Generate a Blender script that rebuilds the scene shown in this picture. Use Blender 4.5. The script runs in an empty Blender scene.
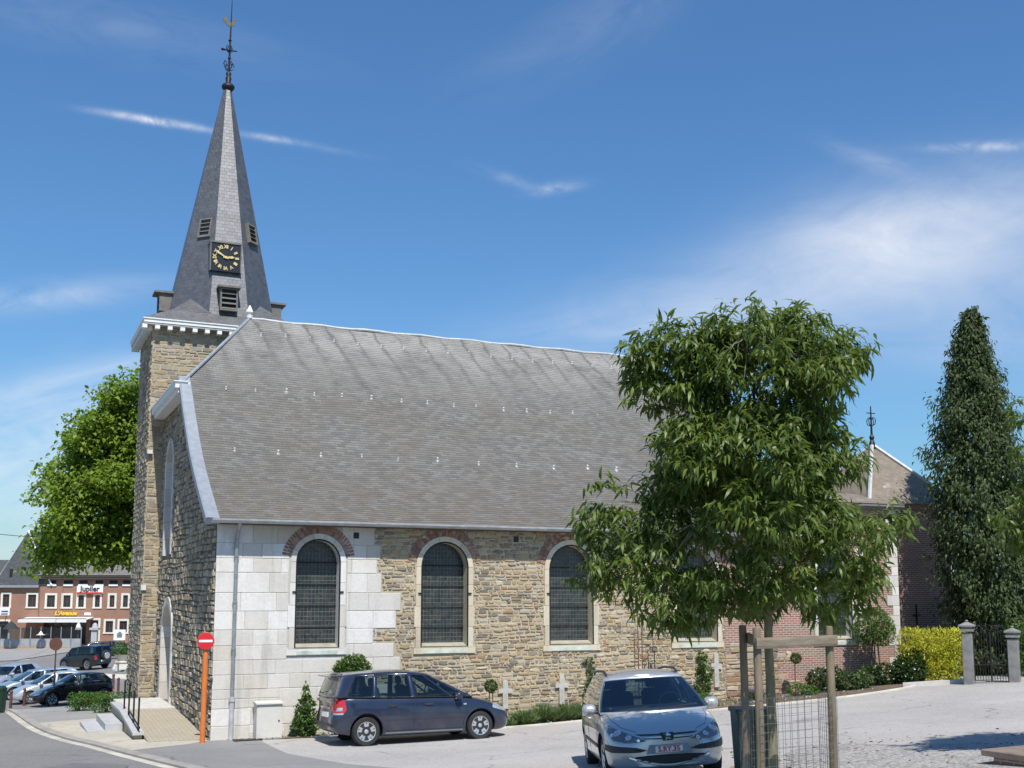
import bpy, bmesh, math, random
import numpy as np
from mathutils import Vector, Matrix, Euler
from mathutils.bvhtree import BVHTree
random.seed(7); RNG = np.random.default_rng(11)
S = bpy.context.scene; COL = S.collection
rad = math.radians

# ---------------------------------------------------------------- camera
FPX, VH, PY = 1140.0, 150.0, 448.0
PITCH = math.atan(VH/FPX); HEAD = math.atan2(2558, FPX*math.cos(PITCH)+VH*math.sin(PITCH))
CAM = np.array([-4.745, -27.72, 3.304])
FW = np.array([math.cos(HEAD)*math.cos(PITCH), math.sin(HEAD)*math.cos(PITCH), math.sin(PITCH)])
RT = np.array([math.sin(HEAD), -math.cos(HEAD), 0.0]); UP = np.cross(RT, FW)
HZ = np.array([math.cos(HEAD), math.sin(HEAD), 0.0])
cd = bpy.data.cameras.new('camera'); cam = bpy.data.objects.new('camera', cd); COL.objects.link(cam)
cam.matrix_world = Matrix((( RT[0], UP[0], -FW[0], CAM[0]), (RT[1], UP[1], -FW[1], CAM[1]), (RT[2], UP[2], -FW[2], CAM[2]), (0,0,0,1)))
cd.sensor_width = 36; cd.lens = FPX*36/1024; cd.shift_y = (PY-384)/1024
cd.clip_start = 0.1; cd.clip_end = 4000
S.camera = cam
def ray(px, py): return (px-512)*RT-(py-PY)*UP+FPX*FW
def at(px, py, d): return CAM+ray(px, py)*d/FPX          # a point d metres in front of the viewer
def onY(px, py, Y):
    r = ray(px, py); return CAM+r*(Y-CAM[1])/r[1]

# ---------------------------------------------------------------- sun, sky
SUN_EL, SUN_AZ = 57.0, 9.5            # azimuth west of the wall's normal (south = -Y)
to_sun = Vector((-math.sin(rad(SUN_AZ))*math.cos(rad(SUN_EL)), -math.cos(rad(SUN_AZ))*math.cos(rad(SUN_EL)), math.sin(rad(SUN_EL))))
sd = bpy.data.lights.new('sun', 'SUN'); sd.energy = 4.9; sd.angle = rad(0.53); sd.color = (1.0, 0.955, 0.88)
so = bpy.data.objects.new('sun', sd); COL.objects.link(so); so.rotation_euler = to_sun.to_track_quat('Z', 'Y').to_euler()
so.location = (-20, -60, 80)
W = bpy.data.worlds.new('World'); S.world = W; W.use_nodes = True
wt = W.node_tree; wt.nodes.clear()
class NT:
    """tiny node-tree writer"""
    def __init__(s, tree): s.t = tree
    def n(s, kind, ins=None, **props):
        nd = s.t.nodes.new('ShaderNode'+kind)
        for k, v in props.items(): setattr(nd, k, v)
        for k, v in (ins or {}).items():
            sock = nd.inputs[k]
            if hasattr(v, 'is_output') or isinstance(v, bpy.types.NodeSocket): s.t.links.new(v, sock)
            else:
                if isinstance(v, (tuple, list)) and sock.type == 'RGBA' and len(v) == 3: v = (*v, 1)
                sock.default_value = v
        return nd
    def math(s, op, a, b=None, c=None):
        ins = {0: a}
        if b is not None: ins[1] = b
        if c is not None: ins[2] = c
        return s.n('Math', ins, operation=op).outputs[0]
    def vmath(s, op, a, b=None):
        nd = s.n('VectorMath', {0: a} if b is None else {0: a, 1: b}, operation=op)
        return nd.outputs['Value'] if op == 'DOT_PRODUCT' else nd.outputs[0]
    def mix(s, f, a, b, blend='MIX'):
        nd = s.n('Mix', data_type='RGBA', blend_type=blend)
        for i, v in ((0, f), (6, a), (7, b)):
            if isinstance(v, bpy.types.NodeSocket): s.t.links.new(v, nd.inputs[i])
            else: nd.inputs[i].default_value = (*v, 1) if isinstance(v, (tuple, list)) and len(v) == 3 else v
        return nd.outputs[2]
    def ramp(s, f, stops, interp='LINEAR'):
        nd = s.n('ValToRGB', {0: f}); cr = nd.color_ramp; cr.interpolation = interp
        while len(cr.elements) < len(stops): cr.elements.new(0.5)
        for e, (p, c) in zip(cr.elements, stops):
            e.position = p; e.color = (*c, 1) if len(c) == 3 else c
        return nd.outputs[0]
    def noise(s, vec, scale, detail=4, rough=.55, dist=0.0, dim='3D'):
        return s.n('TexNoise', {'Vector': vec, 'Scale': scale, 'Detail': detail, 'Roughness': rough, 'Distortion': dist}, noise_dimensions=dim).outputs[0]
    def maprange(s, v, a, b, c, d):
        return s.n('MapRange', {0: v, 1: a, 2: b, 3: c, 4: d}).outputs[0]
N = NT(wt)
sky = N.n('TexSky', sky_type='NISHITA'); sky.sun_disc = False
sky.sun_elevation = rad(SUN_EL); sky.sun_rotation = math.atan2(to_sun.x, to_sun.y)
sky.air_density = 1.35; sky.dust_density = 0.6; sky.ozone_density = 3.0; sky.altitude = 250
gen = N.n('TexCoord').outputs['Generated']
skyc = N.mix(1.0, sky.outputs[0], (.565, .885, 1.19), 'MULTIPLY')        # the deep blue of the day
def cloud(px, py, ang, lx, ly, amount, nscale, stretch, lo, hi, seed):
    """a cirrus patch: a soft ellipse round one direction of the sky dome, broken up by stretched noise"""
    global skyc
    ang = ang-.016*(px-512); c = ray(px, py); c = c/np.linalg.norm(c)
    h = np.cross(c, (0, 0, 1)); h /= np.linalg.norm(h); u = np.cross(h, c)
    a = math.cos(rad(ang))*h+math.sin(rad(ang))*u; b = np.cross(c, a)*-1
    k = 1.0/FPX
    dc = N.math('MAXIMUM', N.vmath('DOT_PRODUCT', gen, tuple(c)), 0.05)
    pa = N.math('DIVIDE', N.vmath('DOT_PRODUCT', gen, tuple(a)), dc)
    pb = N.math('DIVIDE', N.vmath('DOT_PRODUCT', gen, tuple(b)), dc)
    ea = N.math('POWER', N.math('ABSOLUTE', N.math('DIVIDE', pa, lx*k)), 2)
    eb = N.math('POWER', N.math('ABSOLUTE', N.math('DIVIDE', pb, ly*k)), 2)
    g = N.math('EXPONENT', N.math('MULTIPLY', N.math('ADD', ea, eb), -1))
    v = N.n('CombineXYZ', {0: N.math('MULTIPLY', pa, nscale), 1: N.math('MULTIPLY', pb, nscale*stretch), 2: seed}).outputs[0]
    nz = N.maprange(N.noise(v, 1.0, 9, .66, .9), lo, hi, 0, 1)
    f = N.math('MULTIPLY', N.math('MULTIPLY', g, nz), amount)
    front = N.math('GREATER_THAN', N.vmath('DOT_PRODUCT', gen, tuple(c)), 0.1)
    f = N.math('MINIMUM', N.math('MULTIPLY', f, front), 1.0)
    skyc = N.mix(f, skyc, CLOUDC)
CLOUDC = (8.3, 8.6, 9.2)
cloud(880, 242, 6, 92, 36, .70, 9, 1.6, .12, .62, 1.0)
cloud(930, 235, 12, 150, 55, .50, 7, 2.0, .2, .8, 1.5)
cloud(830, 285, 10, 240, 45, .45, 7, 2.6, .2, .8, 2.0)
cloud(700, 315, 8, 190, 30, .38, 8, 3, .25, .8, 7.0)
cloud(1020, 330, 0, 150, 60, .35, 6, 2, .2, .8, 7.5)
cloud(1010, 205, 14, 90, 30, .40, 8, 2.5, .25, .8, 3.0)
cloud(872, 160, -22, 42, 9, .22, 14, 4, .3, .7, 3.5)
cloud(985, 147, 0, 44, 4, .40, 40, 1.2, .3, .6, 4.0)
cloud(156, 121, -8, 44, 3.2, .85, 40, 1.0, .25, .6, 5.0)
cloud(276, 139, -8, 26, 3.0, .42, 40, 1.0, .25, .6, 6.0)
cloud(338, 151, -9, 26, 3.0, .10, 40, 1.3, .25, .6, 6.5)
cloud(556, 188, 8, 24, 5, .34, 30, 2, .3, .65, 8.0)
cloud(508, 179, -18, 30, 5, .16, 30, 2, .3, .65, 8.5)
cloud(50, 297, 5, 95, 13, .42, 10, 3, .3, .75, 9.0)
cloud(30, 440, 14, 170, 46, .62, 9, 2.6, .3, .75, 10.0)
cloud(60, 385, 12, 150, 14, .35, 10, 4, .3, .7, 11.0)
cloud(0, 540, 3, 240, 70, .60, 6, 2.6, .15, .7, 12.0)
cloud(120, 30, -8, 130, 22, .12, 10, 3, .3, .7, 13.0)
cloud(600, 20, 25, 120, 30, .10, 10, 3, .3, .7, 14.0)
bg = N.n('Background', {'Color': skyc, 'Strength': 0.092})
N.t.links.new(bg.outputs[0], N.n('OutputWorld').inputs[0])
S.view_settings.view_transform = 'Standard'; S.view_settings.look = 'None'; S.view_settings.gamma = 1
S.view_settings.use_curve_mapping = False; S.view_settings.exposure = 0.25

# ---------------------------------------------------------------- object helpers
def link(name, me, parent=None):
    o = bpy.data.objects.new(name, me); COL.objects.link(o)
    if parent is not None: o.parent = parent
    return o
def empty(name, loc=(0, 0, 0), rz=0.0):
    o = link(name, None); o.location = loc; o.rotation_euler = (0, 0, rz); o.empty_display_size = .2; return o
def tag(o, label=None, cat=None, group=None, kind=None):
    for k, v in (('label', label), ('category', cat), ('group', group), ('kind', kind)):
        if v: o[k] = v
    return o
def kids(o): return [c for c in KIDMAP.get(o.name, [])]
def copy_tree(o, parent=None):
    c = o.copy(); COL.objects.link(c)
    if parent is not None: c.parent = parent
    for ch in list(o.children): copy_tree(ch, c)
    return c
def smooth_by_angle(me, deg=35):
    for p in me.polygons: p.use_smooth = True
    me.set_sharp_from_angle(angle=rad(deg))

class MB:
    """mesh builder: collects pieces, then links them as one mesh object"""
    def __init__(s): s.v = []; s.f = []; s.m = []; s.uv = None
    def add(s, vs, fs, m=0):
        b = len(s.v); s.v += [tuple(map(float, v)) for v in vs]
        s.f += [tuple(b+i for i in f) for f in fs]; s.m += [m]*len(fs)
    def box(s, a, b, m=0, M=None):
        x0, y0, z0 = a; x1, y1, z1 = b
        vs = [(x0,y0,z0),(x1,y0,z0),(x1,y1,z0),(x0,y1,z0),(x0,y0,z1),(x1,y0,z1),(x1,y1,z1),(x0,y1,z1)]
        if M is not None: vs = [tuple(M @ Vector(v)) for v in vs]
        s.add(vs, [(0,3,2,1),(4,5,6,7),(0,1,5,4),(1,2,6,5),(2,3,7,6),(3,0,4,7)], m)
    def cbox(s, c, size, M=None, m=0, bev=0.0):
        """box round centre c; a bevel cuts the four upright edges and the top edge"""
        sx, sy, sz = [q/2 for q in size]
        if bev <= 0: vs = [Vector((x, y, z)) for z in (-sz, sz) for x, y in ((-sx,-sy),(sx,-sy),(sx,sy),(-sx,sy))]; n = 4; lv = 2
        else:
            vs = []; lv = 3; n = 8
            for z, e in ((-sz, 0), (sz-bev, 0), (sz, bev)):
                ax, ay = sx-e, sy-e; q = bev
                for x, y in ((-ax+q,-ay),(ax-q,-ay),(ax,-ay+q),(ax,ay-q),(ax-q,ay),(-ax+q,ay),(-ax,ay-q),(-ax,-ay+q)): vs.append(Vector((x, y, z)))
        if M is not None: vs = [M @ v for v in vs]
        vs = [v+Vector(c) for v in vs]
        fs = [tuple(range(n))[::-1], tuple(range((lv-1)*n, lv*n))]
        for k in range(lv-1):
            for i in range(n): j = (i+1) % n; fs.append((k*n+i, k*n+j, (k+1)*n+j, (k+1)*n+i))
        s.add(vs, fs, m)
    def prism(s, poly, f0, f1, m=0):
        """poly: 2-D points; f0/f1 map a 2-D point to the two 3-D ends"""
        n = len(poly); vs = [f0(*p) for p in poly]+[f1(*p) for p in poly]
        s.add(vs, [tuple(range(n))[::-1], tuple(range(n, 2*n))]+[(i, (i+1) % n, n+(i+1) % n, n+i) for i in range(n)], m)
    def tube(s, path, r, n=8, m=0, cap=True):
        path = [Vector(p) for p in path]; R = r if isinstance(r, (list, tuple)) else [r]*len(path)
        vs = []; prev = None
        for i, p in enumerate(path):
            d = (path[min(i+1, len(path)-1)]-path[max(i-1, 0)]).normalized()
            if prev is None: a = d.orthogonal().normalized()
            else: a = (prev-d*prev.dot(d)); a = a.normalized() if a.length > 1e-6 else d.orthogonal().normalized()
            prev = a; b = d.cross(a)
            for k in range(n):
                t = 2*math.pi*k/n; vs.append(p+(a*math.cos(t)+b*math.sin(t))*R[i])
        fs = []
        for i in range(len(path)-1):
            for k in range(n): j = (k+1) % n; fs.append((i*n+k, i*n+j, (i+1)*n+j, (i+1)*n+k))
        if cap: fs += [tuple(range(n))[::-1], tuple(range((len(path)-1)*n, len(path)*n))]
        s.add(vs, fs, m)
    def lathe(s, prof, c=(0, 0, 0), n=16, m=0, M=None):
        vs = []
        for r, z in prof:
            for k in range(n):
                t = 2*math.pi*k/n; v = Vector((r*math.cos(t), r*math.sin(t), z))
                if M is not None: v = M @ v
                vs.append(v+Vector(c))
        fs = []
        for i in range(len(prof)-1):
            for k in range(n): j = (k+1) % n; fs.append((i*n+k, i*n+j, (i+1)*n+j, (i+1)*n+k))
        fs += [tuple(range(n))[::-1], tuple(range((len(prof)-1)*n, len(prof)*n))]
        s.add(vs, fs, m)
    def build(s, name, mats, parent=None, smooth=None, uvf=None):
        me = bpy.data.meshes.new(name); me.from_pydata(s.v, [], s.f)
        mats = mats if isinstance(mats, (list, tuple)) else [mats]
        for m in mats: me.materials.append(m)
        if len(mats) > 1: me.polygons.foreach_set('material_index', s.m)
        if uvf:
            uv = me.uv_layers.new(name='UVMap')
            for l in me.loops: uv.data[l.index].uv = uvf(s.v[l.vertex_index])
        if smooth: smooth_by_angle(me, smooth)
        me.validate(); me.update()
        return link(name, me, parent)
def raw_mesh(name, V, F, mats, parent=None, smooth=False):
    """numpy arrays to a mesh object; F is a list of (n,k) index arrays"""
    me = bpy.data.meshes.new(name)
    me.vertices.add(len(V)); me.vertices.foreach_set('co', np.asarray(V, np.float32).ravel())
    tot = sum(f.size for f in F); npoly = sum(len(f) for f in F)
    me.loops.add(tot); me.loops.foreach_set('vertex_index', np.concatenate([f.ravel() for f in F]).astype(np.int32))
    cnt = np.concatenate([np.full(len(f), f.shape[1]) for f in F]); st = np.concatenate([[0], np.cumsum(cnt)[:-1]])
    me.polygons.add(npoly); me.polygons.foreach_set('loop_start', st.astype(np.int32))
    if smooth: me.polygons.foreach_set('use_smooth', np.ones(npoly, bool))
    for m in (mats if isinstance(mats, (list, tuple)) else [mats]): me.materials.append(m)
    me.update(calc_edges=True); me.validate()
    return link(name, me, parent)
def evaluated(o):
    bpy.context.view_layer.update()
    dg = bpy.context.evaluated_depsgraph_get(); return bpy.data.meshes.new_from_object(o.evaluated_get(dg))
def cut(o, cutter_mb):
    """subtract a builder's solids from a mesh object"""
    c = cutter_mb.build('cutter', o.data.materials[0])
    bmc = bmesh.new(); bmc.from_mesh(c.data); bmesh.ops.recalc_face_normals(bmc, faces=bmc.faces); bmc.to_mesh(c.data); bmc.free()
    md = o.modifiers.new('cut', 'BOOLEAN'); md.object = c; md.operation = 'DIFFERENCE'; md.solver = 'EXACT'
    me = evaluated(o); o.modifiers.clear(); old = o.data; o.data = me; bpy.data.meshes.remove(old)
    cm = c.data; bpy.data.objects.remove(c); bpy.data.meshes.remove(cm)
    return o
def fix_normals(o):
    b = bmesh.new(); b.from_mesh(o.data); bmesh.ops.recalc_face_normals(b, faces=b.faces); b.to_mesh(o.data); b.free()
def text_mesh(txt, size, depth, bold=0.0, shear=0.0, spacing=1.0):
    """solid letters in the XY plane, centred, as (verts, faces)"""
    cu = bpy.data.curves.new('lettering', 'FONT'); cu.body = txt; cu.size = size; cu.extrude = depth; cu.offset = bold
    cu.shear = shear; cu.space_character = spacing; cu.align_x = 'CENTER'; cu.align_y = 'CENTER'; cu.resolution_u = 3
    o = link('lettering', cu); me = evaluated(o)
    vs = [v.co.copy() for v in me.vertices]; fs = [tuple(p.vertices) for p in me.polygons]
    bpy.data.objects.remove(o); bpy.data.curves.remove(cu); bpy.data.meshes.remove(me)
    return vs, fs

# ---------------------------------------------------------------- materials
def newmat(name):
    m = bpy.data.materials.new(name); m.use_nodes = True; t = m.node_tree; t.nodes.clear(); return m, NT(t)
def finish(n, col, rough=.8, bump=None, bstr=.3, bdist=.02, metal=0.0, spec=.5, coat=0.0, **kw):
    ins = {'Base Color': col, 'Roughness': rough, 'Metallic': metal, 'Specular IOR Level': spec, 'Coat Weight': coat}
    ins.update(kw)
    p = n.n('BsdfPrincipled', ins)
    if bump is not None:
        b = n.n('Bump', {'Height': bump, 'Strength': bstr, 'Distance': bdist}); n.t.links.new(b.outputs[0], p.inputs['Normal'])
    n.t.links.new(p.outputs[0], n.n('OutputMaterial').inputs[0]); return p
def plain(name, col, rough=.6, metal=0.0, var=.12, scale=6.0, spec=.5, coat=0.0, bump=0.0):
    """one colour with the slight unevenness of a real surface"""
    m, n = newmat(name); oc = n.n('TexCoord').outputs['Object']
    nz = n.noise(oc, scale, 5, .6)
    a = tuple(c*(1-var) for c in col); b = tuple(min(1, c*(1+var)) for c in col)
    finish(n, n.ramp(nz, [(.3, a), (.7, b)]), rough, nz if bump else None, bump, .01, metal, spec, coat); return m
def wallvec(n, local=False):
    """coordinates along a wall face, in metres: (along, up)"""
    tc = n.n('TexCoord'); oc = n.n('SeparateXYZ', {0: tc.outputs['Object']})
    nn = n.n('SeparateXYZ', {0: tc.outputs['Normal']})
    f = n.math('GREATER_THAN', n.math('ABSOLUTE', nn.outputs[0]), n.math('ABSOLUTE', nn.outputs[1]))
    u = n.math('ADD', n.math('MULTIPLY', oc.outputs[1], f), n.math('MULTIPLY', oc.outputs[0], n.math('SUBTRACT', 1.0, f)))
    return n.n('CombineXYZ', {0: u, 1: oc.outputs[2], 2: 0.0}).outputs[0], tc
def stones(name, stops, rough=.9, grime=(.16, .15, .12), gamt=.35):
    """loose stones, each its own colour, with weathering"""
    m, n = newmat(name); tc = n.n('TexCoord'); oc = tc.outputs['Object']
    r = n.n('NewGeometry').outputs['Random Per Island']
    c = n.ramp(r, stops, 'CONSTANT')
    big = n.noise(oc, .55, 4, .6); fine = n.noise(oc, 14, 5, .65)
    mid = n.noise(oc, 5.5, 4, .7)
    c = n.mix(n.maprange(fine, .35, .75, 0, .5), c, n.mix(.55, c, grime))
    c = n.mix(n.maprange(mid, .52, .75, 0, .45), c, n.mix(.6, c, (.56, .52, .44)))
    c = n.mix(n.math('MULTIPLY', n.maprange(big, .48, .75, 0, 1), gamt), c, grime)
    st = n.noise(n.n('Mapping', {'Vector': oc, 'Scale': (2.6, 2.6, .28)}).outputs[0], 1.0, 6, .68, .3)
    c = n.mix(n.maprange(st, .52, .76, 0, .42), c, tuple(.55*q for q in grime))
    finish(n, c, rough, fine, .5, .012, spec=.25); return m
def mortar(name, col, dark):
    m, n = newmat(name); oc = n.n('TexCoord').outputs['Object']
    finish(n, n.ramp(n.noise(oc, 3.5, 6, .7), [(.3, dark), (.65, col)]), .95, n.noise(oc, 30, 4), .5, .01, spec=.2); return m
def bricks(name, c1, c2, mort, bw=.21, bh=.065, mo=.012, bump=.5, weather=(.12, .1, .09), wamt=.4):
    m, n = newmat(name); v, tc = wallvec(n)
    b = n.n('TexBrick', {'Vector': v, 'Color1': c1, 'Color2': c2, 'Mortar': mort, 'Scale': 1.0, 'Mortar Size': mo, 'Mortar Smooth': .2, 'Bias': 0.0, 'Brick Width': bw, 'Row Height': bh}, offset=.5)
    nz = n.noise(tc.outputs['Object'], .9, 5, .6); fi = n.noise(tc.outputs['Object'], 9, 5, .7)
    c = n.mix(n.maprange(fi, .3, .7, 0, .5), b.outputs[0], n.mix(.35, b.outputs[0], weather))
    c = n.mix(n.math('MULTIPLY', n.maprange(nz, .45, .7, 0, 1), wamt), c, weather)
    finish(n, c, .9, n.math('SUBTRACT', n.math('MULTIPLY', fi, .3), b.outputs['Fac']), bump, .012, spec=.25); return m
def slates(name, c1, c2, c3, lich, lamt, rough, bw=.2, bh=.115, streaks=False, spec=.5, patches=.0, metal=0.0):
    """slate courses laid out in the mesh's own UV, metres along the eave and up the slope"""
    m, n = newmat(name); uv = n.n('UVMap', uv_map='UVMap').outputs[0]
    jit = n.n('TexBrick', {'Vector': uv, 'Color1': (0, 0, 0), 'Color2': (1, 1, 1), 'Mortar': (.5, .5, .5), 'Scale': 1.0, 'Mortar Size': 0.0, 'Brick Width': bw, 'Row Height': bh, 'Bias': 0.0})
    b = n.n('TexBrick', {'Vector': uv, 'Color1': (1, 1, 1), 'Color2': (1, 1, 1), 'Mortar': (0, 0, 0), 'Scale': 1.0, 'Mortar Size': .004, 'Mortar Smooth': .5, 'Brick Width': bw, 'Row Height': bh})
    c = n.ramp(jit.outputs[0], [(0, c1), (.5, c2), (1, c3)])
    sx = n.n('Mapping', {'Vector': uv, 'Scale': (.6, .75, 1)}).outputs[0]
    jr = n.n('SeparateColor', {0: jit.outputs[0]}).outputs[0]
    big = n.noise(sx, 1.0, 6, .65); mid = n.noise(uv, 2.2, 6, .7); fine = n.noise(uv, 9, 4, .7)
    c = n.mix(n.math('MULTIPLY', n.maprange(big, .35, .7, 0, 1), lamt), c, lich)
    c = n.mix(n.maprange(mid, .48, .74, 0, .65), c, n.mix(.65, c, (.115, .095, .068)))
    c = n.mix(n.maprange(fine, .60, .8, 0, .45), c, (.36, .35, .32))
    if streaks:
        s = n.n('SeparateXYZ', {0: uv})
        # run-off stains below each ridge hook, drifting to one side and fading down the slope
        drop = n.math('SUBTRACT', 10.85, s.outputs[1])
        wob = n.math('SUBTRACT', n.math('ADD', s.outputs[0], n.math('MULTIPLY', n.noise(uv, 1.6, 4), .45)), n.math('MULTIPLY', drop, .16))
        per = n.math('ABSOLUTE', n.math('SUBTRACT', n.math('FRACT', n.math('DIVIDE', n.math('ADD', wob, .18), .78)), .5))
        wid = n.math('ADD', .10, n.math('MULTIPLY', drop, .06))
        st = n.math('SUBTRACT', 1.0, n.math('MINIMUM', n.math('DIVIDE', per, wid), 1.0))
        cell = n.noise(n.n('CombineXYZ', {0: n.math('MULTIPLY', s.outputs[0], .9), 1: 0.0, 2: 2.0}).outputs[0], 1.0, 2, .5)
        up = n.math('MULTIPLY', n.maprange(drop, .6, 4.4, 1.0, 0.0), n.maprange(cell, .3, .6, .35, 1.0))
        f = n.math('MULTIPLY', n.math('MULTIPLY', st, n.maprange(fine, .25, .6, .45, 1.0)), n.math('MULTIPLY', up, .85))
        c = n.mix(n.math('MULTIPLY', n.maprange(big, .30, .6, 0, .7), n.maprange(s.outputs[1], 6.5, 10.4, 0, .8)), c, (.40, .395, .37))
        c = n.mix(f, c, (.062, .056, .046))
        low = n.math('MULTIPLY', n.maprange(s.outputs[1], .2, 3.4, .6, 0), n.maprange(mid, .4, .65, 0, 1))
        c = n.mix(low, c, (.145, .11, .07))
    c = n.mix(n.math('MULTIPLY', n.math('GREATER_THAN', jr, .965), .42), c, (.085, .092, .105))
    c = n.mix(n.math('MULTIPLY', n.math('LESS_THAN', jr, .02), .18), c, (.36, .36, .34))
    if patches:
        c = n.mix(n.maprange(n.noise(sx, 2.3, 5, .7), .60, .72, 0, patches), c, (.46, .45, .42))
    c = n.mix(n.math('MULTIPLY', n.math('SUBTRACT', 1.0, b.outputs[0]), .55), c, (.06, .06, .055))
    h = n.math('ADD', n.math('MULTIPLY', b.outputs[0], .6), n.math('MULTIPLY', n.math('ADD', jit.outputs[0], fine), .4))
    finish(n, c, rough, h, .45, .012, spec=spec, metal=metal); return m
def foliage_mat(name, stops, trans=.35, gloss=.42, spec=.4, tcol=(.30, .42, .06)):
    m, n = newmat(name); g = n.n('NewGeometry'); r = g.outputs['Random Per Island']
    oc = n.n('TexCoord').outputs['Object']
    c = n.ramp(n.math('ADD', n.math('MULTIPLY', r, .7), n.math('MULTIPLY', n.noise(oc, .9, 3), .3)), stops)
    p = n.n('BsdfPrincipled', {'Base Color': c, 'Roughness': gloss, 'Specular IOR Level': spec})
    tr = n.n('BsdfTranslucent', {'Color': n.mix(.65, c, tcol)})
    mx = n.n('MixShader', {0: trans, 1: p.outputs[0], 2: tr.outputs[0]})
    n.t.links.new(mx.outputs[0], n.n('OutputMaterial').inputs[0]); return m
def bark(name, a, b, sc=(14, 14, 2.5)):
    m, n = newmat(name); oc = n.n('TexCoord').outputs['Object']
    v = n.n('Mapping', {'Vector': oc, 'Scale': sc}).outputs[0]; nz = n.noise(v, 1.0, 6, .7, .3)
    finish(n, n.ramp(nz, [(.32, a), (.7, b)]), .9, nz, .7, .02, spec=.2); return m
def glass_mat(name, tint, refl=.9, clear=.5):
    """pane you can see through: tinted clear part plus mirror reflection by angle"""
    m, n = newmat(name)
    fr = n.n('Fresnel', {'IOR': 1.5}).outputs[0]
    tr = n.n('BsdfTransparent', {'Color': tint}); gl = n.n('BsdfGlossy', {'Color': (refl, refl, refl), 'Roughness': .02})
    mx = n.n('MixShader', {0: n.math('MINIMUM', n.math('MULTIPLY', fr, 1.5), 1.0), 1: tr.outputs[0], 2: gl.outputs[0]})
    n.t.links.new(mx.outputs[0], n.n('OutputMaterial').inputs[0]); return m
def paint(name, col, metal=.35, rough=.32, flake=0.06):
    m, n = newmat(name); oc = n.n('TexCoord').outputs['Object']
    d = n.noise(oc, 2.2, 5, .6); up = n.n('SeparateXYZ', {0: oc}).outputs[2]
    dust = n.math('MULTIPLY', n.maprange(d, .35, .8, 0, .35), n.maprange(up, .9, .2, 0, 1))
    c = n.mix(dust, col, (.20, .18, .15))
    finish(n, c, n.maprange(d, .3, .8, rough-.05, rough+.1), None, metal=metal, coat=.9, **{'Coat Roughness': .06}); return m

def ground_mat(name, base, dark, speck, sscale=26, samt=.35, big=.25, rough=.92, stains=.35, bump=.25):
    m, n = newmat(name); oc = n.n('TexCoord').outputs['Object']
    b = n.noise(oc, big, 6, .62, .2); mid = n.noise(oc, 1.7, 6, .7); f = n.noise(oc, sscale, 3, .8)
    v = n.n('TexVoronoi', {'Vector': oc, 'Scale': sscale*1.3}).outputs['Color']
    vr = n.n('SeparateColor', {0: v}).outputs[0]
    c = n.ramp(b, [(.3, dark), (.62, base)])
    c = n.mix(n.maprange(mid, .45, .75, 0, stains), c, dark)
    c = n.mix(n.math('MULTIPLY', n.math('GREATER_THAN', vr, .62), samt), c, speck)
    wv = n.vmath('ADD', oc, n.n('TexNoise', {'Vector': oc, 'Scale': .8, 'Detail': 4}).outputs['Color'])
    ck = n.n('TexVoronoi', {'Vector': wv, 'Scale': .22}, feature='DISTANCE_TO_EDGE').outputs['Distance']
    c = n.mix(n.math('MULTIPLY', n.math('LESS_THAN', ck, .006), n.maprange(mid, .45, .6, 0, .7)), c, tuple(q*.45 for q in dark))
    spot = n.noise(oc, 1.1, 3, .5, 1.0)
    c = n.mix(n.maprange(spot, .68, .78, 0, .45), c, tuple(q*.55 for q in dark))
    c = n.mix(n.math('MULTIPLY', n.math('LESS_THAN', vr, .16), samt), c, tuple(q*.4 for q in dark))
    finish(n, c, rough, n.math('ADD', f, vr), bump, .008, spec=.25); return m

M = {}
TAN = [(0, (.37, .275, .155)), (.14, (.43, .335, .205)), (.28, (.28, .24, .18)), (.42, (.46, .37, .235)), (.54, (.22, .19, .145)), (.66, (.39, .295, .17)), (.75, (.32, .20, .11)), (.81, (.39, .35, .275)), (.88, (.185, .155, .12)), (.95, (.52, .45, .32))]
GRY = [(0, (.33, .27, .19)), (.14, (.39, .33, .235)), (.3, (.25, .215, .165)), (.45, (.43, .36, .255)), (.6, (.29, .245, .185)), (.74, (.37, .285, .175)), (.86, (.46, .40, .31)), (.95, (.20, .18, .155))]
LIM = [(0, (.61, .58, .535)), (.18, (.66, .635, .60)), (.36, (.575, .552, .515)), (.52, (.69, .67, .64)), (.7, (.565, .53, .47)), (.84, (.60, .575, .535)), (.94, (.51, .465, .40))]
M['rubble'] = stones('tan_rubble', TAN, gamt=.3, grime=(.17, .14, .10))
M['rubble_west'] = stones('grey_rubble', GRY, gamt=.4)
M['rubble_tower'] = stones('tower_rubble', [(0, (.38, .30, .19)), (.2, (.36, .31, .225)), (.4, (.25, .215, .165)), (.6, (.40, .335, .23)), (.8, (.28, .21, .14)), (.92, (.32, .29, .24))], gamt=.6)
M['limestone'] = stones('limestone', LIM, grime=(.38, .335, .26), gamt=.5)
M['cream'] = stones('cream_stone', [(0, (.56, .49, .35)), (.3, (.61, .54, .41)), (.6, (.53, .46, .34)), (.85, (.58, .53, .43))], grime=(.34, .29, .21), gamt=.25)
M['redbrick'] = stones('red_brick', [(0, (.26, .135, .10)), (.25, (.33, .18, .135)), (.5, (.21, .105, .08)), (.75, (.36, .22, .17))], gamt=.15)
M['mortar'] = mortar('lime_mortar', (.47, .405, .30), (.34, .285, .205))
M['mortar_dark'] = mortar('deep_mortar', (.17, .145, .11), (.09, .078, .06))
M['mortar_white'] = mortar('white_mortar', (.50, .48, .44), (.40, .38, .34))
M['brick'] = bricks('weathered_brick', (.36, .165, .12), (.27, .115, .085), (.46, .41, .35), wamt=.25)
M['brick_far'] = bricks('house_brick', (.36, .155, .095), (.28, .115, .07), (.36, .27, .21), wamt=.3)
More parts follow.
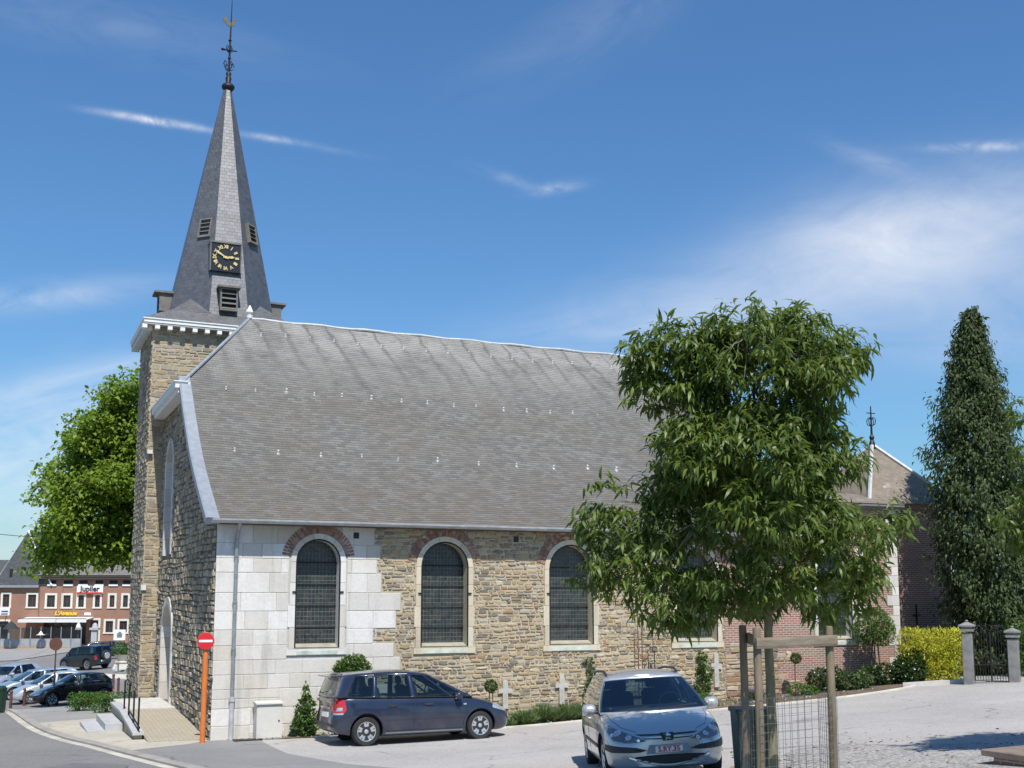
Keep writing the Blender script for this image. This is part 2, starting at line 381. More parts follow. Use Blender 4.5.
M['slate_nave'] = slates('nave_slate', (.100, .097, .090), (.138, .133, .123), (.178, .172, .160), (.116, .102, .080), .65, .68, streaks=True)
M['slate_spire'] = slates('spire_slate', (.10, .102, .108), (.13, .132, .138), (.16, .162, .168), (.17, .17, .17), .35, .47, bw=.17, bh=.13, spec=1.0, metal=.5)
M['slate_apse'] = slates('apse_slate', (.16, .135, .11), (.20, .165, .13), (.25, .205, .16), (.21, .165, .11), .6, .65, patches=.75)
M['slate_far'] = slates('far_slate', (.045, .05, .058), (.06, .065, .074), (.075, .08, .09), (.07, .07, .07), .3, .6)
M['tile_far'] = slates('far_tile', (.13, .12, .115), (.16, .145, .135), (.19, .17, .155), (.12, .12, .09), .3, .7)
M['lead'] = plain('lead_flashing', (.26, .285, .315), .6, .2, .15)
M['zinc'] = plain('zinc', (.33, .35, .36), .42, .55, .2)
M['zinc_pale'] = plain('pale_zinc', (.44, .45, .45), .6, .15, .2)
M['white_wood'] = plain('white_painted_wood', (.74, .74, .72), .55, 0, .08)
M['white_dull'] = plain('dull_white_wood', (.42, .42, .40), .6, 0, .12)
M['iron'] = plain('dark_iron', (.03, .03, .032), .5, .6, .3)
M['black'] = plain('matt_black', (.012, .012, .013), .6)
M['gold'] = plain('gilt', (.85, .62, .26), .35, .35, .12)
M['louver'] = plain('louver_wood', (.15, .145, .13), .8, 0, .2)
M['copper_green'] = plain('verdigris', (.46, .52, .45), .85, 0, .3, 3)
M['concrete'] = plain('pale_concrete', (.50, .48, .44), .9, 0, .15, 4, bump=.2)
M['bluestone'] = plain('bluestone', (.40, .40, .40), .8, 0, .14, 5, bump=.15)
M['box_grey'] = plain('utility_plastic', (.56, .545, .50), .5, 0, .05)
M['orange'] = plain('orange_enamel', (.62, .17, .035), .45, 0, .12)
M['sign_red'] = plain('sign_red', (.60, .02, .025), .35)
M['sign_white'] = plain('sign_white', (.80, .80, .80), .4)
M['rust'] = plain('rust_brown', (.12, .05, .035), .7, .1, .25)
M['wood'] = bark('weathered_post', (.12, .095, .065), (.25, .205, .14), (9, 9, 1.6))
M['wood_rail'] = bark('weathered_rail', (.15, .125, .09), (.28, .235, .175), (2.2, 8, 9))
M['wood_deck'] = plain('orange_timber', (.46, .25, .09), .7, 0, .2, 2)
M['bark_young'] = bark('young_bark', (.13, .12, .075), (.26, .235, .15), (16, 16, 3))
M['bark'] = bark('dark_bark', (.045, .038, .03), (.12, .10, .08), (6, 6, 1.2))
M['soil'] = ground_mat('soil', (.155, .115, .085), (.085, .062, .045), (.25, .20, .15), 18, .4, .8, .97, .5, .9)
M['stone_old'] = plain('old_stone', (.47, .455, .42), .9, 0, .16, 4, bump=.3)
M['pillar'] = plain('pillar_stone', (.205, .20, .19), .85, 0, .3, 3, bump=.25)
M['bin_green'] = plain('dark_green_plastic', (.008, .032, .02), .45, 0, .2)
M['mesh_wire'] = plain('galvanised_wire', (.15, .16, .155), .6, .3, .15)
M['tyre'] = plain('tyre_rubber', (.022, .022, .023), .8, 0, .3)
M['alloy'] = plain('alloy', (.62, .63, .64), .3, .75, .06)
M['trim'] = plain('black_trim', (.022, .022, .024), .5, 0, .2)
M['chrome'] = plain('chrome', (.75, .75, .76), .12, .95, .02)
M['seat'] = plain('dark_upholstery', (.035, .037, .042), .9)
M['carglass'] = glass_mat('car_glass', (.50, .60, .60))
M['carglass_blue'] = glass_mat('blue_tinted_glass', (.33, .45, .58))
M['lampdark'] = plain('lamp_housing', (.13, .14, .15), .15, .3, .5, 30, coat=1.0)
M['lampglass'] = plain('clear_lamp', (.55, .58, .60), .12, .55, .25, 22, coat=1.0)
M['lampred'] = plain('red_lamp', (.45, .012, .015), .18, 0, .2, 14, coat=1.0)
M['plate'] = plain('number_plate', (.78, .78, .76), .4)
M['platered'] = plain('plate_red', (.52, .03, .04), .4)
M['dimglass'] = plain('dim_pane', (.025, .027, .03), .08, 0, .4, 1.2, coat=.6)

# ---------------------------------------------------------------- the lie of the land
CP = np.array([(0,-.1,-.03),(2.1,-.5,.03),(8.5,-.5,.06),(10.3,-.5,.16),(13.5,-.5,.38),(15.6,-.5,.46),(2.85,-3.1,.052),(5.55,-3.1,.09),
    (4.07,-13.28,.70),(19.93,-4.2,.99),(21.3,.8,.76),(-1.66,-5.55,.23),(-1.77,2.39,-.06),(-4.2,19.08,-.82),(-.81,30.94,-1.67),(1.05,51.09,-1.46),
    (-.03,94.69,-1.37),(5.51,78.97,-1.65),(6.45,-14.72,.94),(-4.7,-27.7,1.5),(25,-20,1.6),(45,5,1.5),(40,30,1.3),(20,40,.6),(-60,20,-1.2),
    (-60,-10,-.3),(-40,-25,.6),(0,110,-1.4),(-80,90,-1.2),(60,90,0),(8,13,-.2)], float)
def _tps():
    n = len(CP); xy = CP[:, :2]/20
    r2 = ((xy[:, None]-xy[None])**2).sum(-1); K = np.where(r2 > 0, r2*np.log(np.maximum(r2, 1e-12)), 0)+np.eye(n)*.02
    P = np.c_[np.ones(n), xy]; A = np.zeros((n+3, n+3)); A[:n, :n] = K; A[:n, n:] = P; A[n:, :n] = P.T
    return xy, np.linalg.solve(A, np.r_[CP[:, 2], 0, 0, 0])
TXY, TW = _tps()
def Gv(x, y):
    q = np.stack([x, y], -1)/20; r2 = ((q[..., None, :]-TXY)**2).sum(-1)
    z = np.where(r2 > 0, r2*np.log(np.maximum(r2, 1e-12)), 0) @ TW[:-3]+TW[-3]+q @ TW[-2:]
    d = np.hypot(x, y-30); t = np.clip((d-95)/60, 0, 1); t = t*t*(3-2*t)
    return z*(1-t)+(-1.2)*t
def G(x, y): return float(Gv(np.array([x], float), np.array([y], float))[0])
def onG(px, py):
    r = ray(px, py)/FPX; d = np.arange(5, 260, .05); q = CAM+r*d[:, None]
    k = np.argmax(q[:, 2] < Gv(q[:, 0], q[:, 1])); return q[k]
def lines(a, b, near0, near1, step):
    near = list(np.arange(near0, near1+1e-6, step)); lo = []; v = near0; s = step
    while v > a: s *= 1.35; v -= s; lo.append(v)
    hi = []; v = near1; s = step
    while v < b: s *= 1.35; v += s; hi.append(v)
    return np.array(lo[::-1]+near+hi)
gx = lines(-1500, 1500, -24, 34, 1.0); gy = lines(-600, 2200, -30, 112, 1.0)
XX, YY = np.meshgrid(gx, gy, indexing='ij'); ZZ = Gv(XX, YY)
nx, ny = XX.shape; idx = np.arange(nx*ny).reshape(nx, ny)
M['asphalt'] = ground_mat('road_asphalt', (.205, .20, .192), (.16, .156, .15), (.27, .265, .255), 22, .22, .22, .9, .4, .2)
M['parking'] = ground_mat('parking_surface', (.385, .365, .345), (.30, .284, .268), (.53, .505, .475), 30, .24, .3, .93, .3, .4)
M['patch'] = ground_mat('patched_asphalt', (.235, .23, .222), (.19, .186, .18), (.29, .285, .275), 24, .15, .5, .9, .3, .15)
M['pavement'] = ground_mat('sandy_pavement', (.46, .425, .35), (.36, .33, .27), (.54, .50, .42), 14, .18, .6, .93, .35, .25)
M['greypave'] = ground_mat('grey_pavement', (.29, .285, .275), (.24, .235, .225), (.35, .34, .33), 20, .2, .5, .9, .3, .2)
M['palekerb'] = plain('pale_kerb', (.52, .49, .42), .9, 0, .2, 2.5, bump=.2)
M['kerbstone'] = plain('kerb_stone', (.30, .275, .245), .9, 0, .22, 1.6, bump=.3)
M['gutterc'] = plain('gutter_concrete', (.44, .41, .345), .9, 0, .28, 1.2, bump=.2)
F = np.stack([idx[:-1, :-1], idx[1:, :-1], idx[1:, 1:], idx[:-1, 1:]], -1).reshape(-1, 4)
ground = raw_mesh('ground', np.stack([XX, YY, ZZ], -1).reshape(-1, 3), [F], M['asphalt'], smooth=True); tag(ground, kind='structure')
def drape(name, poly, dz, mat, kind='structure', step=1.0, wob=0.0, skirt=0.0):
    """a sheet lying on the land, cut along the land's own grid"""
    b = bmesh.new()
    if wob:                                    # a ragged edge
        pts = []
        for i, p in enumerate(poly):
            q = poly[(i+1) % len(poly)]; L = math.hypot(q[0]-p[0], q[1]-p[1]); n = max(1, int(L/.35))
            for k in range(n):
                t = k/n; pts.append((p[0]+(q[0]-p[0])*t+random.uniform(-wob, wob), p[1]+(q[1]-p[1])*t+random.uniform(-wob, wob)))
        poly = pts
    f = b.faces.new([b.verts.new((x, y, 0)) for x, y in poly])
    xs = [p[0] for p in poly]; ys = [p[1] for p in poly]
    for ax, (lo, hi) in enumerate(((min(xs), max(xs)), (min(ys), max(ys)))):
        for v in np.arange(math.ceil(lo), hi, step):
            no = (1, 0, 0) if ax == 0 else (0, 1, 0)
            bmesh.ops.bisect_plane(b, geom=b.verts[:]+b.edges[:]+b.faces[:], plane_co=(v*(ax == 0), v*(ax == 1), 0), plane_no=no)
    b.verts.ensure_lookup_table()
    zz = Gv(np.array([v.co.x for v in b.verts]), np.array([v.co.y for v in b.verts]))
    for v, z in zip(b.verts, zz): v.co.z = z+dz
    bmesh.ops.recalc_face_normals(b, faces=b.faces)
    if sum(fc.normal.z for fc in b.faces) < 0: bmesh.ops.reverse_faces(b, faces=b.faces)
    if skirt:
        r = bmesh.ops.extrude_edge_only(b, edges=[e for e in b.edges if e.is_boundary])
        for v in r['geom']:
            if isinstance(v, bmesh.types.BMVert): v.co.z -= skirt
    me = bpy.data.meshes.new(name); b.to_mesh(me); b.free(); me.materials.append(mat)
    o = link(name, me); tag(o, kind=kind); return o
def spline(pts, n=12):
    P = np.array(pts, float); out = []
    for i in range(len(P)-1):
        a, b, c, d = P[max(i-1, 0)], P[i], P[i+1], P[min(i+2, len(P)-1)]
        for k in range(n):
            t = k/n; out.append(.5*((2*b)+(-a+c)*t+(2*a-5*b+4*c-d)*t*t+(-a+3*b-3*c+d)*t**3))
    out.append(P[-1]); return np.array(out)
KERB = spline([(-4.9,30),(-4.19,19.64),(-3.65,7.52),(-3.15,2.75),(-2.55,0),(-2.05,-2.82),(-1.63,-5.49),(-1.0,-9.5),(-.2,-14)])
def ribbon(name, line, prof, mat, parent=None, kind='structure'):
    """sweep a (sideways, up) outline along a ground line; sideways is to the right of travel"""
    mb = MB(); n = len(prof); d = np.gradient(line, axis=0); d /= np.linalg.norm(d, axis=1)[:, None]
    nrm = np.stack([-d[:, 1], d[:, 0]], -1)      # left of travel; the line runs toward the viewer, so left is the church side
    vs = []
    for p, q in zip(line, nrm):
        for s, u in prof:
            x, y = p+q*s; vs.append((x, y, G(x, y)+u))
    fs = [(i*n+k, i*n+(k+1) % n, (i+1)*n+(k+1) % n, (i+1)*n+k) for i in range(len(line)-1) for k in range(n)]
    fs += [tuple(range(n)), tuple(range((len(line)-1)*n, len(line)*n))[::-1]]
    mb.add(vs, fs); o = mb.build(name, mat, parent); fix_normals(o); return tag(o, kind=kind)
ribbon('kerb', KERB, [(.02, -.15), (.02, .055), (.05, .07), (.24, .07), (.24, -.15)], M['kerbstone'])
ribbon('road_gutter', KERB, [(-.18, -.1), (-.18, .010), (.018, .014), (.018, -.1)], M['gutterc'])
kp = [(x+.22, y) for x, y in KERB]
def kpart(y0, y1): return [p for p in kp if y0 >= p[1] >= y1]
drape('pavement', kpart(8.4, -1.7)+[(-.6, -.62), (.02, .0), (.02, 10.25), (-.45, 10.25), (-1.2, 9.3)], .031, M['pavement'])
drape('pavement', kpart(26, 7.9)+[(-1.0, 8.9), (-.45, 10.25), (-.45, 14.2), (.6, 14.6), (.6, 20), (-1.4, 27)], .026, M['greypave'])
drape('parking', [(.9, -.30), (3.2, -.25), (9.5, -.3), (14, .0), (26, -1.6), (44, -4), (44, -34), (-3, -34), (2.6, -11), (1.15, -6.9), (.75, -3.9)], .020, M['parking'], wob=.03)
drape('pavement', kpart(-1.2, -13.5)+[(1.2, -14), (2.75, -11), (1.3, -6.9), (.9, -3.9), (1.05, -.25), (.3, .0), (.02, .0), (-.6, -.25)], .0265, M['patch'])
BEDF = spline([(.75, -.42), (2.67, -.72), (5, -.85), (7.5, -.9), (9.4, -.95), (10.6, -1.15), (12.5, -2.2), (15.8, -3.0), (18.2, -2.85), (19.4, -2.3)], 6)
drape('planting_bed', [tuple(p) for p in BEDF]+[(20.9, -.6), (20.9, .02), (.35, .02)], .035, M['soil'], wob=.0)
ribbon('bed_kerb', BEDF[5:], [(-.11, -.1), (-.11, .05), (.03, .06), (.03, -.1)], M['palekerb'])
drape('pavement', [(19.4, -2.3), (20.4, -3.1), (24, -3.5), (26, -1.6), (24, -.5), (20.9, -.6)], .03, M['greypave'])
GV_ = [tuple(onG(*p)[:2]) for p in ((785, 790), (790, 752), (850, 744), (905, 747), (985, 744), (1060, 752), (1060, 800))]
drape('gravel', GV_, .028, ground_mat('loose_gravel', (.31, .295, .28), (.22, .205, .19), (.50, .48, .455), 20, .5, .6, .97, .5, .8), wob=.12)
drape('road_patch', [(-2.6, -7.5), (-2.3, -4.6), (-3.2, -3.6), (-4.4, -5.2), (-3.9, -8.2)], .012, ground_mat('mended_asphalt', (.165, .163, .16), (.125, .123, .12), (.21, .205, .20), 26, .2, .5, .9, .4, .2), wob=.05)
# far square: pale strips of pavement and the line where the road is mended
drape('pavement', [tuple(onG(*p)[:2]) for p in ((-60, 664), (14, 661), (40, 657), (96, 648), (150, 645), (150, 638), (-60, 648))], .05, M['greypave'], step=2)
drape('road_marking', [tuple(onG(*p)[:2]) for p in ((-10, 661.5), (30, 660.2), (30, 659.6), (-10, 660.7))], .014, M['gutterc'], step=2)
drape('traffic_island', [tuple(onG(*p)[:2]) for p in ((112, 671), (135, 672), (135, 661), (116, 662))], .10, M['palekerb'], step=1, skirt=.2)
drape('traffic_island', [tuple(onG(*p)[:2]) for p in ((100, 679), (135, 681), (135, 676), (104, 675))], .08, M['palekerb'], step=1, skirt=.2)

# ---------------------------------------------------------------- church
church = empty('church', (0, 0, 0))
tag(church, 'old stone church with grey slate roof, round arched windows and a clock spire', 'church')
def frS(u, z, d): return (u, -d, z)                     # faces south, u = X
def frW(u, z, d): return (-d, u, z)                     # faces west, u = Y
def facing(name, fr, u0, u1, z0, z1, inside, mat, hr=(.09, .17), wr=(.16, .42), proud=(.008, .02), gap=.014, jit=.012, wav=.02, seed=1, parent=church, cham=.012, big=.07):
    """rubble: every stone a solid of its own set in the mortar of the wall behind"""
    R = random.Random(seed); mb = MB(); z = z0; c = 0
    while z < z1:
        h = R.uniform(*hr); u = u0-R.uniform(0, wr[1])
        while u < u1:
            w = R.uniform(*wr)*(1.35 if R.random() < big else 1)
            tall = h*(R.uniform(.55, .8) if R.random() < .18 else 1)
            todo = [(max(u, u0), min(u+w, u1), 0)]
            while todo:                              # a stone that meets a dressing is trimmed to what fits beside it
                a, b, lev = todo.pop()
                if b-a < .055: continue
                um = (a+b)/2; zw = wav*math.sin(um*1.1+c*.35)+wav*.6*math.sin(um*2.7+c); zb, zt = z+zw, z+zw+tall
                if not (inside(um, (zb+zt)/2) and inside(a+.02, zb+.02) and inside(b-.02, zt-.02) and inside(a+.02, zt-.02) and inside(b-.02, zb+.02)):
                    if lev < 3: todo += [(a, um, lev+1), (um, b, lev+1)]
                    continue
                g = gap/2
                pts = [(a+g, zb+g), (um+R.uniform(-.04, .04)*min(1, (b-a)/.2), zb+g+R.uniform(-jit, jit*.3)), (b-g, zb+g), (b-g+R.uniform(-jit, jit*.3), (zb+zt)/2), (b-g, zt-g), (um+R.uniform(-.04, .04)*min(1, (b-a)/.2), zt-g+R.uniform(-jit*.3, jit)), (a+g, zt-g), (a+g+R.uniform(-jit*.3, jit), (zb+zt)/2)]
                pts = [(p+R.uniform(-jit, jit)*.6, q+R.uniform(-jit, jit)*.6) for p, q in pts]
                cx, cz = um, (zb+zt)/2; pr = R.uniform(*proud)
                k1 = max(.5, 1-cham*2/max(.05, b-a)); k2 = max(.5, 1-cham*2/max(.05, tall))
                vs = [fr(p, q, -.03) for p, q in pts]+[fr(p, q, pr*.55) for p, q in pts]
                tu, tz = R.uniform(-.06, .06)*pr/.02*.1, R.uniform(-.08, .08)*pr/.02*.1
                vs += [fr(cx+(p-cx)*k1, cz+(q-cz)*k2, pr+(p-cx)*tu+(q-cz)*tz) for p, q in pts]
                fs = [(k*8+i, k*8+(i+1) % 8, (k+1)*8+(i+1) % 8, (k+1)*8+i) for k in range(2) for i in range(8)]+[tuple(range(16, 24))]
                mb.add(vs, fs)
            u += w
        z += h; c += 1
    o = mb.build(name, mat, parent); fix_normals(o); return o
def arch(u0, u1, zb, zs, n=14, grow=0.0):
    """outline of a round-headed opening; zs is where the arch springs"""
    c = (u0+u1)/2; r = (u1-u0)/2+grow
    return [(u0-grow, zb), (u1+grow, zb)]+[(c+r*math.cos(math.pi*k/n), zs+r*math.sin(math.pi*k/n)) for k in range(n+1)]
def in_arch(u, z, A, g=0.0):
    u0, u1, zb, zs = A; c = (u0+u1)/2; r = (u1-u0)/2+g
    if z < zb-g: return False
    if z <= zs: return abs(u-c) < r
    return math.hypot(u-c, z-zs) < r
WIN = [(1.92, 3.04, 2.08, 4.19), (5.16, 6.46, 2.05, 4.10), (8.80, 10.14, 2.05, 4.07), (12.80, 14.16, 2.06, 4.03)]
CWIN = (17.75, 19.05, 2.05, 4.05)
# walls
mb = MB(); mb.box((.6, 0, -.6), (14.4, .6, 5.16)); nave_wall = mb.build('nave_wall', M['mortar'], church)
cm = MB()
for w in WIN: cm.prism(arch(*w), lambda u, z: (u, -.2, z), lambda u, z: (u, .34, z))
cut(nave_wall, cm)
GAB = [(0, -.8), (16, -.8), (16, 4.95), (13.29, 6.98), (11.05, 9.05), (4.95, 9.05), (2.71, 6.98), (0, 4.95)]
mb = MB(); mb.prism(GAB, lambda u, z: (0, u, z), lambda u, z: (.6, u, z)); west_wall = mb.build('gable_wall', M['mortar_dark'], church); fix_normals(west_wall)
DOOR = (6.75, 8.85, .25, 2.1); NICHE = (7.7, 9.15, 4.6, 7.3)
cm = MB()
for w, dep in ((DOOR, .5), (NICHE, .35)): cm.prism(arch(*w), lambda u, z: (-.3, u, z), lambda u, z: (dep, u, z))
cut(west_wall, cm)
mb = MB(); mb.box((.6, 15.4, -.6), (20.9, 16, 5.16)); mb.build('north_wall', M['mortar'], church)
mb = MB(); mb.box((14.4, 0, -.6), (17.3, .6, 5.16)); mb.build('choir_wall', M['brick'], church)
mb = MB(); mb.box((17.303, .9, -.6), (20.9, 9.0, 6.12)); mb.build('chancel_block', M['brick'], church)
mb = MB(); mb.box((17.303, 0, -.6), (20.9, .88, 6.12)); ch_wall = mb.build('chancel_wall', M['brick'], church)
cm = MB(); cm.prism(arch(*CWIN), lambda u, z: (u, -.2, z), lambda u, z: (u, .34, z)); cut(ch_wall, cm)
# ashlar corner of squared white blocks with a toothed edge
R = random.Random(5); mb = MB(); z = -.45; k = 0
tooth = [4.25, 4.1, 3.95, 4.3, 3.95, 4.62, 4.45, 3.9, 4.5, 4.62, 4.1, 3.98, 4.06, 3.9, 4.05]
while z < 4.98:
    h = R.choice([.34, .40, .44, .48, .37]); h = min(h, 5.1-z); r = tooth[k % len(tooth)]; k += 1
    u = -.004
    while u < r-.05:
        w = R.uniform(.42, .95)
        if r-(u+w) < .3: w = r-u
        b = min(u+w, r); hh = [(z, z+h)]
        if R.random() < .16 and h > .38: hh = [(z, z+h*.5), (z+h*.5, z+h)]
        for za, zb in hh:
            spans = [(u, b)]
            A = (WIN[0][0]-.17, WIN[0][1]+.17, WIN[0][2]-.12, WIN[0][3])
            if zb > A[2]+.02 and za < WIN[0][3]+.72:
                zc = min(max(za, A[3]), zb); rr = (A[1]-A[0])/2; dz = max(0, za-A[3]); hw = math.sqrt(max(0, rr*rr-dz*dz)) if za > A[3] else rr
                c = (A[0]+A[1])/2; x0, x1 = c-hw, c+hw
                spans = [(p, q) for p, q in ((u, min(b, x0)), (max(u, x1), b)) if q-p > .03]
            for p, q in spans:
                g = .005; pr = R.uniform(.012, .022)
                vs = [(x, y, zz) for y in (.02, -pr+.006) for x, zz in ((p+g, za+g), (q-g, za+g), (q-g, zb-g), (p+g, zb-g))]
                vs += [(x, -pr, zz) for x, zz in ((p+g+.008, za+g+.008), (q-g-.008, za+g+.008), (q-g-.008, zb-g-.008), (p+g+.008, zb-g-.008))]
                mb.add(vs, [(i, (i+1) % 4, 4+(i+1) % 4, 4+i) for i in range(4)]+[(4+i, 4+(i+1) % 4, 8+(i+1) % 4, 8+i) for i in range(4)]+[(8, 9, 10, 11)])
        u = b
    z += h
o = mb.build('ashlar_corner', M['limestone'], church); fix_normals(o)
TE = []; zz_ = -.45; R2 = random.Random(5)
def toothed(u, z): return u > 4.02 if z > 3.1 else (u > 4.62 or (u > 4.0 and ((z*2.3) % 1.0) > .45))
mb = MB(); mb.box((.02, -.006, -.5), (4.0, .0, 5.05)); bk = mb.build('ashlar_bedding', M['mortar_white'], church)
cm = MB(); cm.prism(arch(*WIN[0], grow=.01), lambda u, z: (u, -.2, z), lambda u, z: (u, .2, z)); cut(bk, cm)
def in_south(u, z):
    if u < 3.85 or z > 5.1: return False
    if u < 4.66 and in_tooth(u, z): return False
    return not any(in_arch(u, z, w, .13) for w in WIN)
rows = []; R3 = random.Random(5); zq = -.45; kq = 0
# same course heights as the ashlar, so that the rubble starts where each tooth ends
def tooth_rows():
    R = random.Random(5); z = -.45; k = 0; out = []
    while z < 4.98:
        h = R.choice([.34, .40, .44, .48, .37]); h = min(h, 5.1-z); r = tooth[k % len(tooth)]; k += 1; u = -.004
        while u < r-.05:
            w = R.uniform(.42, .95)
            if r-(u+w) < .3: w = r-u
            b = min(u+w, r); nh = 1
            if R.random() < .16 and h > .38: nh = 2
            for q in range(nh):
                za, zb = (z+h*q/nh, z+h*(q+1)/nh); sp = [(u, b)]
                A = (WIN[0][0]-.17, WIN[0][1]+.17, WIN[0][2]-.12, WIN[0][3])
                if zb > A[2]+.02 and za < WIN[0][3]+.72:
                    rr = (A[1]-A[0])/2; dz = max(0, za-A[3]); hw = math.sqrt(max(0, rr*rr-dz*dz)) if za > A[3] else rr
                    c = (A[0]+A[1])/2; sp = [s for s in ((u, min(b, c-hw)), (max(u, c+hw), b)) if s[1]-s[0] > .03]
                for s in sp: R.uniform(.012, .022)
            u = b
        out.append((z, z+h, r)); z += h
    return out
TROWS = tooth_rows()
def in_tooth(u, z):
    for a, b, r in TROWS:
        if a-.03 <= z < b+.03 and u < r+.01: return True
    return False
facing('rubble_facing', frS, 3.9, 14.42, -.4, 5.12, in_south, M['rubble'], hr=(.055, .14), wr=(.08, .33), seed=3, proud=(.006, .030), gap=.034, jit=.026, wav=.03, cham=.018)
facing('rubble_facing', frS, 14.42, 17.15, -.2, 1.97, lambda u, z: u < 16.7+.4*math.sin(z*9), M['rubble'], seed=9, hr=(.08, .19), wr=(.16, .5), gap=.03, jit=.024, proud=(.006, .030), cham=.02)
facing('rubble_facing', frW, .02, 15.9, -.5, 9.22,
       lambda u, z: not in_arch(u, z, DOOR, .2) and not in_arch(u, z, NICHE, .14) and z < np.interp(u, [0, 2.71, 5, 11, 13.29, 16], [5.1, 7.1, 9.2, 9.2, 7.1, 5.1]) and u < 10.35,
       M['rubble_west'], hr=(.09, .19), wr=(.14, .38), proud=(.015, .065), gap=.03, jit=.02, seed=21, cham=.022)
# window dressings, glass and bars
def leaded(name='leaded_glass'):
    m, n = newmat(name); oc = n.n('TexCoord').outputs['Object']; s = n.n('SeparateXYZ', {0: oc})
    v = n.n('CombineXYZ', {0: s.outputs[0], 1: s.outputs[2], 2: 0.0}).outputs[0]
    b = n.n('TexBrick', {'Vector': v, 'Color1': (1, 1, 1), 'Color2': (1, 1, 1), 'Mortar': (0, 0, 0), 'Scale': 1, 'Mortar Size': .0075, 'Mortar Smooth': .3, 'Brick Width': .092, 'Row Height': .11}, offset=0.0)
    pict = n.noise(oc, 5.5, 4, .65, .8)
    pj = n.n('TexBrick', {'Vector': v, 'Color1': (0, 0, 0), 'Color2': (1, 1, 1), 'Mortar': (.5, .5, .5), 'Scale': 1, 'Mortar Size': 0.0, 'Brick Width': .092, 'Row Height': .11}, offset=0.0).outputs[0]
    c = n.ramp(pict, [(.36, (.012, .016, .017)), (.5, (.024, .028, .027)), (.6, (.055, .042, .036)), (.72, (.03, .036, .034))])
    c = n.mix(n.math('MULTIPLY', n.n('SeparateColor', {0: pj}).outputs[0], .22), c, (.06, .075, .08))  # random tint per pane paints uneven sky reflection into the colour
    c = n.mix(n.math('MULTIPLY', n.math('SUBTRACT', 1.0, b.outputs[0]), n.maprange(n.noise(oc, 2.5, 4, .6), .35, .65, .45, 1.0)), c, (.105, .13, .12))
    finish(n, c, n.maprange(pict, .3, .7, .15, .4), n.math('ADD', n.math('ADD', b.outputs[0], n.n('SeparateColor', {0: pj}).outputs[0]), n.math('MULTIPLY', pict, 1.6)), .4, .012, spec=.5); return m
M['leaded'] = leaded()
def ring_blocks(mb, u0, u1, zs, r0, r1, n, proud, fr, a0=0.0, a1=math.pi, gap=.004, back=.01):
    c = (u0+u1)/2
    for k in range(n):
        t0 = a0+(a1-a0)*k/n+gap/r1; t1 = a0+(a1-a0)*(k+1)/n-gap/r1; tm = (t0+t1)/2
        pts = [(c+r*math.cos(t), zs+r*math.sin(t)) for r, t in ((r0, t0), (r1, t0), (r1, tm), (r1, t1), (r0, t1), (r0, tm))]
        mb.prism(pts, lambda u, z: fr(u, z, -back), lambda u, z: fr(u, z, proud))
M['sill'] = plain('weathered_sill', (.33, .31, .24), .85, 0, .25, 3)
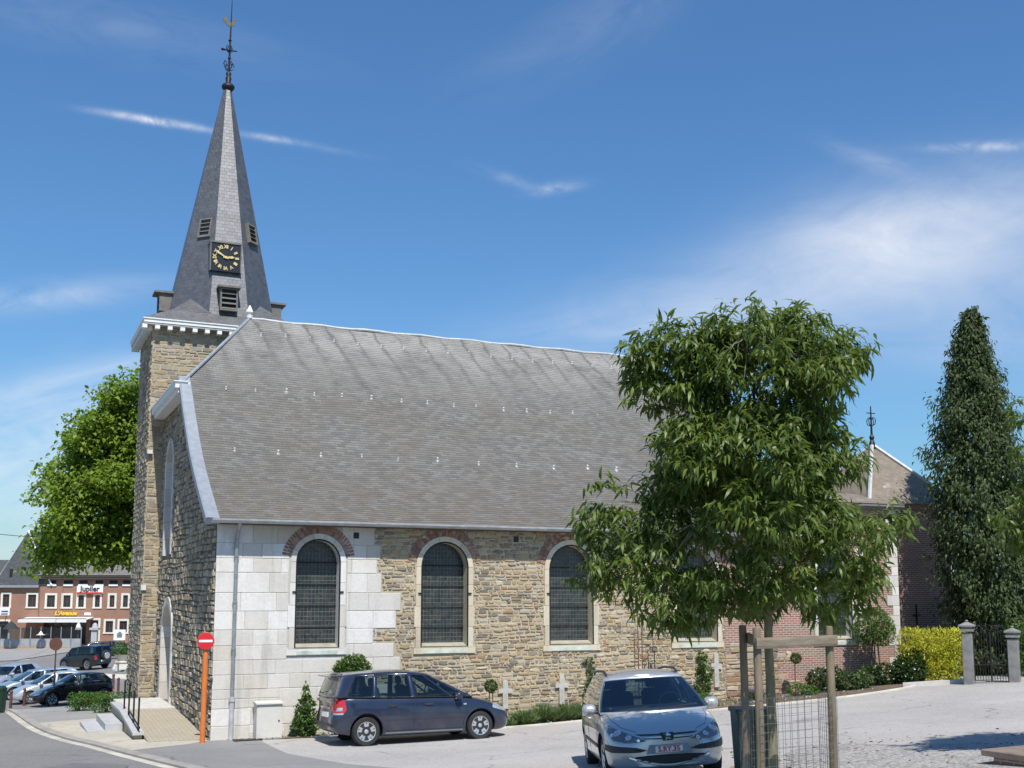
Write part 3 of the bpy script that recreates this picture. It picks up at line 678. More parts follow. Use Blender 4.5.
def window(w, fr, mat, i, depth=.26, brick=True, parent=church):
    u0, u1, zb, zs = w; r = (u1-u0)/2; c = (u0+u1)/2
    sill_d = .05
    mb = MB()
    ring_blocks(mb, u0, u1, zs, r+.004, r+.135, 7, .032, fr)
    hs = [0, .52, 1.05, 1.6, zs-zb]
    for s in (-1, 1):
        for a, b in zip(hs[:-1], hs[1:]):
            x0, x1 = sorted((c+s*(r+.004), c+s*(r+.135+.04*((a*7) % 1 > .5))))
            mb.prism([(x0, zb+a+.004), (x1, zb+a+.004), (x1, zb+b-.004), (x0, zb+b-.004)], lambda u, z: fr(u, z, -.01), lambda u, z: fr(u, z, .032))
    mb.prism([(u0-.19, zb-.15), (u1+.19, zb-.15), (u1+.19, zb-.003), (u0-.19, zb-.003)], lambda u, z: fr(u, z, -.01), lambda u, z: fr(u, z, .045))
    sur = mb.build('window_surround', mat, parent); fix_normals(sur)
    # stone lining of the opening
    A = arch(u0, u1, zb, zs, 18); ln = MB(); n = len(A); inn = arch(u0+.03, u1-.03, zb+.0, zs, 18)
    vs = [fr(u, z, .01) for u, z in A]+[fr(u, z, -depth-.03) for u, z in A]+[fr(u, z, .01) for u, z in inn]+[fr(u, z, -depth-.03) for u, z in inn]
    fs = []
    for k in range(1, n-1):
        j = k+1; fs += [(2*n+k, 2*n+j, 3*n+j, 3*n+k), (k, 2*n+k, 2*n+j, j) ]
    k, j = n-1, 0; fs += [(2*n+k, 2*n+j, 3*n+j, 3*n+k), (k, 2*n+k, 2*n+j, j)]
    ln.add(vs, fs); o = ln.build('lining', mat, sur)
    sl = MB(); sl.prism([(u0+.0, 0), (u1-.0, 0)] and [(-depth-.02, zb+.12), (-depth-.02, zb), (.04, zb), (.04, zb+.012)], lambda d, z: fr(u0, z, d), lambda d, z: fr(u1, z, d))
    o = sl.build('sill', M['sill'], sur); fix_normals(o)
    drip = MB(); drip.prism([(u0+.06, zb-.140), (u1-.06, zb-.140), (u1-.04, zb-.05), (u0+.04, zb-.05)], lambda u, z: fr(u, z, .03), lambda u, z: fr(u, z, .05))
    o = drip.build('copper_stain_strip', M['copper_green'], sur); fix_normals(o)
    gm = MB(); gm.prism(arch(u0+.01, u1-.01, zb+.01, zs, 18), lambda u, z: fr(u, z, -depth-.03), lambda u, z: fr(u, z, -depth))
    g = gm.build('window_pane', M['leaded'], parent); fix_normals(g)
    bars = MB()
    for k in range(1, 5):
        z = zb+.0+(zs+r*.55-zb)*k/4.6
        hw = r if z < zs else math.sqrt(max(0, r*r-(z-zs)**2))
        bars.tube([fr(c-hw+.03, z, -depth+.03), fr(c+hw-.03, z, -depth+.03)], .013, 5)
    # thin iron frame of the storm guard
    out = arch(u0+.015, u1-.015, zb+.02, zs, 18)
    bars.tube([fr(u, z, .02) for u, z in out]+[fr(*out[0], .02)], .019, 5)
    for s in (-1, 1): bars.box(*[tuple(q) for q in (np.minimum(fr(c+s*(r+.03)-.05, zb+1.35, -.02), fr(c+s*(r+.03)+.05, zb+1.39, .06)), np.maximum(fr(c+s*(r+.03)-.05, zb+1.35, -.02), fr(c+s*(r+.03)+.05, zb+1.39, .06)))])
    bars.build('saddle_bars', M['iron'], g)
    if brick:
        bm_ = MB(); ring_blocks(bm_, u0, u1, zs, r+.14, r+.26, 26, .022, fr, rad(10), rad(170), .009); ring_blocks(bm_, u0, u1, zs, r+.264, min(r+.375, 5.12-zs), 30, .022, fr, rad(10), rad(170), .009)
        o = bm_.build('brick_arch', M['redbrick'], parent); fix_normals(o)
for i, w in enumerate(WIN): window(w, frS, M['limestone'] if i == 0 else M['cream'], i)
window(CWIN, frS, M['limestone'], 5, brick=False)
# west door and niche dressings
for w, nm, dpt in ((DOOR, 'door_surround', .5), (NICHE, 'niche_surround', .35)):
    mb = MB(); u0, u1, zb, zs = w; r = (u1-u0)/2; c = (u0+u1)/2
    ring_blocks(mb, u0, u1, zs, r-.02, r+.19, 9, .07, frW, back=dpt-.02)
    zq = zb
    while zq < zs-.02:
        h = min(.52, zs-zq)
        for s in (-1, 1):
            x0, x1 = sorted((c+s*(r-.02), c+s*(r+.19)))
            mb.prism([(x0, zq+.004), (x1, zq+.004), (x1, zq+h-.004), (x0, zq+h-.004)], lambda u, z: frW(u, z, -dpt+.02), lambda u, z: frW(u, z, .07))
        zq += h
    o = mb.build(nm, M['limestone'], church); fix_normals(o)
mb = MB(); mb.prism(arch(*DOOR), lambda u, z: (.42, u, z), lambda u, z: (.49, u, z)); dd = mb.build('door', plain('oak_door', (.10, .055, .03), .7, 0, .3, 3), church); fix_normals(dd)
mb = MB(); mb.prism(arch(*NICHE), lambda u, z: (.28, u, z), lambda u, z: (.34, u, z)); o = mb.build('window_pane', M['leaded'], church); fix_normals(o)
# nave roof: bell-cast slope in stepped slate courses
PRO = [(-.40, 5.12), (.6, 5.72), (1.7, 6.42), (2.7, 7.15), (3.9, 8.22), (5.0, 9.3), (6.5, 10.68), (8.0, 12.08)]
prof = spline(PRO, 10); seg = np.r_[0, np.cumsum(np.hypot(*np.diff(prof, axis=0).T))]
RL = seg[-1]; nco = int(RL/.115)
def rp(s): return np.array([np.interp(s, seg, prof[:, 0]), np.interp(s, seg, prof[:, 1])])
def edgeL(y): return -.22 if y < 5 else -.22+(y-5)/3*2.38
def edgeR(y): return 17.7-(y+.4)/8.4*1.1
V = []; UV = []; FQ = []; NX = 40
for k in range(nco):
    s0, s1 = RL*k/nco, RL*(k+1)/nco
    for s, lift in ((s0, .008), (s1, .001)):
        y, z = rp(s)
        for i in range(NX+1):
            x = edgeL(y)+(edgeR(y)-edgeL(y))*i/NX
            wv = .018*math.sin(x*.9+y*.7)+.014*math.sin(x*2.3-y*1.9)
            V.append((x, y-lift*.7, z+lift*.7+wv)); UV.append((x, s))
    b = k*2*(NX+1)
    for i in range(NX):
        FQ.append((b+i, b+i+1, b+NX+1+i+1, b+NX+1+i))
        if k: FQ.append((b-(NX+1)+i, b-(NX+1)+i+1, b+i+1, b+i))
def uv_mesh(name, V, UV, F, mat, parent):
    me = bpy.data.meshes.new(name); me.from_pydata([tuple(v) for v in V], [], F); me.materials.append(mat)
    uv = me.uv_layers.new(name='UVMap'); li = np.zeros(len(me.loops), np.int32); me.loops.foreach_get('vertex_index', li)
    uv.data.foreach_set('uv', np.asarray(UV, np.float32)[li].ravel()); me.update(); return link(name, me, parent)
roof = uv_mesh('roof', V, UV, FQ, M['slate_nave'], church)
def flat_face(V, UV, F, pts, m=None):
    """add a planar roof face, first edge along the eave, with UV in metres"""
    P = [Vector(p) for p in pts]; a = (P[1]-P[0]).normalized(); nrm = a.cross(P[-1]-P[0]).normalized(); b = nrm.cross(a); i = len(V)
    for p in P: V.append(tuple(p)); UV.append(((p-P[0]).dot(a)+P[0].x*.37+P[0].y*.2, (p-P[0]).dot(b)))
    F.append(tuple(range(i, i+len(P))))
V, UV, F = [], [], []
flat_face(V, UV, F, [(17.7, 16.4, 5.12), (-.22, 16.4, 5.12), (-.22, 11, 9.3), (2.16, 8.0, 12.08), (16.6, 8.0, 12.08)])
flat_face(V, UV, F, [(17.7, -.4, 5.12), (17.7, 16.4, 5.12), (16.6, 8, 12.08)])
flat_face(V, UV, F, [(-.3, 11.02, 9.27), (-.3, 4.98, 9.27), (2.16, 8.0, 12.08)])
uv_mesh('roof_slope', V, UV, F, M['slate_nave'], church)
mb = MB()                                           # lead verge
vs = []; ss = np.linspace(0, RL*.655, 26)
for s in ss:
    y, z = rp(s); d = (rp(min(s+.05, RL))-rp(s)); d /= np.linalg.norm(d); ny_, nz_ = -d[1], d[0]
    for x, q in ((-.34, -.12), (-.34, .05), (-.30, .075), (-.02, .06), (.0, .02), (.0, -.10)): vs.append((x, y+ny_*q, z+nz_*q))
fs = [(i*6+k, i*6+(k+1) % 6, (i+1)*6+(k+1) % 6, (i+1)*6+k) for i in range(25) for k in range(6)]+[tuple(range(6)), tuple(range(150, 156))[::-1]]
mb.add(vs, fs); o = mb.build('verge_flashing', M['lead'], church); fix_normals(o)
mb = MB()
mb.tube([(-.24, 4.98, 9.36), (2.16, 8, 12.11)], .05, 8); mb.tube([(-.24, 11.02, 9.36), (2.16, 8, 12.12)], .07, 8)
mb.build('hip_flashing', M['lead'], church)
mb = MB(); rg = [(2.1+(16.6-2.1)*i/30, 8.0, 12.10+.02*math.sin(i*1.7)) for i in range(31)]; mb.tube(rg, .05, 8); mb.build('ridge_cap', M['zinc_pale'], church)
mb = MB(); mb.box((-.45, 4.9, 9.17), (-.05, 11.05, 9.34)); mb.box((-.36, 4.95, 9.04), (-.04, 11.0, 9.168)); mb.box((-.49, 4.86, 9.342), (-.10, 11.1, 9.37)); mb.build('gable_cornice', M['white_wood'], church)
mb = MB(); mb.lathe([(.09, -.08), (.10, .02), (.03, .05), (.12, .12), (.02, .34)], (2.16, 8, 12.2), 10); mb.build('ridge_finial', M['white_wood'], church)
# eave gutter, soffit, downpipe
mb = MB()
gp = [(.11*math.cos(t), .10*math.sin(t)) for t in np.linspace(math.pi, 2*math.pi, 9)]
gp = gp+[(a*.82, b*.82) for a, b in gp[::-1]]
mb.prism(gp, lambda a, b: (-.2, -.44+a, 5.16+b), lambda a, b: (17.75, -.44+a, 5.16+b)); o = mb.build('gutter', M['zinc_pale'], church); fix_normals(o)
mb = MB(); mb.box((0.02, -.33, 5.055), (17.3, -.005, 5.10)); mb.box((0.0, -.355, 5.04), (17.3, -.332, 5.115)); mb.build('soffit', plain('dark_soffit', (.10, .09, .08), .8), church)
mb = MB(); px_, zj = .46, .95
mb.tube([(px_, -.40, 5.08), (px_, -.30, 4.92), (px_, -.10, 4.74), (px_, -.085, 4.5), (px_, -.085, zj)], .05, 10)
for z in (4.3, 3.2, 2.1): mb.tube([(px_, -.085, z-.02), (px_, -.085, z+.02)], .063, 10)
dp = mb.build('downpipe', M['zinc'], church, smooth=50)
mb = MB(); mb.tube([(px_, -.085, -.1), (px_, -.085, zj-.05)], .062, 10); mb.tube([(px_, -.085, zj-.06), (px_, -.085, zj+.05)], .078, 10); mb.build('pipe_shoe', M['zinc_pale'], dp, smooth=50)
# roof hooks: one built, the others copied
def roof_pt(x, y):
    s = np.interp(y, prof[:, 0], seg); p = rp(s); d = rp(min(s+.1, RL))-rp(max(s-.1, 0)); return Vector((x, p[0], p[1])), math.atan2(d[1], d[0])
mb = MB(); mb.box((-.03, -.02, 0), (.03, .02, .13)); mb.box((-.03, -.16, .0), (.03, -.02, .03)); mb.box((-.025, -.14, .03), (.025, -.115, .085))
hook0 = mb.build('roof_hook', M['white_wood'], church); first = True
RH = random.Random(4)
for y, xs in ((4.95, [1.0+i*.86+RH.uniform(-.08, .08) for i in range(15)]), (2.75, [.75+i*1.18+RH.uniform(-.12, .12) for i in range(13)]), (7.35, [2.4+i*.78 for i in range(17)])):
    for x in xs:
        p, a = roof_pt(x, y+RH.uniform(-.05, .05)); h = hook0 if first else hook0.copy()
        if not first: COL.objects.link(h)
        first = False; h.location = p; h.rotation_euler = (a, 0, 0); sc = .6 if y > 7 else RH.uniform(.5, .85); h.scale = (sc,)*3
# vent holes and wall ties high on the south wall
for x in (3.43, 7.83): mb = MB(); mb.box((x-.07, -.024, 4.78), (x+.07, -.006, 4.93)); mb.build('putlog_hole', M['black'], church)

# tower
TX0, TX1, TY0, TY1, TZ = -.5, 4.45, 10.3, 13.7, 12.105
mb = MB(); mb.box((TX0, TY0, -1.2), (TX1, TY1, TZ)); tower = mb.build('tower_wall', M['mortar'], church)
def frTS(u, z, d): return (u, TY0-d, z)
def frTW(u, z, d): return (TX0-d, u, z)
facing('rubble_facing', frTS, TX0, TX1, -.6, TZ-.02, lambda u, z: True if z > 7.5 else u < .15, M['rubble_tower'], hr=(.08, .19), wr=(.14, .46), proud=(.006, .024), seed=31, gap=.032, jit=.026, cham=.018)
facing('rubble_facing', frTW, TY0, TY1, -.9, TZ-.02, lambda u, z: True, M['rubble_west'], hr=(.10, .2), wr=(.16, .4), proud=(.015, .05), gap=.025, seed=33, cham=.02)
for a, b in (((-.56, TY0-.07, 3.55), (-.40, TY0-.015, 3.72)), ((-.54, TY0-.16, 7.9), (-.38, TY0-.01, 8.02))): mb = MB(); mb.box(a, b); mb.build('corbel_stone', M['limestone'], church)
mb = MB(); mb.box((TX0-.33, TY0-.33, 12.17), (TX1+.33, TY1+.33, 12.275)); mb.box((TX0-.36, TY0-.36, 12.278), (TX1+.36, TY1+.36, 12.315))
co = mb.build('tower_cornice', M['white_wood'], church)
mb = MB(); mb.box((TX0-.31, TY0-.31, 12.11), (TX1+.31, TY1+.31, 12.168)); mb.build('cornice_soffit', M['white_dull'], co)
for i in range(15):
    mb = MB(); x = TX0-.30+i*(TX1-TX0+.60)/14; mb.box((x-.075, TY0-.30, 11.98), (x+.075, TY0-.03, 12.108)); mb.build('modillion', M['white_wood'], co)
for i in range(1, 12):
    y = TY0-.30+i*(TY1-TY0+.60)/11
    mb = MB(); mb.box((TX0-.30, y-.075, 11.98), (TX0-.03, y+.075, 12.108)); mb.build('modillion', M['white_wood'], co)

# spire: skirt, broaches and eight slated facets
SC = Vector((1.93, 12.2, 0)); SB, ST = 12.72, 21.5
def octa(a, s, z): return [Vector((SC.x+x, SC.y+y, z)) for x, y in ((-s, -a), (s, -a), (a, -s), (a, s), (s, a), (-s, a), (-a, s), (-a, -s))]
V, UV, F = [], [], []
o0, o1, o2 = octa(1.82, .66, SB), octa(1.69, .60, SB+.7), octa(.13, .055, ST)
for k in range(8):
    j = (k+1) % 8; flat_face(V, UV, F, [o0[k], o0[j], o1[j], o1[k]]); flat_face(V, UV, F, [o1[k], o1[j], o2[j], o2[k]])
sk = [Vector(p) for p in ((TX0-.36, TY0-.36, 12.317), (TX1+.36, TY0-.36, 12.317), (TX1+.36, TY1+.36, 12.317), (TX0-.36, TY1+.36, 12.317))]
s2 = [Vector((SC.x+x, SC.y+y, SB+.02)) for x, y in ((-1.86, -1.86), (1.86, -1.86), (1.86, 1.86), (-1.86, 1.86))]
for k in range(4): j = (k+1) % 4; flat_face(V, UV, F, [sk[k], sk[j], s2[j], s2[k]])
flat_face(V, UV, F, s2)
for k, (a, b) in enumerate(((7, 0), (1, 2), (3, 4), (5, 6))):       # broaches over the tower corners
    apex = (o0[a]+o0[b])/2*.985+Vector((SC.x, SC.y, 0))*.015; apex.z = SB+.62
    apex.x = SC.x+(apex.x-SC.x)*.955; apex.y = SC.y+(apex.y-SC.y)*.955
    c = s2[k]; la = Vector((o0[a].x, o0[a].y, SB+.03)); lb = Vector((o0[b].x, o0[b].y, SB+.03))
    if k == 0: la, lb = Vector((s2[0].x, o0[7].y+.1, SB+.03)), Vector((o0[0].x+.1, s2[0].y, SB+.03))
    flat_face(V, UV, F, [la, c, apex]); flat_face(V, UV, F, [c, lb, apex])
spire = uv_mesh('spire', V, UV, F, M['slate_spire'], church)
# louvred openings
def louver(name, c, face_az, w, h, tilt, hood=.0, depth=.35):
    """framed louvre box; face_az is the compass of its outward face from south, tilt leans it with the slates"""
    Mx = Matrix.Translation(c) @ Matrix.Rotation(face_az, 4, 'Z') @ Matrix.Rotation(tilt, 4, 'X')
    mb = MB(); t = .05
    for a, b in (((-w/2, -.06, 0), (-w/2+t, depth, h)), ((w/2-t, -.06, 0), (w/2, depth, h)), ((-w/2+t, -.06, 0), (w/2-t, depth, t)), ((-w/2+t, -.06, h-t), (w/2-t, depth, h))): mb.box(a, b, 0, Mx)
    mb.box((-w/2+t, .10, t), (w/2-t, .13, h-t), 1, Mx)
    ns = max(3, int(h/.17))
    for i in range(ns):
        z = t+(h-2*t)*(i+.35)/ns; mb.add([tuple(Mx @ Vector(v)) for v in ((-w/2+t, -.05, z-.05), (w/2-t, -.05, z-.05), (w/2-t, .09, z+.05), (-w/2+t, .09, z+.05), (-w/2+t, -.05, z-.03), (w/2-t, -.05, z-.03), (w/2-t, .09, z+.07), (-w/2+t, .09, z+.07))], [(0, 3, 2, 1), (4, 5, 6, 7), (0, 1, 5, 4), (1, 2, 6, 5), (2, 3, 7, 6), (3, 0, 4, 7)])
    if hood: mb.box((-w/2-.08, -hood, h), (w/2+.08, depth+.1, h+.07), 2, Mx)
    o = mb.build(name, [M['louver'], M['black'], M['slate_spire_trim']], spire); return o
M['slate_spire_trim'] = plain('dormer_lead', (.15, .14, .125), .7, 0, .2)
def facet_pt(az, z, side=0):
    a = np.interp(z, [SB, SB+.7, ST], [1.82, 1.69, .13]); s = np.interp(z, [SB, SB+.7, ST], [.66, .60, .055])
    if az % 90: a = (a+s)/math.sqrt(2)
    t = rad(az); return Vector((SC.x+a*math.sin(t), SC.y-a*math.cos(t), z))
TL = -math.atan2(1.56, 8.1)
louver('belfry_louver', facet_pt(0, 12.85)+Vector((-.05, -.18, 0)), 0, .58, .78, 0, hood=.16, depth=.5)
louver('belfry_louver', facet_pt(-45, 15.6)+Vector((0.08, -.10, 0)), rad(-45), .50, .72, TL, depth=.12)
louver('belfry_louver', facet_pt(45, 15.6)+Vector((.05, -.05, 0)), rad(45), .50, .72, TL, depth=.12)
louver('belfry_louver', facet_pt(-90, 13.05)+Vector((-.28, 0, 0)), rad(-90), .62, .62, 0, hood=.22, depth=.6)
louver('belfry_louver', facet_pt(90, 13.05)+Vector((.28, 0, 0)), rad(90), .62, .62, 0, hood=.22, depth=.6)
# clock
mb = MB(); ck = Vector((1.79, 10.55, 14.78)); hw = .49
mb.box((ck.x-hw, ck.y, ck.z-hw), (ck.x+hw, ck.y+.9, ck.z+hw), 0)
mb.box((ck.x-hw-.05, ck.y-.03, ck.z+hw), (ck.x+hw+.05, ck.y+.7, ck.z+hw+.05), 1)
for s in (-1, 1): mb.box((ck.x+s*(hw+.02)-.018, ck.y-.02, ck.z-hw), (ck.x+s*(hw+.02)+.018, ck.y+.7, ck.z+hw), 1)
clock = mb.build('clock_face', [plain('clock_black', (.012, .016, .022), .4), M['louver']], spire)
for k, s in enumerate(('XII', 'I', 'II', 'III', 'IIII', 'V', 'VI', 'VII', 'VIII', 'IX', 'X', 'XI')):
    vs, fs = text_mesh(s, .17, .008, .006, spacing=.82 if len(s) > 2 else .95); a = rad(30*k)
    Mx = Matrix.Translation((ck.x+.37*math.sin(a), ck.y-.012, ck.z+.37*math.cos(a))) @ Matrix.Rotation(a, 4, 'Y') @ Matrix.Rotation(rad(90), 4, 'X') @ Matrix.Scale(.82 if len(s) > 2 else 1.0, 4, (1, 0, 0))
    mb = MB(); mb.add([tuple(Mx @ v) for v in vs], fs); mb.build('clock_numeral', M['gold'], spire)
mb = MB()
for ang, L, w in ((rad(300), .40, .028), (rad(85), .29, .036)):
    d = Vector((math.sin(ang), 0, math.cos(ang))); p = Vector((d.z, 0, -d.x)); c0 = Vector((ck.x, ck.y-.03, ck.z)); y = Vector((0, .008, 0))
    pts = [c0-d*.09-p*w*.6, c0-d*.09+p*w*.6, c0+p*w*.5, c0+d*L*.72+p*w*1.25, c0+d*L, c0+d*L*.72-p*w*1.25, c0-p*w*.5]
    mb.add([tuple(q-y) for q in pts]+[tuple(q+y) for q in pts], [tuple(range(7)), tuple(range(7, 14))[::-1]]+[(i, 7+i, 7+(i+1) % 7, (i+1) % 7) for i in range(7)])
mb.lathe([(.045, -.015), (.045, .015)], (0, 0, 0), 12, 0, Matrix.Translation((ck.x, ck.y-.035, ck.z)) @ Matrix.Rotation(rad(90), 4, 'X'))
mb.build('clock_hands', M['gold'], spire)
# ball, scrolled cross and weathercock
mb = MB(); T = Vector((SC.x+.02, SC.y, 0))
mb.lathe([(.13, 21.44), (.17, 21.5), (.22, 21.55), (.235, 21.62), (.20, 21.69), (.12, 21.73), (.085, 21.8), (.11, 21.95), (.07, 22.02), (.10, 22.12), (.05, 22.2)], (T.x, T.y, 0), 14)
o = mb.build('spire_ball', M['iron'], spire, smooth=60)
mb = MB(); pole = [(T.x, T.y, 22.0), (T.x+.015, T.y, 23.2), (T.x+.04, T.y, 24.95)]
mb.tube(pole, [.045, .035, .012], 8)
for a in (0, 90, 180, 270):                 # scrolls
    ca, sa = math.cos(rad(a+25)), math.sin(rad(a+25)); mb.tube([(T.x+ca*q, T.y+sa*q, z) for q, z in ((.03, 22.25), (.17, 22.32), (.22, 22.45), (.16, 22.58), (.10, 22.5), (.14, 22.43))], .016, 5)
    mb.tube([(T.x+ca*q, T.y+sa*q, z) for q, z in ((.02, 22.95), (.12, 23.0), (.13, 23.12), (.06, 23.2))], .014, 5)
for t in (22.72, 23.4): mb.lathe([(.03, t-.06), (.065, t), (.03, t+.06)], (T.x+.01, T.y, 0), 8)
d = Vector((.55, .75, .38)).normalized()       # slanting arrow bar
c0 = Vector((T.x+.01, T.y, 23.02)); mb.tube([c0-d*.62, c0-d*.3, c0+d*.3, c0+d*.62], [.05, .028, .028, .02], 6)
mb.build('vane_cross', M['iron'], spire)
mb = MB(); ckx = [(-.30, -.02), (-.33, .14), (-.25, .24), (-.16, .20), (-.19, .08), (-.12, .02), (.0, .03), (.06, .10), (.07, .22), (.13, .26), (.16, .20), (.20, .17), (.15, .14), (.15, .02), (.08, -.08), (-.02, -.11), (-.02, -.17), (-.06, -.11), (-.16, -.09), (-.22, -.02), (-.26, .06)]
mb.prism(ckx, lambda a, b: (T.x+.03+a*.85, T.y-.02, 24.05+b), lambda a, b: (T.x+.03+a*.85, T.y+.02, 24.05+b)); o = mb.build('weathercock', plain('tarnished_gilt', (.13, .11, .07), .5, .5), spire); fix_normals(o)

# chancel dressings and the pyramid-roofed apse behind it
mb = MB(); mq = MB(); R = random.Random(8); z = -.3; k = 0
while z < 6.0:
    h = R.uniform(.26, .36); w = (.24, .46)[k % 2]; k += 1
    mb.box((20.9-w, -.022, z+.004), (20.915, .1, min(z+h, 6.04)-.004)); z += h
    if 1.9 < z < 5.0: w2 = (.14, .30)[k % 2]; mq.box((19.26, -.018, z-h+.004), (19.26+w2, .1, z-.004))
mb.build('quoin_stones', M['limestone'], church); mq.build('jamb_stones', M['limestone'], church)
mb = MB(); mb.box((17.2, -.16, 6.03), (21.05, 9.05, 6.12)); mb.box((17.15, -.24, 6.122), (21.1, 9.1, 6.2)); mb.build('chancel_cornice', plain('grey_cornice', (.17, .16, .15), .8), church)
V, UV, F = [], [], []
flat_face(V, UV, F, [(17.15, -.26, 6.205), (21.12, -.26, 6.205), (21.12, 2.2, 6.75), (17.15, 2.2, 6.75)])
flat_face(V, UV, F, [(17.15, 9.2, 6.205), (17.15, -.26, 6.205), (17.15, 2.2, 6.75), (17.15, 9.2, 6.75)])
flat_face(V, UV, F, [(17.15, 2.2, 6.75), (21.12, 2.2, 6.75), (21.12, 9.2, 6.75), (17.15, 9.2, 6.75)])
uv_mesh('chancel_roof', V, UV, F, M['slate_apse'], church)
PX, PY_, PS = 20.85, 1.05, 3.9
mb = MB(); mb.box((PX+.28, PY_+.28, -.5), (PX+PS-.28, PY_+PS-.28, 6.38)); mb.box((PX+.2, PY_+.2, 6.2), (PX+PS-.2, PY_+PS-.2, 6.381)); mb.build('apse_wall', M['brick'], church)
V, UV, F = [], [], []
ap = Vector((PX+PS/2, PY_+PS/2, 8.55)); cs = [Vector(p) for p in ((PX, PY_, 6.38), (PX+PS, PY_, 6.38), (PX+PS, PY_+PS, 6.38), (PX, PY_+PS, 6.38))]
for k in range(4): flat_face(V, UV, F, [cs[k], cs[(k+1) % 4], ap])
flat_face(V, UV, F, [c-Vector((0, 0, .002)) for c in cs[::-1]])
uv_mesh('apse_roof', V, UV, F, M['slate_apse'], church)
mb = MB()
for k in range(4): mb.tube([cs[k]+Vector((0, 0, .04)), ap+Vector((0, 0, .05))], .07, 6)
mb.build('hip_flashing', M['zinc_pale'], church)
mb = MB(); mb.lathe([(.14, 8.45), (.10, 8.65), (.06, 8.75), (.09, 8.85), (.04, 8.95)], (ap.x, ap.y, 0), 10)
mb.tube([(ap.x, ap.y, 8.9), (ap.x, ap.y, 9.95)], [.045, .02], 6)
for a in (0, 90, 180, 270): mb.tube([(ap.x+math.cos(rad(a+20))*q, ap.y+math.sin(rad(a+20))*q, z) for q, z in ((.02, 9.25), (.14, 9.3), (.17, 9.45), (.10, 9.55), (.02, 9.48))], .016, 5)
mb.tube([(ap.x-.18, ap.y, 9.7), (ap.x+.18, ap.y, 9.7)], .018, 5); mb.build('apse_finial', M['iron'], church)
mb = MB()                                        # iron tie anchor on the shaded wall
mb.tube([(PX+2.0, PY_+.25, 2.35), (PX+2.0, PY_+.25, 3.1)], .025, 6); mb.tube([(PX+1.85, PY_+.25, 2.75), (PX+2.15, PY_+.25, 2.75)], .022, 6); mb.build('tie_anchor', M['iron'], church)
# ramp, platform, steps and railing at the west door
st = empty('door_ramp', (0, 0, 0)); tag(st, 'paved ramp with low sloping side wall rising to the arched west door', 'ramp')
M['ramp_paving'] = bricks('ramp_paving', (.40, .36, .28), (.36, .32, .25), (.26, .23, .18), .2, .1, .008, .3, (.25, .22, .17), .3)
def paving(name):
    m, n = newmat(name); oc = n.n('TexCoord').outputs['Object']
    b = n.n('TexBrick', {'Vector': oc, 'Color1': (.42, .37, .28), 'Color2': (.37, .33, .255), 'Mortar': (.25, .22, .17), 'Scale': 1, 'Mortar Size': .012, 'Brick Width': .22, 'Row Height': .11})
    nz = n.noise(oc, 2, 5, .7); finish(n, n.mix(n.maprange(nz, .4, .75, 0, .4), b.outputs[0], (.27, .24, .18)), .92, b.outputs['Fac'], -.3, .008, spec=.2); return m
M['ramp_top'] = paving('ramp_blocks')
mb = MB(); x0, x1 = -1.36, -.03
mb.prism([(.2, -.25), (.2, .03), (5.4, .29), (5.4, -.5)], lambda y, z: (x0, y, z), lambda y, z: (x1, y, z)); o = mb.build('ramp_slope', M['ramp_top'], st); fix_normals(o)
mb = MB(); mb.box((-1.36, 5.403, -.6), (-.03, 8.9, .31)); mb.build('platform', M['concrete'], st)
mb = MB(); mb.prism([(1.05, -.2), (1.05, .10), (4.2, .332), (6.8, .332), (6.8, -.7), (3.0, -.4)], lambda y, z: (-1.58, y, z), lambda y, z: (-1.40, y, z), 0)
o = mb.build('side_wall', M['rubble_west'], st); fix_normals(o)
mb = MB(); mb.prism([(.95, .10), (.95, .16), (4.2, .40), (6.85, .40), (6.85, .334), (4.2, .334)], lambda y, z: (-1.63, y, z), lambda y, z: (-1.37, y, z)); o = mb.build('coping', M['bluestone'], st); fix_normals(o)
stp = empty('door_steps'); tag(stp, 'two grey stone steps beside the ramp wall of the church door', 'steps')
for k in range(2):
    mb = MB(); w = .42*(2-k); mb.box((-1.605-w, 3.5+k*.003, -.6), (-1.605, 6.3-k*.003, .02+k*.17-.06)); mb.build('step', M['bluestone'], stp)
rl = empty('railing'); tag(rl, 'thin black iron railing standing on the ramp coping', 'railing')
ps = [(4.55, .40), (3.42, .39), (2.3, .30), (1.22, .21)]
for y, z in ps:
    mb = MB(); mb.tube([(-1.48, y, z-.05), (-1.48, y, z+.74)], .022, 8); mb.build('post', M['iron'], rl)
mb = MB(); mb.tube([(-1.48, 3.42, .47), (-1.48, .95, .27)], .022, 8); mb.tube([(-1.48, 4.55, 1.12), (-1.40, 4.6, 1.16), (-1.33, 4.55, 1.05), (-1.35, 4.5, .9)], .016, 6); mb.build('rail', M['iron'], rl)

# ---------------------------------------------------------------- cars
def crom(xs, ks):
    """smooth interpolation through (x, value) keys"""
    k = sorted(ks); X = np.array([a for a, _ in k]); Yv = np.array([b for _, b in k]); m = np.zeros(len(X)); h = np.diff(X); dl = np.diff(Yv)/h
    m[0], m[-1] = dl[0], dl[-1]
    for i in range(1, len(X)-1):
        m[i] = 0 if dl[i-1]*dl[i] <= 0 else 3*(h[i-1]+h[i])/((2*h[i]+h[i-1])/dl[i-1]+(h[i]+2*h[i-1])/dl[i])
    xs = np.clip(np.asarray(xs, float), X[0], X[-1]); i = np.clip(np.searchsorted(X, xs)-1, 0, len(h)-1); t = (xs-X[i])/h[i]
    return (2*t**3-3*t**2+1)*Yv[i]+(t**3-2*t**2+t)*h[i]*m[i]+(-2*t**3+3*t**2)*Yv[i+1]+(t**3-t**2)*h[i]*m[i+1]
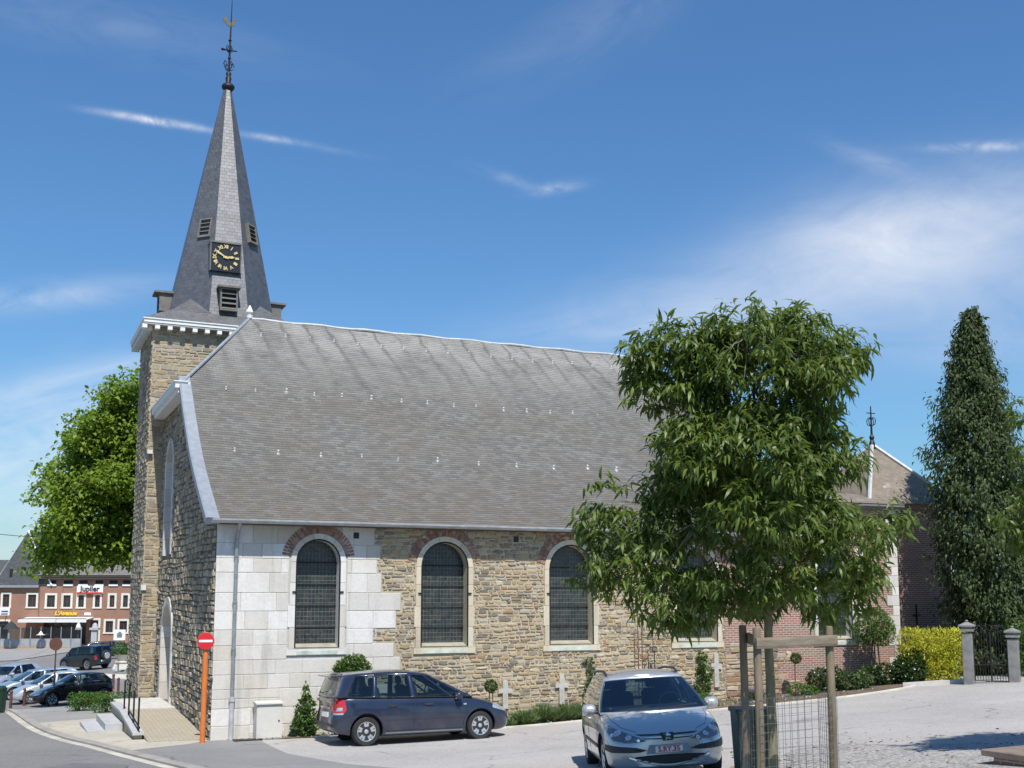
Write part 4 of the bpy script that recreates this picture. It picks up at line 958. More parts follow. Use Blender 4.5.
def car_body(sp, mat, root):
    xr, xf = sp['xr'], sp['xf']; n = 84
    t = np.linspace(0, 1, n); xs = xr+(xf-xr)*(.5-.5*np.cos(math.pi*t))*.75+(xf-xr)*t*.25
    hw = crom(xs, sp['hw']); top = crom(xs, sp['top']); sh = crom(xs, sp['shoulder']); bot = crom(xs, sp['bottom'])
    V = []; K = None
    for i in range(n):
        w, zt, zs, zb = hw[i], top[i], sh[i], bot[i]; H = zs-zb
        half = [(0, zb), (.55*w, zb), (.86*w, zb+.01), (.955*w, zb+.06), (.985*w, zb+.30*H), (1.0*w, zb+.52*H), (.995*w, zb+.66*H), (.985*w, zb+.78*H), (.955*w, zs-.045), (.915*w, zs), (.82*w, zs+.45*(zt-zs)), (.6*w, zs+.80*(zt-zs)), (.3*w, zt-.004), (0, zt)]
        H2 = np.array(half); s = np.r_[0, np.cumsum(np.hypot(*np.diff(H2, axis=0).T))]; 
        u = np.interp(np.linspace(0, len(half)-1, 40), range(len(half)), s); P = np.stack([crom(u, list(zip(s, H2[:, 0]))), crom(u, list(zip(s, H2[:, 1])))], -1)
        full = np.r_[P, np.stack([-P[-2:0:-1, 0], P[-2:0:-1, 1]], -1)]; K = len(full)
        xf_w = max(0, (xs[i]-(xf-.9))/.9)**2; xr_w = max(0, ((xr+.5)-xs[i])/.5)**2
        dx = crom(full[:, 1], sp['nose'])*xf_w-crom(full[:, 1], sp['tail'])*xr_w
        V.append(np.stack([xs[i]+dx, full[:, 0], full[:, 1]], -1))
    V = np.concatenate(V); mb = MB()
    fs = [(i*K+k, i*K+(k+1) % K, (i+1)*K+(k+1) % K, (i+1)*K+k) for i in range(n-1) for k in range(K)]
    fs += [tuple(range(K))[::-1], tuple(range((n-1)*K, n*K))]
    mb.add(V, fs); body = mb.build('body', [mat, M['trim']], root); fix_normals(body)
    cm = MB()
    for ax in (sp['wb']/2, -sp['wb']/2):
        for s in (-1, 1):
            r = sp['wr']+.055; c = []
            for k in range(28): a = 2*math.pi*k/28; c.append((ax+r*math.cos(a), sp['wr']+.01+r*math.sin(a)))
            cm.prism(c, lambda u, z: (u, s*(sp['W']/2-.27), z), lambda u, z: (u, s*(sp['W']/2+.3), z))
    cut(body, cm)
    me = body.data
    if len(me.materials) < 2: me.materials.append(M['trim'])
    for p in me.polygons:
        c = p.center
        inner = any(abs(math.hypot(c.x-ax, c.z-sp['wr']-.01)-(sp['wr']+.055)) < .02 and abs(c.y) > sp['W']/2-.3 and abs(p.normal.y) < .5 for ax in (sp['wb']/2, -sp['wb']/2))
        deep = abs(abs(c.y)-(sp['W']/2-.27)) < .01 and abs(p.normal.y) > .9
        p.material_index = 1 if (inner or deep or (sp.get('trim_z') and c.z < sp['trim_z'])) else 0
    smooth_by_angle(me, 40); return body
def greenhouse(sp, mat, glass, root):
    """cabin above the belt: pillars and roof skin in the body's paint, panes apart"""
    cols = sp['cols']; nf = 11; lv = [0, .035, .10, .35, .6, .84, .93, 1.0]
    def belt(x): return float(crom([x], sp['belt'])[0])
    def roofz(x): return float(crom([x], sp['roof'])[0])
    wb_, wt_ = sp['gw']
    def pt(ib, t, side):
        xb, xt = ib[0], ib[1]; zb, zt = belt(xb), roofz(xt); z = zb+(zt-zb)*t
        x = xb+(xt-xb)*t; w = wb_+(wt_-wb_)*(t**1.35); taper = sp.get('taper', 0)
        w -= taper*max(0, (abs(x-.0)-.8)/1.4)**2
        return Vector((x, side*w, z))
    shell = MB(); panes = {}
    def emit(kind, quad): (shell if kind == 'p' else panes.setdefault(kind, MB())).add(quad, [tuple(range(len(quad)))])
    for side in (1, -1):
        for a, b in zip(cols[:-1], cols[1:]):
            for t0, t1 in zip(lv[:-1], lv[1:]):
                k = a[2] if (t0 >= .03 and t1 <= .94) else 'p'
                q = [pt(a, t0, side), pt(b, t0, side), pt(b, t1, side), pt(a, t1, side)]
                emit((k+('L' if side > 0 else 'R')) if k != 'p' else 'p', q if side < 0 else q[::-1])
    def arc(col, t, bow, j, sgn):
        p = pt(col, t, 1); f = -1+2*j/nf; w = p.y
        return Vector((p.x+sgn*bow*(1-f*f)*(1-.45*t), f*w, p.z+.02*(1-f*f)*t))
    for col, bow, sgn, key, marg in ((cols[0], sp['bowf'], 1, 'windscreen', 1), (cols[-1], sp['bowr'], -1, 'rear_window', 1)):
        for j in range(nf):
            for t0, t1 in zip(lv[:-1], lv[1:]):
                edge = (j == 0 or j == nf-1)
                lo = .03 if sgn > 0 else sp.get('rear_lo', .09)
                k = 'p' if (edge and sgn < 0) or t0 < lo-.001 or t1 > .97 else key
                q = [arc(col, t0, bow, j, sgn), arc(col, t0, bow, j+1, sgn), arc(col, t1, bow, j+1, sgn), arc(col, t1, bow, j, sgn)]
                emit(k, q if sgn > 0 else q[::-1])
    ncol = len(cols)
    xsr = [c[1] for c in cols]
    def rp_(i, j):
        f = -1+2*j/nf; front = arc(cols[0], 1, sp['bowf'], j, 1); rear = arc(cols[-1], 1, sp['bowr'], j, -1)
        u = i/16; x = front.x+(rear.x-front.x)*u; side = pt((x, min(max(x, xsr[-1]), xsr[0])), 1, 1)
        dome = sp.get('dome', .055)*(1-f*f)*math.sin(math.pi*min(1, max(.0, u*.94+.03)))**.5
        return Vector((x, f*side.y, roofz(min(max(x, xsr[-1]), xsr[0]))+.02*(1-f*f)+dome))
    for i in range(16):
        for j in range(nf):
            q = [rp_(i, j), rp_(i, j+1), rp_(i+1, j+1), rp_(i+1, j)]
            shell.add(q[::-1], [(0, 1, 2, 3)])
    sh = shell.build('cabin_shell', mat, root)
    b = bmesh.new(); b.from_mesh(sh.data); bmesh.ops.remove_doubles(b, verts=b.verts, dist=.012); bmesh.ops.recalc_face_normals(b, faces=b.faces); b.to_mesh(sh.data); b.free()
    smooth_by_angle(sh.data, 38)
    md = sh.modifiers.new('thick', 'SOLIDIFY'); md.thickness = .03; md.offset = -1
    me = evaluated(sh); sh.modifiers.clear(); sh.data = me
    for key, mb in panes.items():
        nm = key if key in ('windscreen', 'rear_window') else 'side_window'
        g = mb.build(nm, glass if key != 'windscreen' else sp.get('wsglass', glass), root)
        b = bmesh.new(); b.from_mesh(g.data); bmesh.ops.remove_doubles(b, verts=b.verts, dist=.004); bmesh.ops.recalc_face_normals(b, faces=b.faces); b.to_mesh(g.data); b.free()
        for p in g.data.polygons: p.use_smooth = True
        g.data.update()
    # dark seals round the panes along the belt
    sl = MB()
    for side in (1, -1): sl.tube([pt(c, .018, side)+Vector((0, side*.006, 0)) for c in cols], .007, 5)
    sl.build('belt_seal', M['trim'], root)
    return sh
def wheel(sp, x, side, root, rimmat, spokes):
    r = sp['wr']; mb = MB(); w = .20
    Mx = Matrix.Translation((x, side*(sp['W']/2-.035-w/2), r)) @ Matrix.Rotation(rad(-90)*side, 4, 'X')
    prof = [(r*.60, -w/2+.01), (r*.90, -w/2), (r*.985, -w/2+.025), (r, 0), (r*.985, w/2-.025), (r*.92, w/2), (r*.66, w/2-.004), (r*.645, w/2-.02)]
    mb.lathe(prof, (0, 0, 0), 30, 0, Mx); wh = mb.build('wheel', M['tyre'], root, smooth=40)
    rm = MB(); rr = r*.665
    rm.lathe([(rr*.93, w/2-.05), (rr, w/2-.012), (rr*1.0, w/2-.002), (rr*.94, w/2-.006), (rr*.90, w/2-.05)], (0, 0, 0), 30, 0, Mx)
    rm.lathe([(rr*.9, w/2-.10), (rr*.9, w/2-.095)], (0, 0, 0), 24, 1, Mx)
    rm.lathe([(rr*.22, w/2-.06), (rr*.22, w/2-.016), (rr*.12, w/2-.008)], (0, 0, 0), 14, 0, Mx)
    for k in range(spokes):
        a = 2*math.pi*(k+.25)/spokes
        for da in ((-.13, .13) if spokes == 5 else (0,)):
            p0, p1 = a+da*.4, a+da*1.5
            pts = []
            for rr_, aa, hw_ in ((rr*.18, p0, .028), (rr*.92, p1, .024)): pts.append((rr_, aa, hw_))
            vs = []
            for z in (w/2-.05, w/2-.012):
                for rr_, aa, hw_ in pts:
                    for s in (-1, 1): vs.append(Mx @ Vector((rr_*math.cos(aa)-s*hw_*math.sin(aa), rr_*math.sin(aa)+s*hw_*math.cos(aa), z-(.014 if rr_ < rr*.5 else 0))))
            rm.add(vs, [(0, 1, 3, 2), (4, 6, 7, 5), (0, 4, 5, 1), (2, 3, 7, 6), (0, 2, 6, 4), (1, 5, 7, 3)])
    rm.build('rim', [rimmat, M['black']], wh); return wh
class Skin:
    """lays small parts on a car's body: a 2-D outline seen from one side is cast onto the skin"""
    def __init__(s, *objs):
        s.trees = []
        for o in objs:
            me = o.data; s.trees.append(BVHTree.FromPolygons([v.co[:] for v in me.vertices], [p.vertices[:] for p in me.polygons]))
    def hit(s, org, d):
        best = None
        for t in s.trees:
            h = t.ray_cast(Vector(org), Vector(d))
            if h[0] is not None and (best is None or h[3] < best[3]): best = h
        return best
    def patch(s, name, mats, root, poly, view, lift=.006, thick=.012, grid=.03, mb=None, m=0):
        """poly in (x,z) for the sides, (y,z) for front and rear, (x,y) from above"""
        b = bmesh.new(); b.faces.new([b.verts.new((u, v, 0)) for u, v in poly])
        us = [p[0] for p in poly]; vs_ = [p[1] for p in poly]
        for ax, lo, hi in ((0, min(us), max(us)), (1, min(vs_), max(vs_))):
            for q in np.arange(lo+grid, hi, grid):
                bmesh.ops.bisect_plane(b, geom=b.verts[:]+b.edges[:]+b.faces[:], plane_co=(q*(ax == 0), q*(ax == 1), 0), plane_no=(1*(ax == 0), 1*(ax == 1), 0))
        b.verts.ensure_lookup_table(); outer = []; inn = []
        D = {'L': (0, -1, 0), 'R': (0, 1, 0), 'F': (-1, 0, 0), 'B': (1, 0, 0), 'T': (0, 0, -1)}[view]
        for v in b.verts:
            u, w = v.co.x, v.co.y
            o = {'L': (u, 4, w), 'R': (u, -4, w), 'F': (6, u, w), 'B': (-6, u, w), 'T': (u, w, 5)}[view]
            h = s.hit(o, D)
            if h is None: p, nn = Vector(o)+Vector(D)*3.2, -Vector(D)
            else: p, nn = h[0], h[1]
            if nn.dot(Vector(D)) > 0: nn = -nn
            nn = (nn*.6-Vector(D)*.4).normalized()
            outer.append(p+nn*lift); inn.append(p-nn*thick)
        own = mb is None
        if own: mb = MB()
        n = len(outer); fs = []
        for f in b.faces:
            ix = [v.index for v in f.verts]; fs += [tuple(ix), tuple(n+i for i in ix[::-1])]
        for e in b.edges:
            if e.is_boundary: i, j = e.verts[0].index, e.verts[1].index; fs.append((i, j, n+j, n+i))
        b.verts.index_update(); b.free()
        mb.add(outer+inn, fs, m)
        if own:
            o = mb.build(name, mats, root); fix_normals(o); smooth_by_angle(o.data, 40); return o
    def line(s, mb, pts, view, w=.006, lift=.002, m=0):
        P = []
        for u, v in pts:
            o, D = {'L': ((u, 4, v), (0, -1, 0)), 'R': ((u, -4, v), (0, 1, 0)), 'F': ((6, u, v), (-1, 0, 0)), 'B': ((-6, u, v), (1, 0, 0)), 'T': ((u, v, 5), (0, 0, -1))}[view]
            h = s.hit(o, D)
            if h: P.append(h[0]-Vector(D)*lift*.0)
        if len(P) > 1: mb.tube(P, w, 4, m)
def dense(pts, n=6): 
    out = []
    for a, b in zip(pts[:-1], pts[1:]):
        for k in range(n): out.append((a[0]+(b[0]-a[0])*k/n, a[1]+(b[1]-a[1])*k/n))
    return out+[pts[-1]]
def rrect(x0, z0, x1, z1, r=.02):
    out = []
    for cx, cz, a0 in ((x1-r, z0+r, -90), (x1-r, z1-r, 0), (x0+r, z1-r, 90), (x0+r, z0+r, 180)):
        out += [(cx+r*math.cos(rad(a0+k*30)), cz+r*math.sin(rad(a0+k*30))) for k in range(4)]
    return out
def seats(sp, root, rows):
    for x in rows:
        for y in (-.36, .36):
            mb = MB(); zb = sp['deck']-.12
            mb.cbox((x, y, zb+.12), (.16, .46, .56), Matrix.Rotation(rad(-14), 3, 'Y').to_4x4(), 0, .05)
            mb.cbox((x-.10, y, zb+.50), (.10, .27, .17), Matrix.Rotation(rad(-10), 3, 'Y').to_4x4(), 0, .04)
            mb.build('seat', M['seat'], root)
def mirror(sp, x, z, side, mat, root, y=None):
    y = y or sp['W']/2-.06; mb = MB()
    for sx, k in ((0, 1), ): pass
    c = Vector((x, side*(y+.12), z)); pr = [(-.055, .085, .06), (-.04, .105, .085), (.02, .11, .085), (.075, .085, .06), (.10, .04, .03)]
    vs = []; n = 14
    for dx, a, b_ in pr:
        for k in range(n):
            t = 2*math.pi*k/n; ct, st_ = math.cos(t), math.sin(t); e = .7
            vs.append(c+Vector((dx, a*math.copysign(abs(ct)**e, ct), b_*math.copysign(abs(st_)**e, st_))))
    fs = [(i*n+k, i*n+(k+1) % n, (i+1)*n+(k+1) % n, (i+1)*n+k) for i in range(len(pr)-1) for k in range(n)]
    fs += [tuple(range(n))[::-1], tuple(range((len(pr)-1)*n, len(pr)*n))]
    mb.add(vs, fs); o = mb.build('wing_mirror', mat, root, smooth=50); fix_normals(o)
    g = MB(); g.lathe([(.075, -.003), (.075, .003)], (0, 0, 0), 14, 0, Matrix.Translation(c+Vector((-.058, 0, 0))) @ Matrix.Rotation(rad(90), 4, 'Y')); g.build('mirror_glass', M['chrome'], o)
    f = MB(); f.tube([(x+.02, side*(y-.06), z-.05), (x+.01, side*(y+.06), z-.03)], .03, 6); f.build('mirror_foot', M['trim'], o)
def place(root, pos, yaw):
    root.location = pos; root.rotation_euler = (0, 0, yaw)
def ground_tilt(root, sp):
    """stand a car on the slope under its wheels"""
    x, y, _ = root.location; a = root.rotation_euler.z; d = Vector((math.cos(a), math.sin(a))); s = Vector((-d.y, d.x)); b = sp['wb']/2; w = sp['W']/2-.15
    z = {k: G(x+d.x*k[0]*b+s.x*k[1]*w, y+d.y*k[0]*b+s.y*k[1]*w) for k in ((1, 1), (1, -1), (-1, 1), (-1, -1))}
    pitch = math.atan2((z[1, 1]+z[1, -1]-z[-1, 1]-z[-1, -1])/2, 2*b); roll = math.atan2((z[1, 1]+z[-1, 1]-z[1, -1]-z[-1, -1])/2, 2*w)
    root.location.z = sum(z.values())/4+.012
    root.rotation_euler = (Matrix.Rotation(a, 3, 'Z') @ Matrix.Rotation(-pitch, 3, 'Y') @ Matrix.Rotation(roll, 3, 'X')).to_euler()

# the dark blue people carrier in front of the church
ZS = dict(W=1.80, wb=2.703, wr=.318, xr=-2.06, xf=2.20, deck=.98,
    hw=[(-2.06, .64), (-2.01, .76), (-1.88, .83), (-1.6, .885), (-.8, .90), (.8, .90), (1.5, .885), (1.80, .83), (2.02, .72), (2.13, .58), (2.20, .40)],
    top=[(-2.06, 1.03), (-1.85, 1.06), (-1.0, 1.03), (.6, .985), (1.0, 1.00), (1.3, .955), (1.66, .865), (1.94, .765), (2.11, .68), (2.20, .60)],
    shoulder=[(-2.06, 1.02), (-1.85, 1.05), (-1.0, 1.02), (.6, .975), (1.0, .955), (1.3, .90), (1.66, .80), (1.94, .70), (2.11, .62), (2.20, .55)],
    bottom=[(-2.06, .36), (-1.93, .27), (-1.2, .20), (1.2, .19), (1.85, .19), (2.08, .22), (2.20, .30)],
    nose=[(.1, -.02), (.35, .03), (.5, .03), (.8, -.06)], tail=[(.2, -.02), (.5, .03), (.62, .02), (.75, -.04), (1.05, -.03)],
    belt=[(-2.2, 1.07), (-1.0, 1.035), (.0, 1.0), (1.2, .975)], roof=[(-2.1, 1.50), (-1.4, 1.545), (-.6, 1.56), (-.1, 1.535), (.2, 1.475)],
    gw=(.855, .655), taper=.05, bowf=.22, bowr=.10, dome=.04,
    cols=[(1.16, .16, 'p'), (1.02, .06, 'g'), (.70, .00, 'p'), (.635, -.05, 'h'), (-.20, -.25, 'p'), (-.315, -.36, 'i'), (-1.12, -1.06, 'p'), (-1.21, -1.15, 'j'), (-1.80, -1.54, 'p'), (-2.0, -1.86, 'p')])
blue = paint('dark_blue_paint', (.016, .024, .052), .25, .30)
def people_carrier():
    r = empty('people_carrier'); tag(r, 'dark blue metallic people carrier parked side-on below the arched church windows', 'car')
    sp = ZS; body = car_body(sp, blue, r); sh = greenhouse(sp, blue, M['carglass'], r); sk = Skin(body, sh)
    for x in (sp['wb']/2, -sp['wb']/2):
        for s in (1, -1): wheel(sp, x, s, r, M['alloy'], 5)
    seats(sp, r, (-.12, -1.0)); dk = MB(); dk.box((-1.9, -.74, 1.0), (1.05, .74, 1.015)); dk.build('cabin_floor', M['seat'], r)
    mb = MB(); mb.box((.66, -.74, 1.01), (1.1, .74, 1.06)); mb.tube([(.50+.0, .36+.17*math.cos(t), 1.06+.15*math.sin(t)) for t in np.linspace(0, 2*math.pi, 17)], .014, 5); mb.build('dashboard', M['seat'], r)
    for s in ('L', 'R'):
        sk.patch('tail_light', M['lampred'], r, [(-2.035, .71), (-1.86, .72), (-1.80, .80), (-1.83, 1.0), (-1.89, 1.05), (-2.0, 1.05), (-2.04, .98)], s, .010)
        mb = MB(); sk.patch('', None, r, [(-2.035, .69), (-1.87, .70), (-1.87, .735), (-2.035, .725)], s, .014, mb=mb); sk.patch('', None, r, [(-2.0, .77), (-1.89, .78), (-1.88, .85), (-1.98, .85)], s, .016, mb=mb)
        mb.build('reversing_lamp', M['lampglass'], r)
        sk.patch('headlight', M['lampglass'], r, [(1.68, .70), (1.96, .625), (2.06, .60), (2.05, .66), (1.90, .745), (1.70, .80)], s, .008)
        for x in (.10, -.74): sk.patch('door_handle', M['trim'], r, rrect(x-.11, .83, x+.10, .875, .02), s, .022)
        sk.patch('side_repeater', M['lampglass'], r, rrect(.93, .80, 1.01, .835, .012), s, .008)
        ln = MB()
        for pts in ([(.98, .93), (1.02, .72), (.98, .32)], [(-.26, .96), (-.26, .30)], [(-1.16, .98), (-1.13, .78), (-.98, .55), (-.93, .34)], [(.98, .30), (-.93, .31)]): sk.line(ln, dense(pts), s, .0055)
        ln.build('door_gap', M['black'], r)
        cr = MB(); sk.line(cr, dense([(.95, .53), (-.93, .55)], 20), s, .009); cr.build('door_crease', blue, r)
        sk.patch('wheel_lip', blue, r, [(-1.35+q*math.cos(rad(a)), .33+q*math.sin(rad(a))) for q, rng in ((.385, range(5, 176, 10)), (.432, range(175, 4, -10))) for a in rng], s, .012)
        sk.patch('wheel_lip', blue, r, [(1.35+q*math.cos(rad(a)), .33+q*math.sin(rad(a))) for q, rng in ((.385, range(5, 176, 10)), (.432, range(175, 4, -10))) for a in rng], s, .012)
        sk.patch('sill_strip', M['lead'], r, [(-.92, .275), (.92, .265), (.92, .245), (-.92, .25)], s, .006)
    sk.patch('bumper_strip', M['trim'], r, rrect(-.70, .43, .70, .50, .02), 'B', .012)
    sk.patch('plate_bar', M['chrome'], r, rrect(-.42, .80, .42, .84, .015), 'B', .014)
    sk.patch('number_plate', M['plate'], r, rrect(-.26, .62, .26, .73, .01), 'B', .012)
    sk.patch('grille', M['trim'], r, rrect(-.42, .50, .42, .58, .02), 'F', .006); sk.patch('air_intake', M['trim'], r, rrect(-.5, .30, .5, .40, .03), 'F', .006)
    mb = MB(); mb.box((-2.08, -.55, 1.495), (-1.86, .55, 1.52)); mb.build('roof_spoiler', blue, r)
    for s in (1, -1):
        mb = MB(); mb.tube([(.0, s*.62, 1.51), (-.1, s*.62, 1.535), (-.8, s*.63, 1.572), (-1.5, s*.62, 1.552), (-1.75, s*.62, 1.53)], .014, 6); mb.build('roof_rail', M['trim'], r)
        mirror(sp, .78, 1.01, s, blue, r)
    mb = MB(); mb.tube([(-2.05, -.2, 1.18), (-2.07, .25, 1.13)], .012, 5); mb.build('wiper', M['black'], r)
    mb = MB(); mb.tube([(-1.9, -.5, .25), (-2.08, -.5, .25)], .03, 8); mb.build('exhaust', M['chrome'], r)
    return r
zf = people_carrier(); place(zf, (4.20, -2.20, 0), 0.0); ground_tilt(zf, ZS)

# the silver estate facing the viewer
PS_ = dict(W=1.757, wb=2.708, wr=.31, xr=-2.22, xf=2.17, deck=.93,
    hw=[(-2.22, .60), (-2.14, .74), (-1.9, .83), (-1.4, .872), (1.2, .878), (1.6, .86), (1.88, .80), (2.04, .70), (2.13, .585), (2.17, .50)],
    top=[(-2.22, .96), (-1.8, 1.0), (-.6, .97), (.6, .95), (.98, .985), (1.3, .935), (1.65, .855), (1.92, .775), (2.08, .71), (2.17, .64)],
    shoulder=[(-2.22, .95), (-1.8, .985), (-.6, .955), (.6, .92), (.98, .90), (1.3, .855), (1.65, .775), (1.92, .70), (2.08, .645), (2.17, .585)],
    bottom=[(-2.22, .34), (-2.0, .26), (-1.2, .20), (1.2, .19), (1.9, .19), (2.08, .20), (2.17, .24)],
    nose=[(.1, -.06), (.25, .02), (.42, .05), (.55, .03), (.72, -.08)], tail=[(.2, -.02), (.5, .04), (.62, .03), (.75, -.03), (1.05, -.03)],
    belt=[(-2.2, 1.0), (-1.0, .985), (.0, .955), (1.2, .935)], roof=[(-2.1, 1.43), (-1.3, 1.475), (-.5, 1.48), (.0, 1.45), (.2, 1.41)],
    gw=(.815, .60), taper=.05, bowf=.26, bowr=.10, dome=.04,
    cols=[(1.06, .12, 'p'), (.92, .02, 'g'), (-.22, -.28, 'p'), (-.33, -.38, 'h'), (-1.10, -1.05, 'p'), (-1.2, -1.15, 'i'), (-1.92, -1.68, 'p'), (-2.12, -1.95, 'p')])
silver = paint('silver_paint', (.54, .55, .55), .55, .30)
def silver_estate():
    r = empty('estate_car'); tag(r, 'silver estate car with roof rails facing forward beside the staked tree', 'car')
    sp = PS_; sp['wsglass'] = M['carglass_blue']; body = car_body(sp, silver, r); sh = greenhouse(sp, silver, M['carglass'], r); sk = Skin(body, sh)
    for x in (sp['wb']/2, -sp['wb']/2):
        for s in (1, -1): wheel(sp, x, s, r, M['alloy'], 7)
    seats(sp, r, (-.15, -1.05)); dk = MB(); dk.box((-1.9, -.72, .95), (1.0, .72, .962)); dk.build('cabin_floor', M['seat'], r)
    mb = MB(); mb.cbox((.80, 0, .975), (.5, 1.4, .07), None, 0, .03); mb.tube([(.42, .36+.17*math.cos(t), 1.02+.15*math.sin(t)) for t in np.linspace(0, 2*math.pi, 17)], .014, 5); mb.build('dashboard', M['seat'], r)
    mb = MB(); mb.cbox((.12, 0, 1.385), (.03, .24, .065), None, 0, .02); mb.tube([(.12, 0, 1.40), (.08, 0, 1.46)], .01, 5); mb.build('rear_view_mirror', M['trim'], r)
    for sg, s in ((1, 'L'), (-1, 'R')):
        hl = [(sg*a, b) for a, b in ((.30, .585), (.42, .572), (.60, .57), (.745, .60), (.80, .70), (.765, .79), (.66, .735), (.50, .665))]
        mb = MB(); sk.patch('', None, r, hl, 'F', .010, .02, .025, mb=mb); o = mb.build('headlight', M['lampdark'], r); fix_normals(o); smooth_by_angle(o.data, 40)
        for (y, z, rr) in ((.675, .690, .060), (.545, .628, .046), (.745, .665, .03), (.42, .595, .026)):
            dk = MB(); h = sk.hit((6, sg*y, z), (-1, 0, 0)); nn = h[1] if h[1].x > 0 else -h[1]; p = h[0]+nn*.012
            dk.lathe([(rr, -.01), (rr, .006), (rr*.86, .009), (rr*.55, .001), (.001, .001)], (0, 0, 0), 16, 0, Matrix.Translation(p) @ nn.to_track_quat('Z', 'Y').to_matrix().to_4x4())
            dk.build('reflector', M['lampglass'] if rr > .04 else M['chrome'], o)
        sk.patch('rub_strip', M['trim'], r, [(sg*a, b) for a, b in ((.30, .455), (.42, .435), (.78, .44), (.845, .47), (.84, .545), (.70, .525), (.46, .505))], 'F', .014)
        sk.patch('rub_strip', M['trim'], r, [(-.95, .47), (.95, .45), (.95, .495), (-.95, .515)], s, .014)
        sk.patch('door_handle', silver, r, rrect(-.30, .80, -.10, .84, .018), s, .022); sk.patch('door_handle', silver, r, rrect(-1.18, .81, -.98, .85, .018), s, .022)
        sk.patch('tail_light', M['lampred'], r, [(-2.2, .75), (-2.02, .76), (-2.0, .98), (-2.16, 1.0)], s, .01)
        ln = MB()
        for pts in ([(.95, .88), (1.0, .65), (.95, .28)], [(-.28, .93), (-.28, .28)], [(-1.15, .95), (-1.1, .72), (-.95, .5), (-.93, .32)], [(.95, .27), (-.93, .28)]): sk.line(ln, dense(pts), s, .005)
        ln.build('door_gap', M['black'], r)
        mb = MB(); mb.tube([(.02, sg*.565, 1.475), (-.06, sg*.565, 1.505), (-.3, sg*.57, 1.53), (-1.2, sg*.57, 1.535), (-1.7, sg*.56, 1.51), (-1.82, sg*.56, 1.47)], .019, 7); mb.build('roof_rail', M['trim'], r, smooth=50)
        mirror(sp, .72, .99, sg, silver, r)
    for sg in (1, -1): ln = MB(); sk.line(ln, dense([(.98, sg*.74), (1.5, sg*.70), (1.85, sg*.60), (2.02, sg*.42)], 8), 'T', .004); ln.build('bonnet_gap', M['black'], r)
    sk.patch('grille_slot', M['trim'], r, [(-.32, .605), (0, .59), (.32, .605), (.36, .622), (0, .61), (-.36, .622)], 'F', .008)
    sk.patch('grille_slot', M['trim'], r, [(-.36, .655), (0, .645), (.36, .655), (.44, .672), (0, .662), (-.44, .672)], 'F', .008)
    sk.patch('badge_recess', M['trim'], r, [(-.095, .675), (-.07, .575), (.07, .575), (.095, .675)], 'F', .012)
    lion = [(-.035, .585), (-.012, .588), (-.008, .61), (.012, .60), (.035, .585), (.042, .592), (.022, .615), (.03, .632), (.05, .628), (.052, .636), (.03, .65), (.022, .668), (-.005, .672), (-.02, .66), (-.012, .65), (-.03, .64), (-.052, .648), (-.055, .64), (-.03, .622), (-.03, .605)]
    sk.patch('lion_badge', M['chrome'], r, lion, 'F', .024, .004, .02)
    grin = [(-.52, .375)]+[(-.52+1.04*k/12, .375-.115*math.sin(math.pi*k/12)) for k in range(1, 12)]+[(.52, .375), (.30, .388), (0, .392), (-.30, .388)]
    gr = sk.patch('air_intake', M['black'], r, grin, 'F', .004)
    for z in (.295, .325, .355): 
        mb = MB(); hwid = .36+(z-.295)*2; sk.line(mb, dense([(-hwid, z), (hwid, z)], 20), 'F', .008); mb.build('intake_slat', M['trim'], gr)
    mb = MB(); sk.line(mb, [(-.56+1.12*k/24, .372-.135*math.sin(math.pi*k/24)) for k in range(25)], 'F', .012); mb.build('intake_lip', M['chrome'], gr)
    sk.patch('plate_holder', M['lead'], r, [(-.32, .405), (.32, .405), (.27, .525), (-.27, .525)], 'F', .020, grid=.08)
    h = sk.hit((6, 0, .46), (-1, 0, 0)); p = h[0].x+.030
    mb = MB(); mb.box((p-.012, -.20, .412), (p, .20, .512)); pl = mb.build('number_plate', M['plate'], r)
    tm = MB(); vs, fs = text_mesh('S.RY.35', .098, .002, .003, spacing=1.02); Mx = Matrix.Translation((p+.003, 0, .462)) @ Matrix.Rotation(rad(90), 4, 'Z') @ Matrix.Rotation(rad(90), 4, 'X')
    tm.add([tuple(Mx @ v) for v in vs], fs)
    for a, b in (((p, -.197, .415), (p+.003, .197, .420)), ((p, -.197, .504), (p+.003, .197, .509)), ((p, -.197, .42), (p+.003, -.192, .504)), ((p, .192, .42), (p+.003, .197, .504))): tm.box(a, b)
    tm.build('plate_letters', M['platered'], pl)
    for s, y0, y1 in ((1, .05, .62), (1, -.55, .02)):
        mb = MB(); P = []
        for k in range(9):
            y = y0+(y1-y0)*k/8; h = sk.hit((4, y, 1.0+.02*k/8), (-1, 0, 0)); P.append((1.30-.02*k, y, .975+.004*k))
        mb.tube(P, .010, 5); mb.build('wiper', M['black'], r)
    return r
se = silver_estate()
_d = -HZ+RT*.030; place(se, tuple(at(648.5, 760, 18.0)), math.atan2(_d[1], _d[0])); ground_tilt(se, PS_)

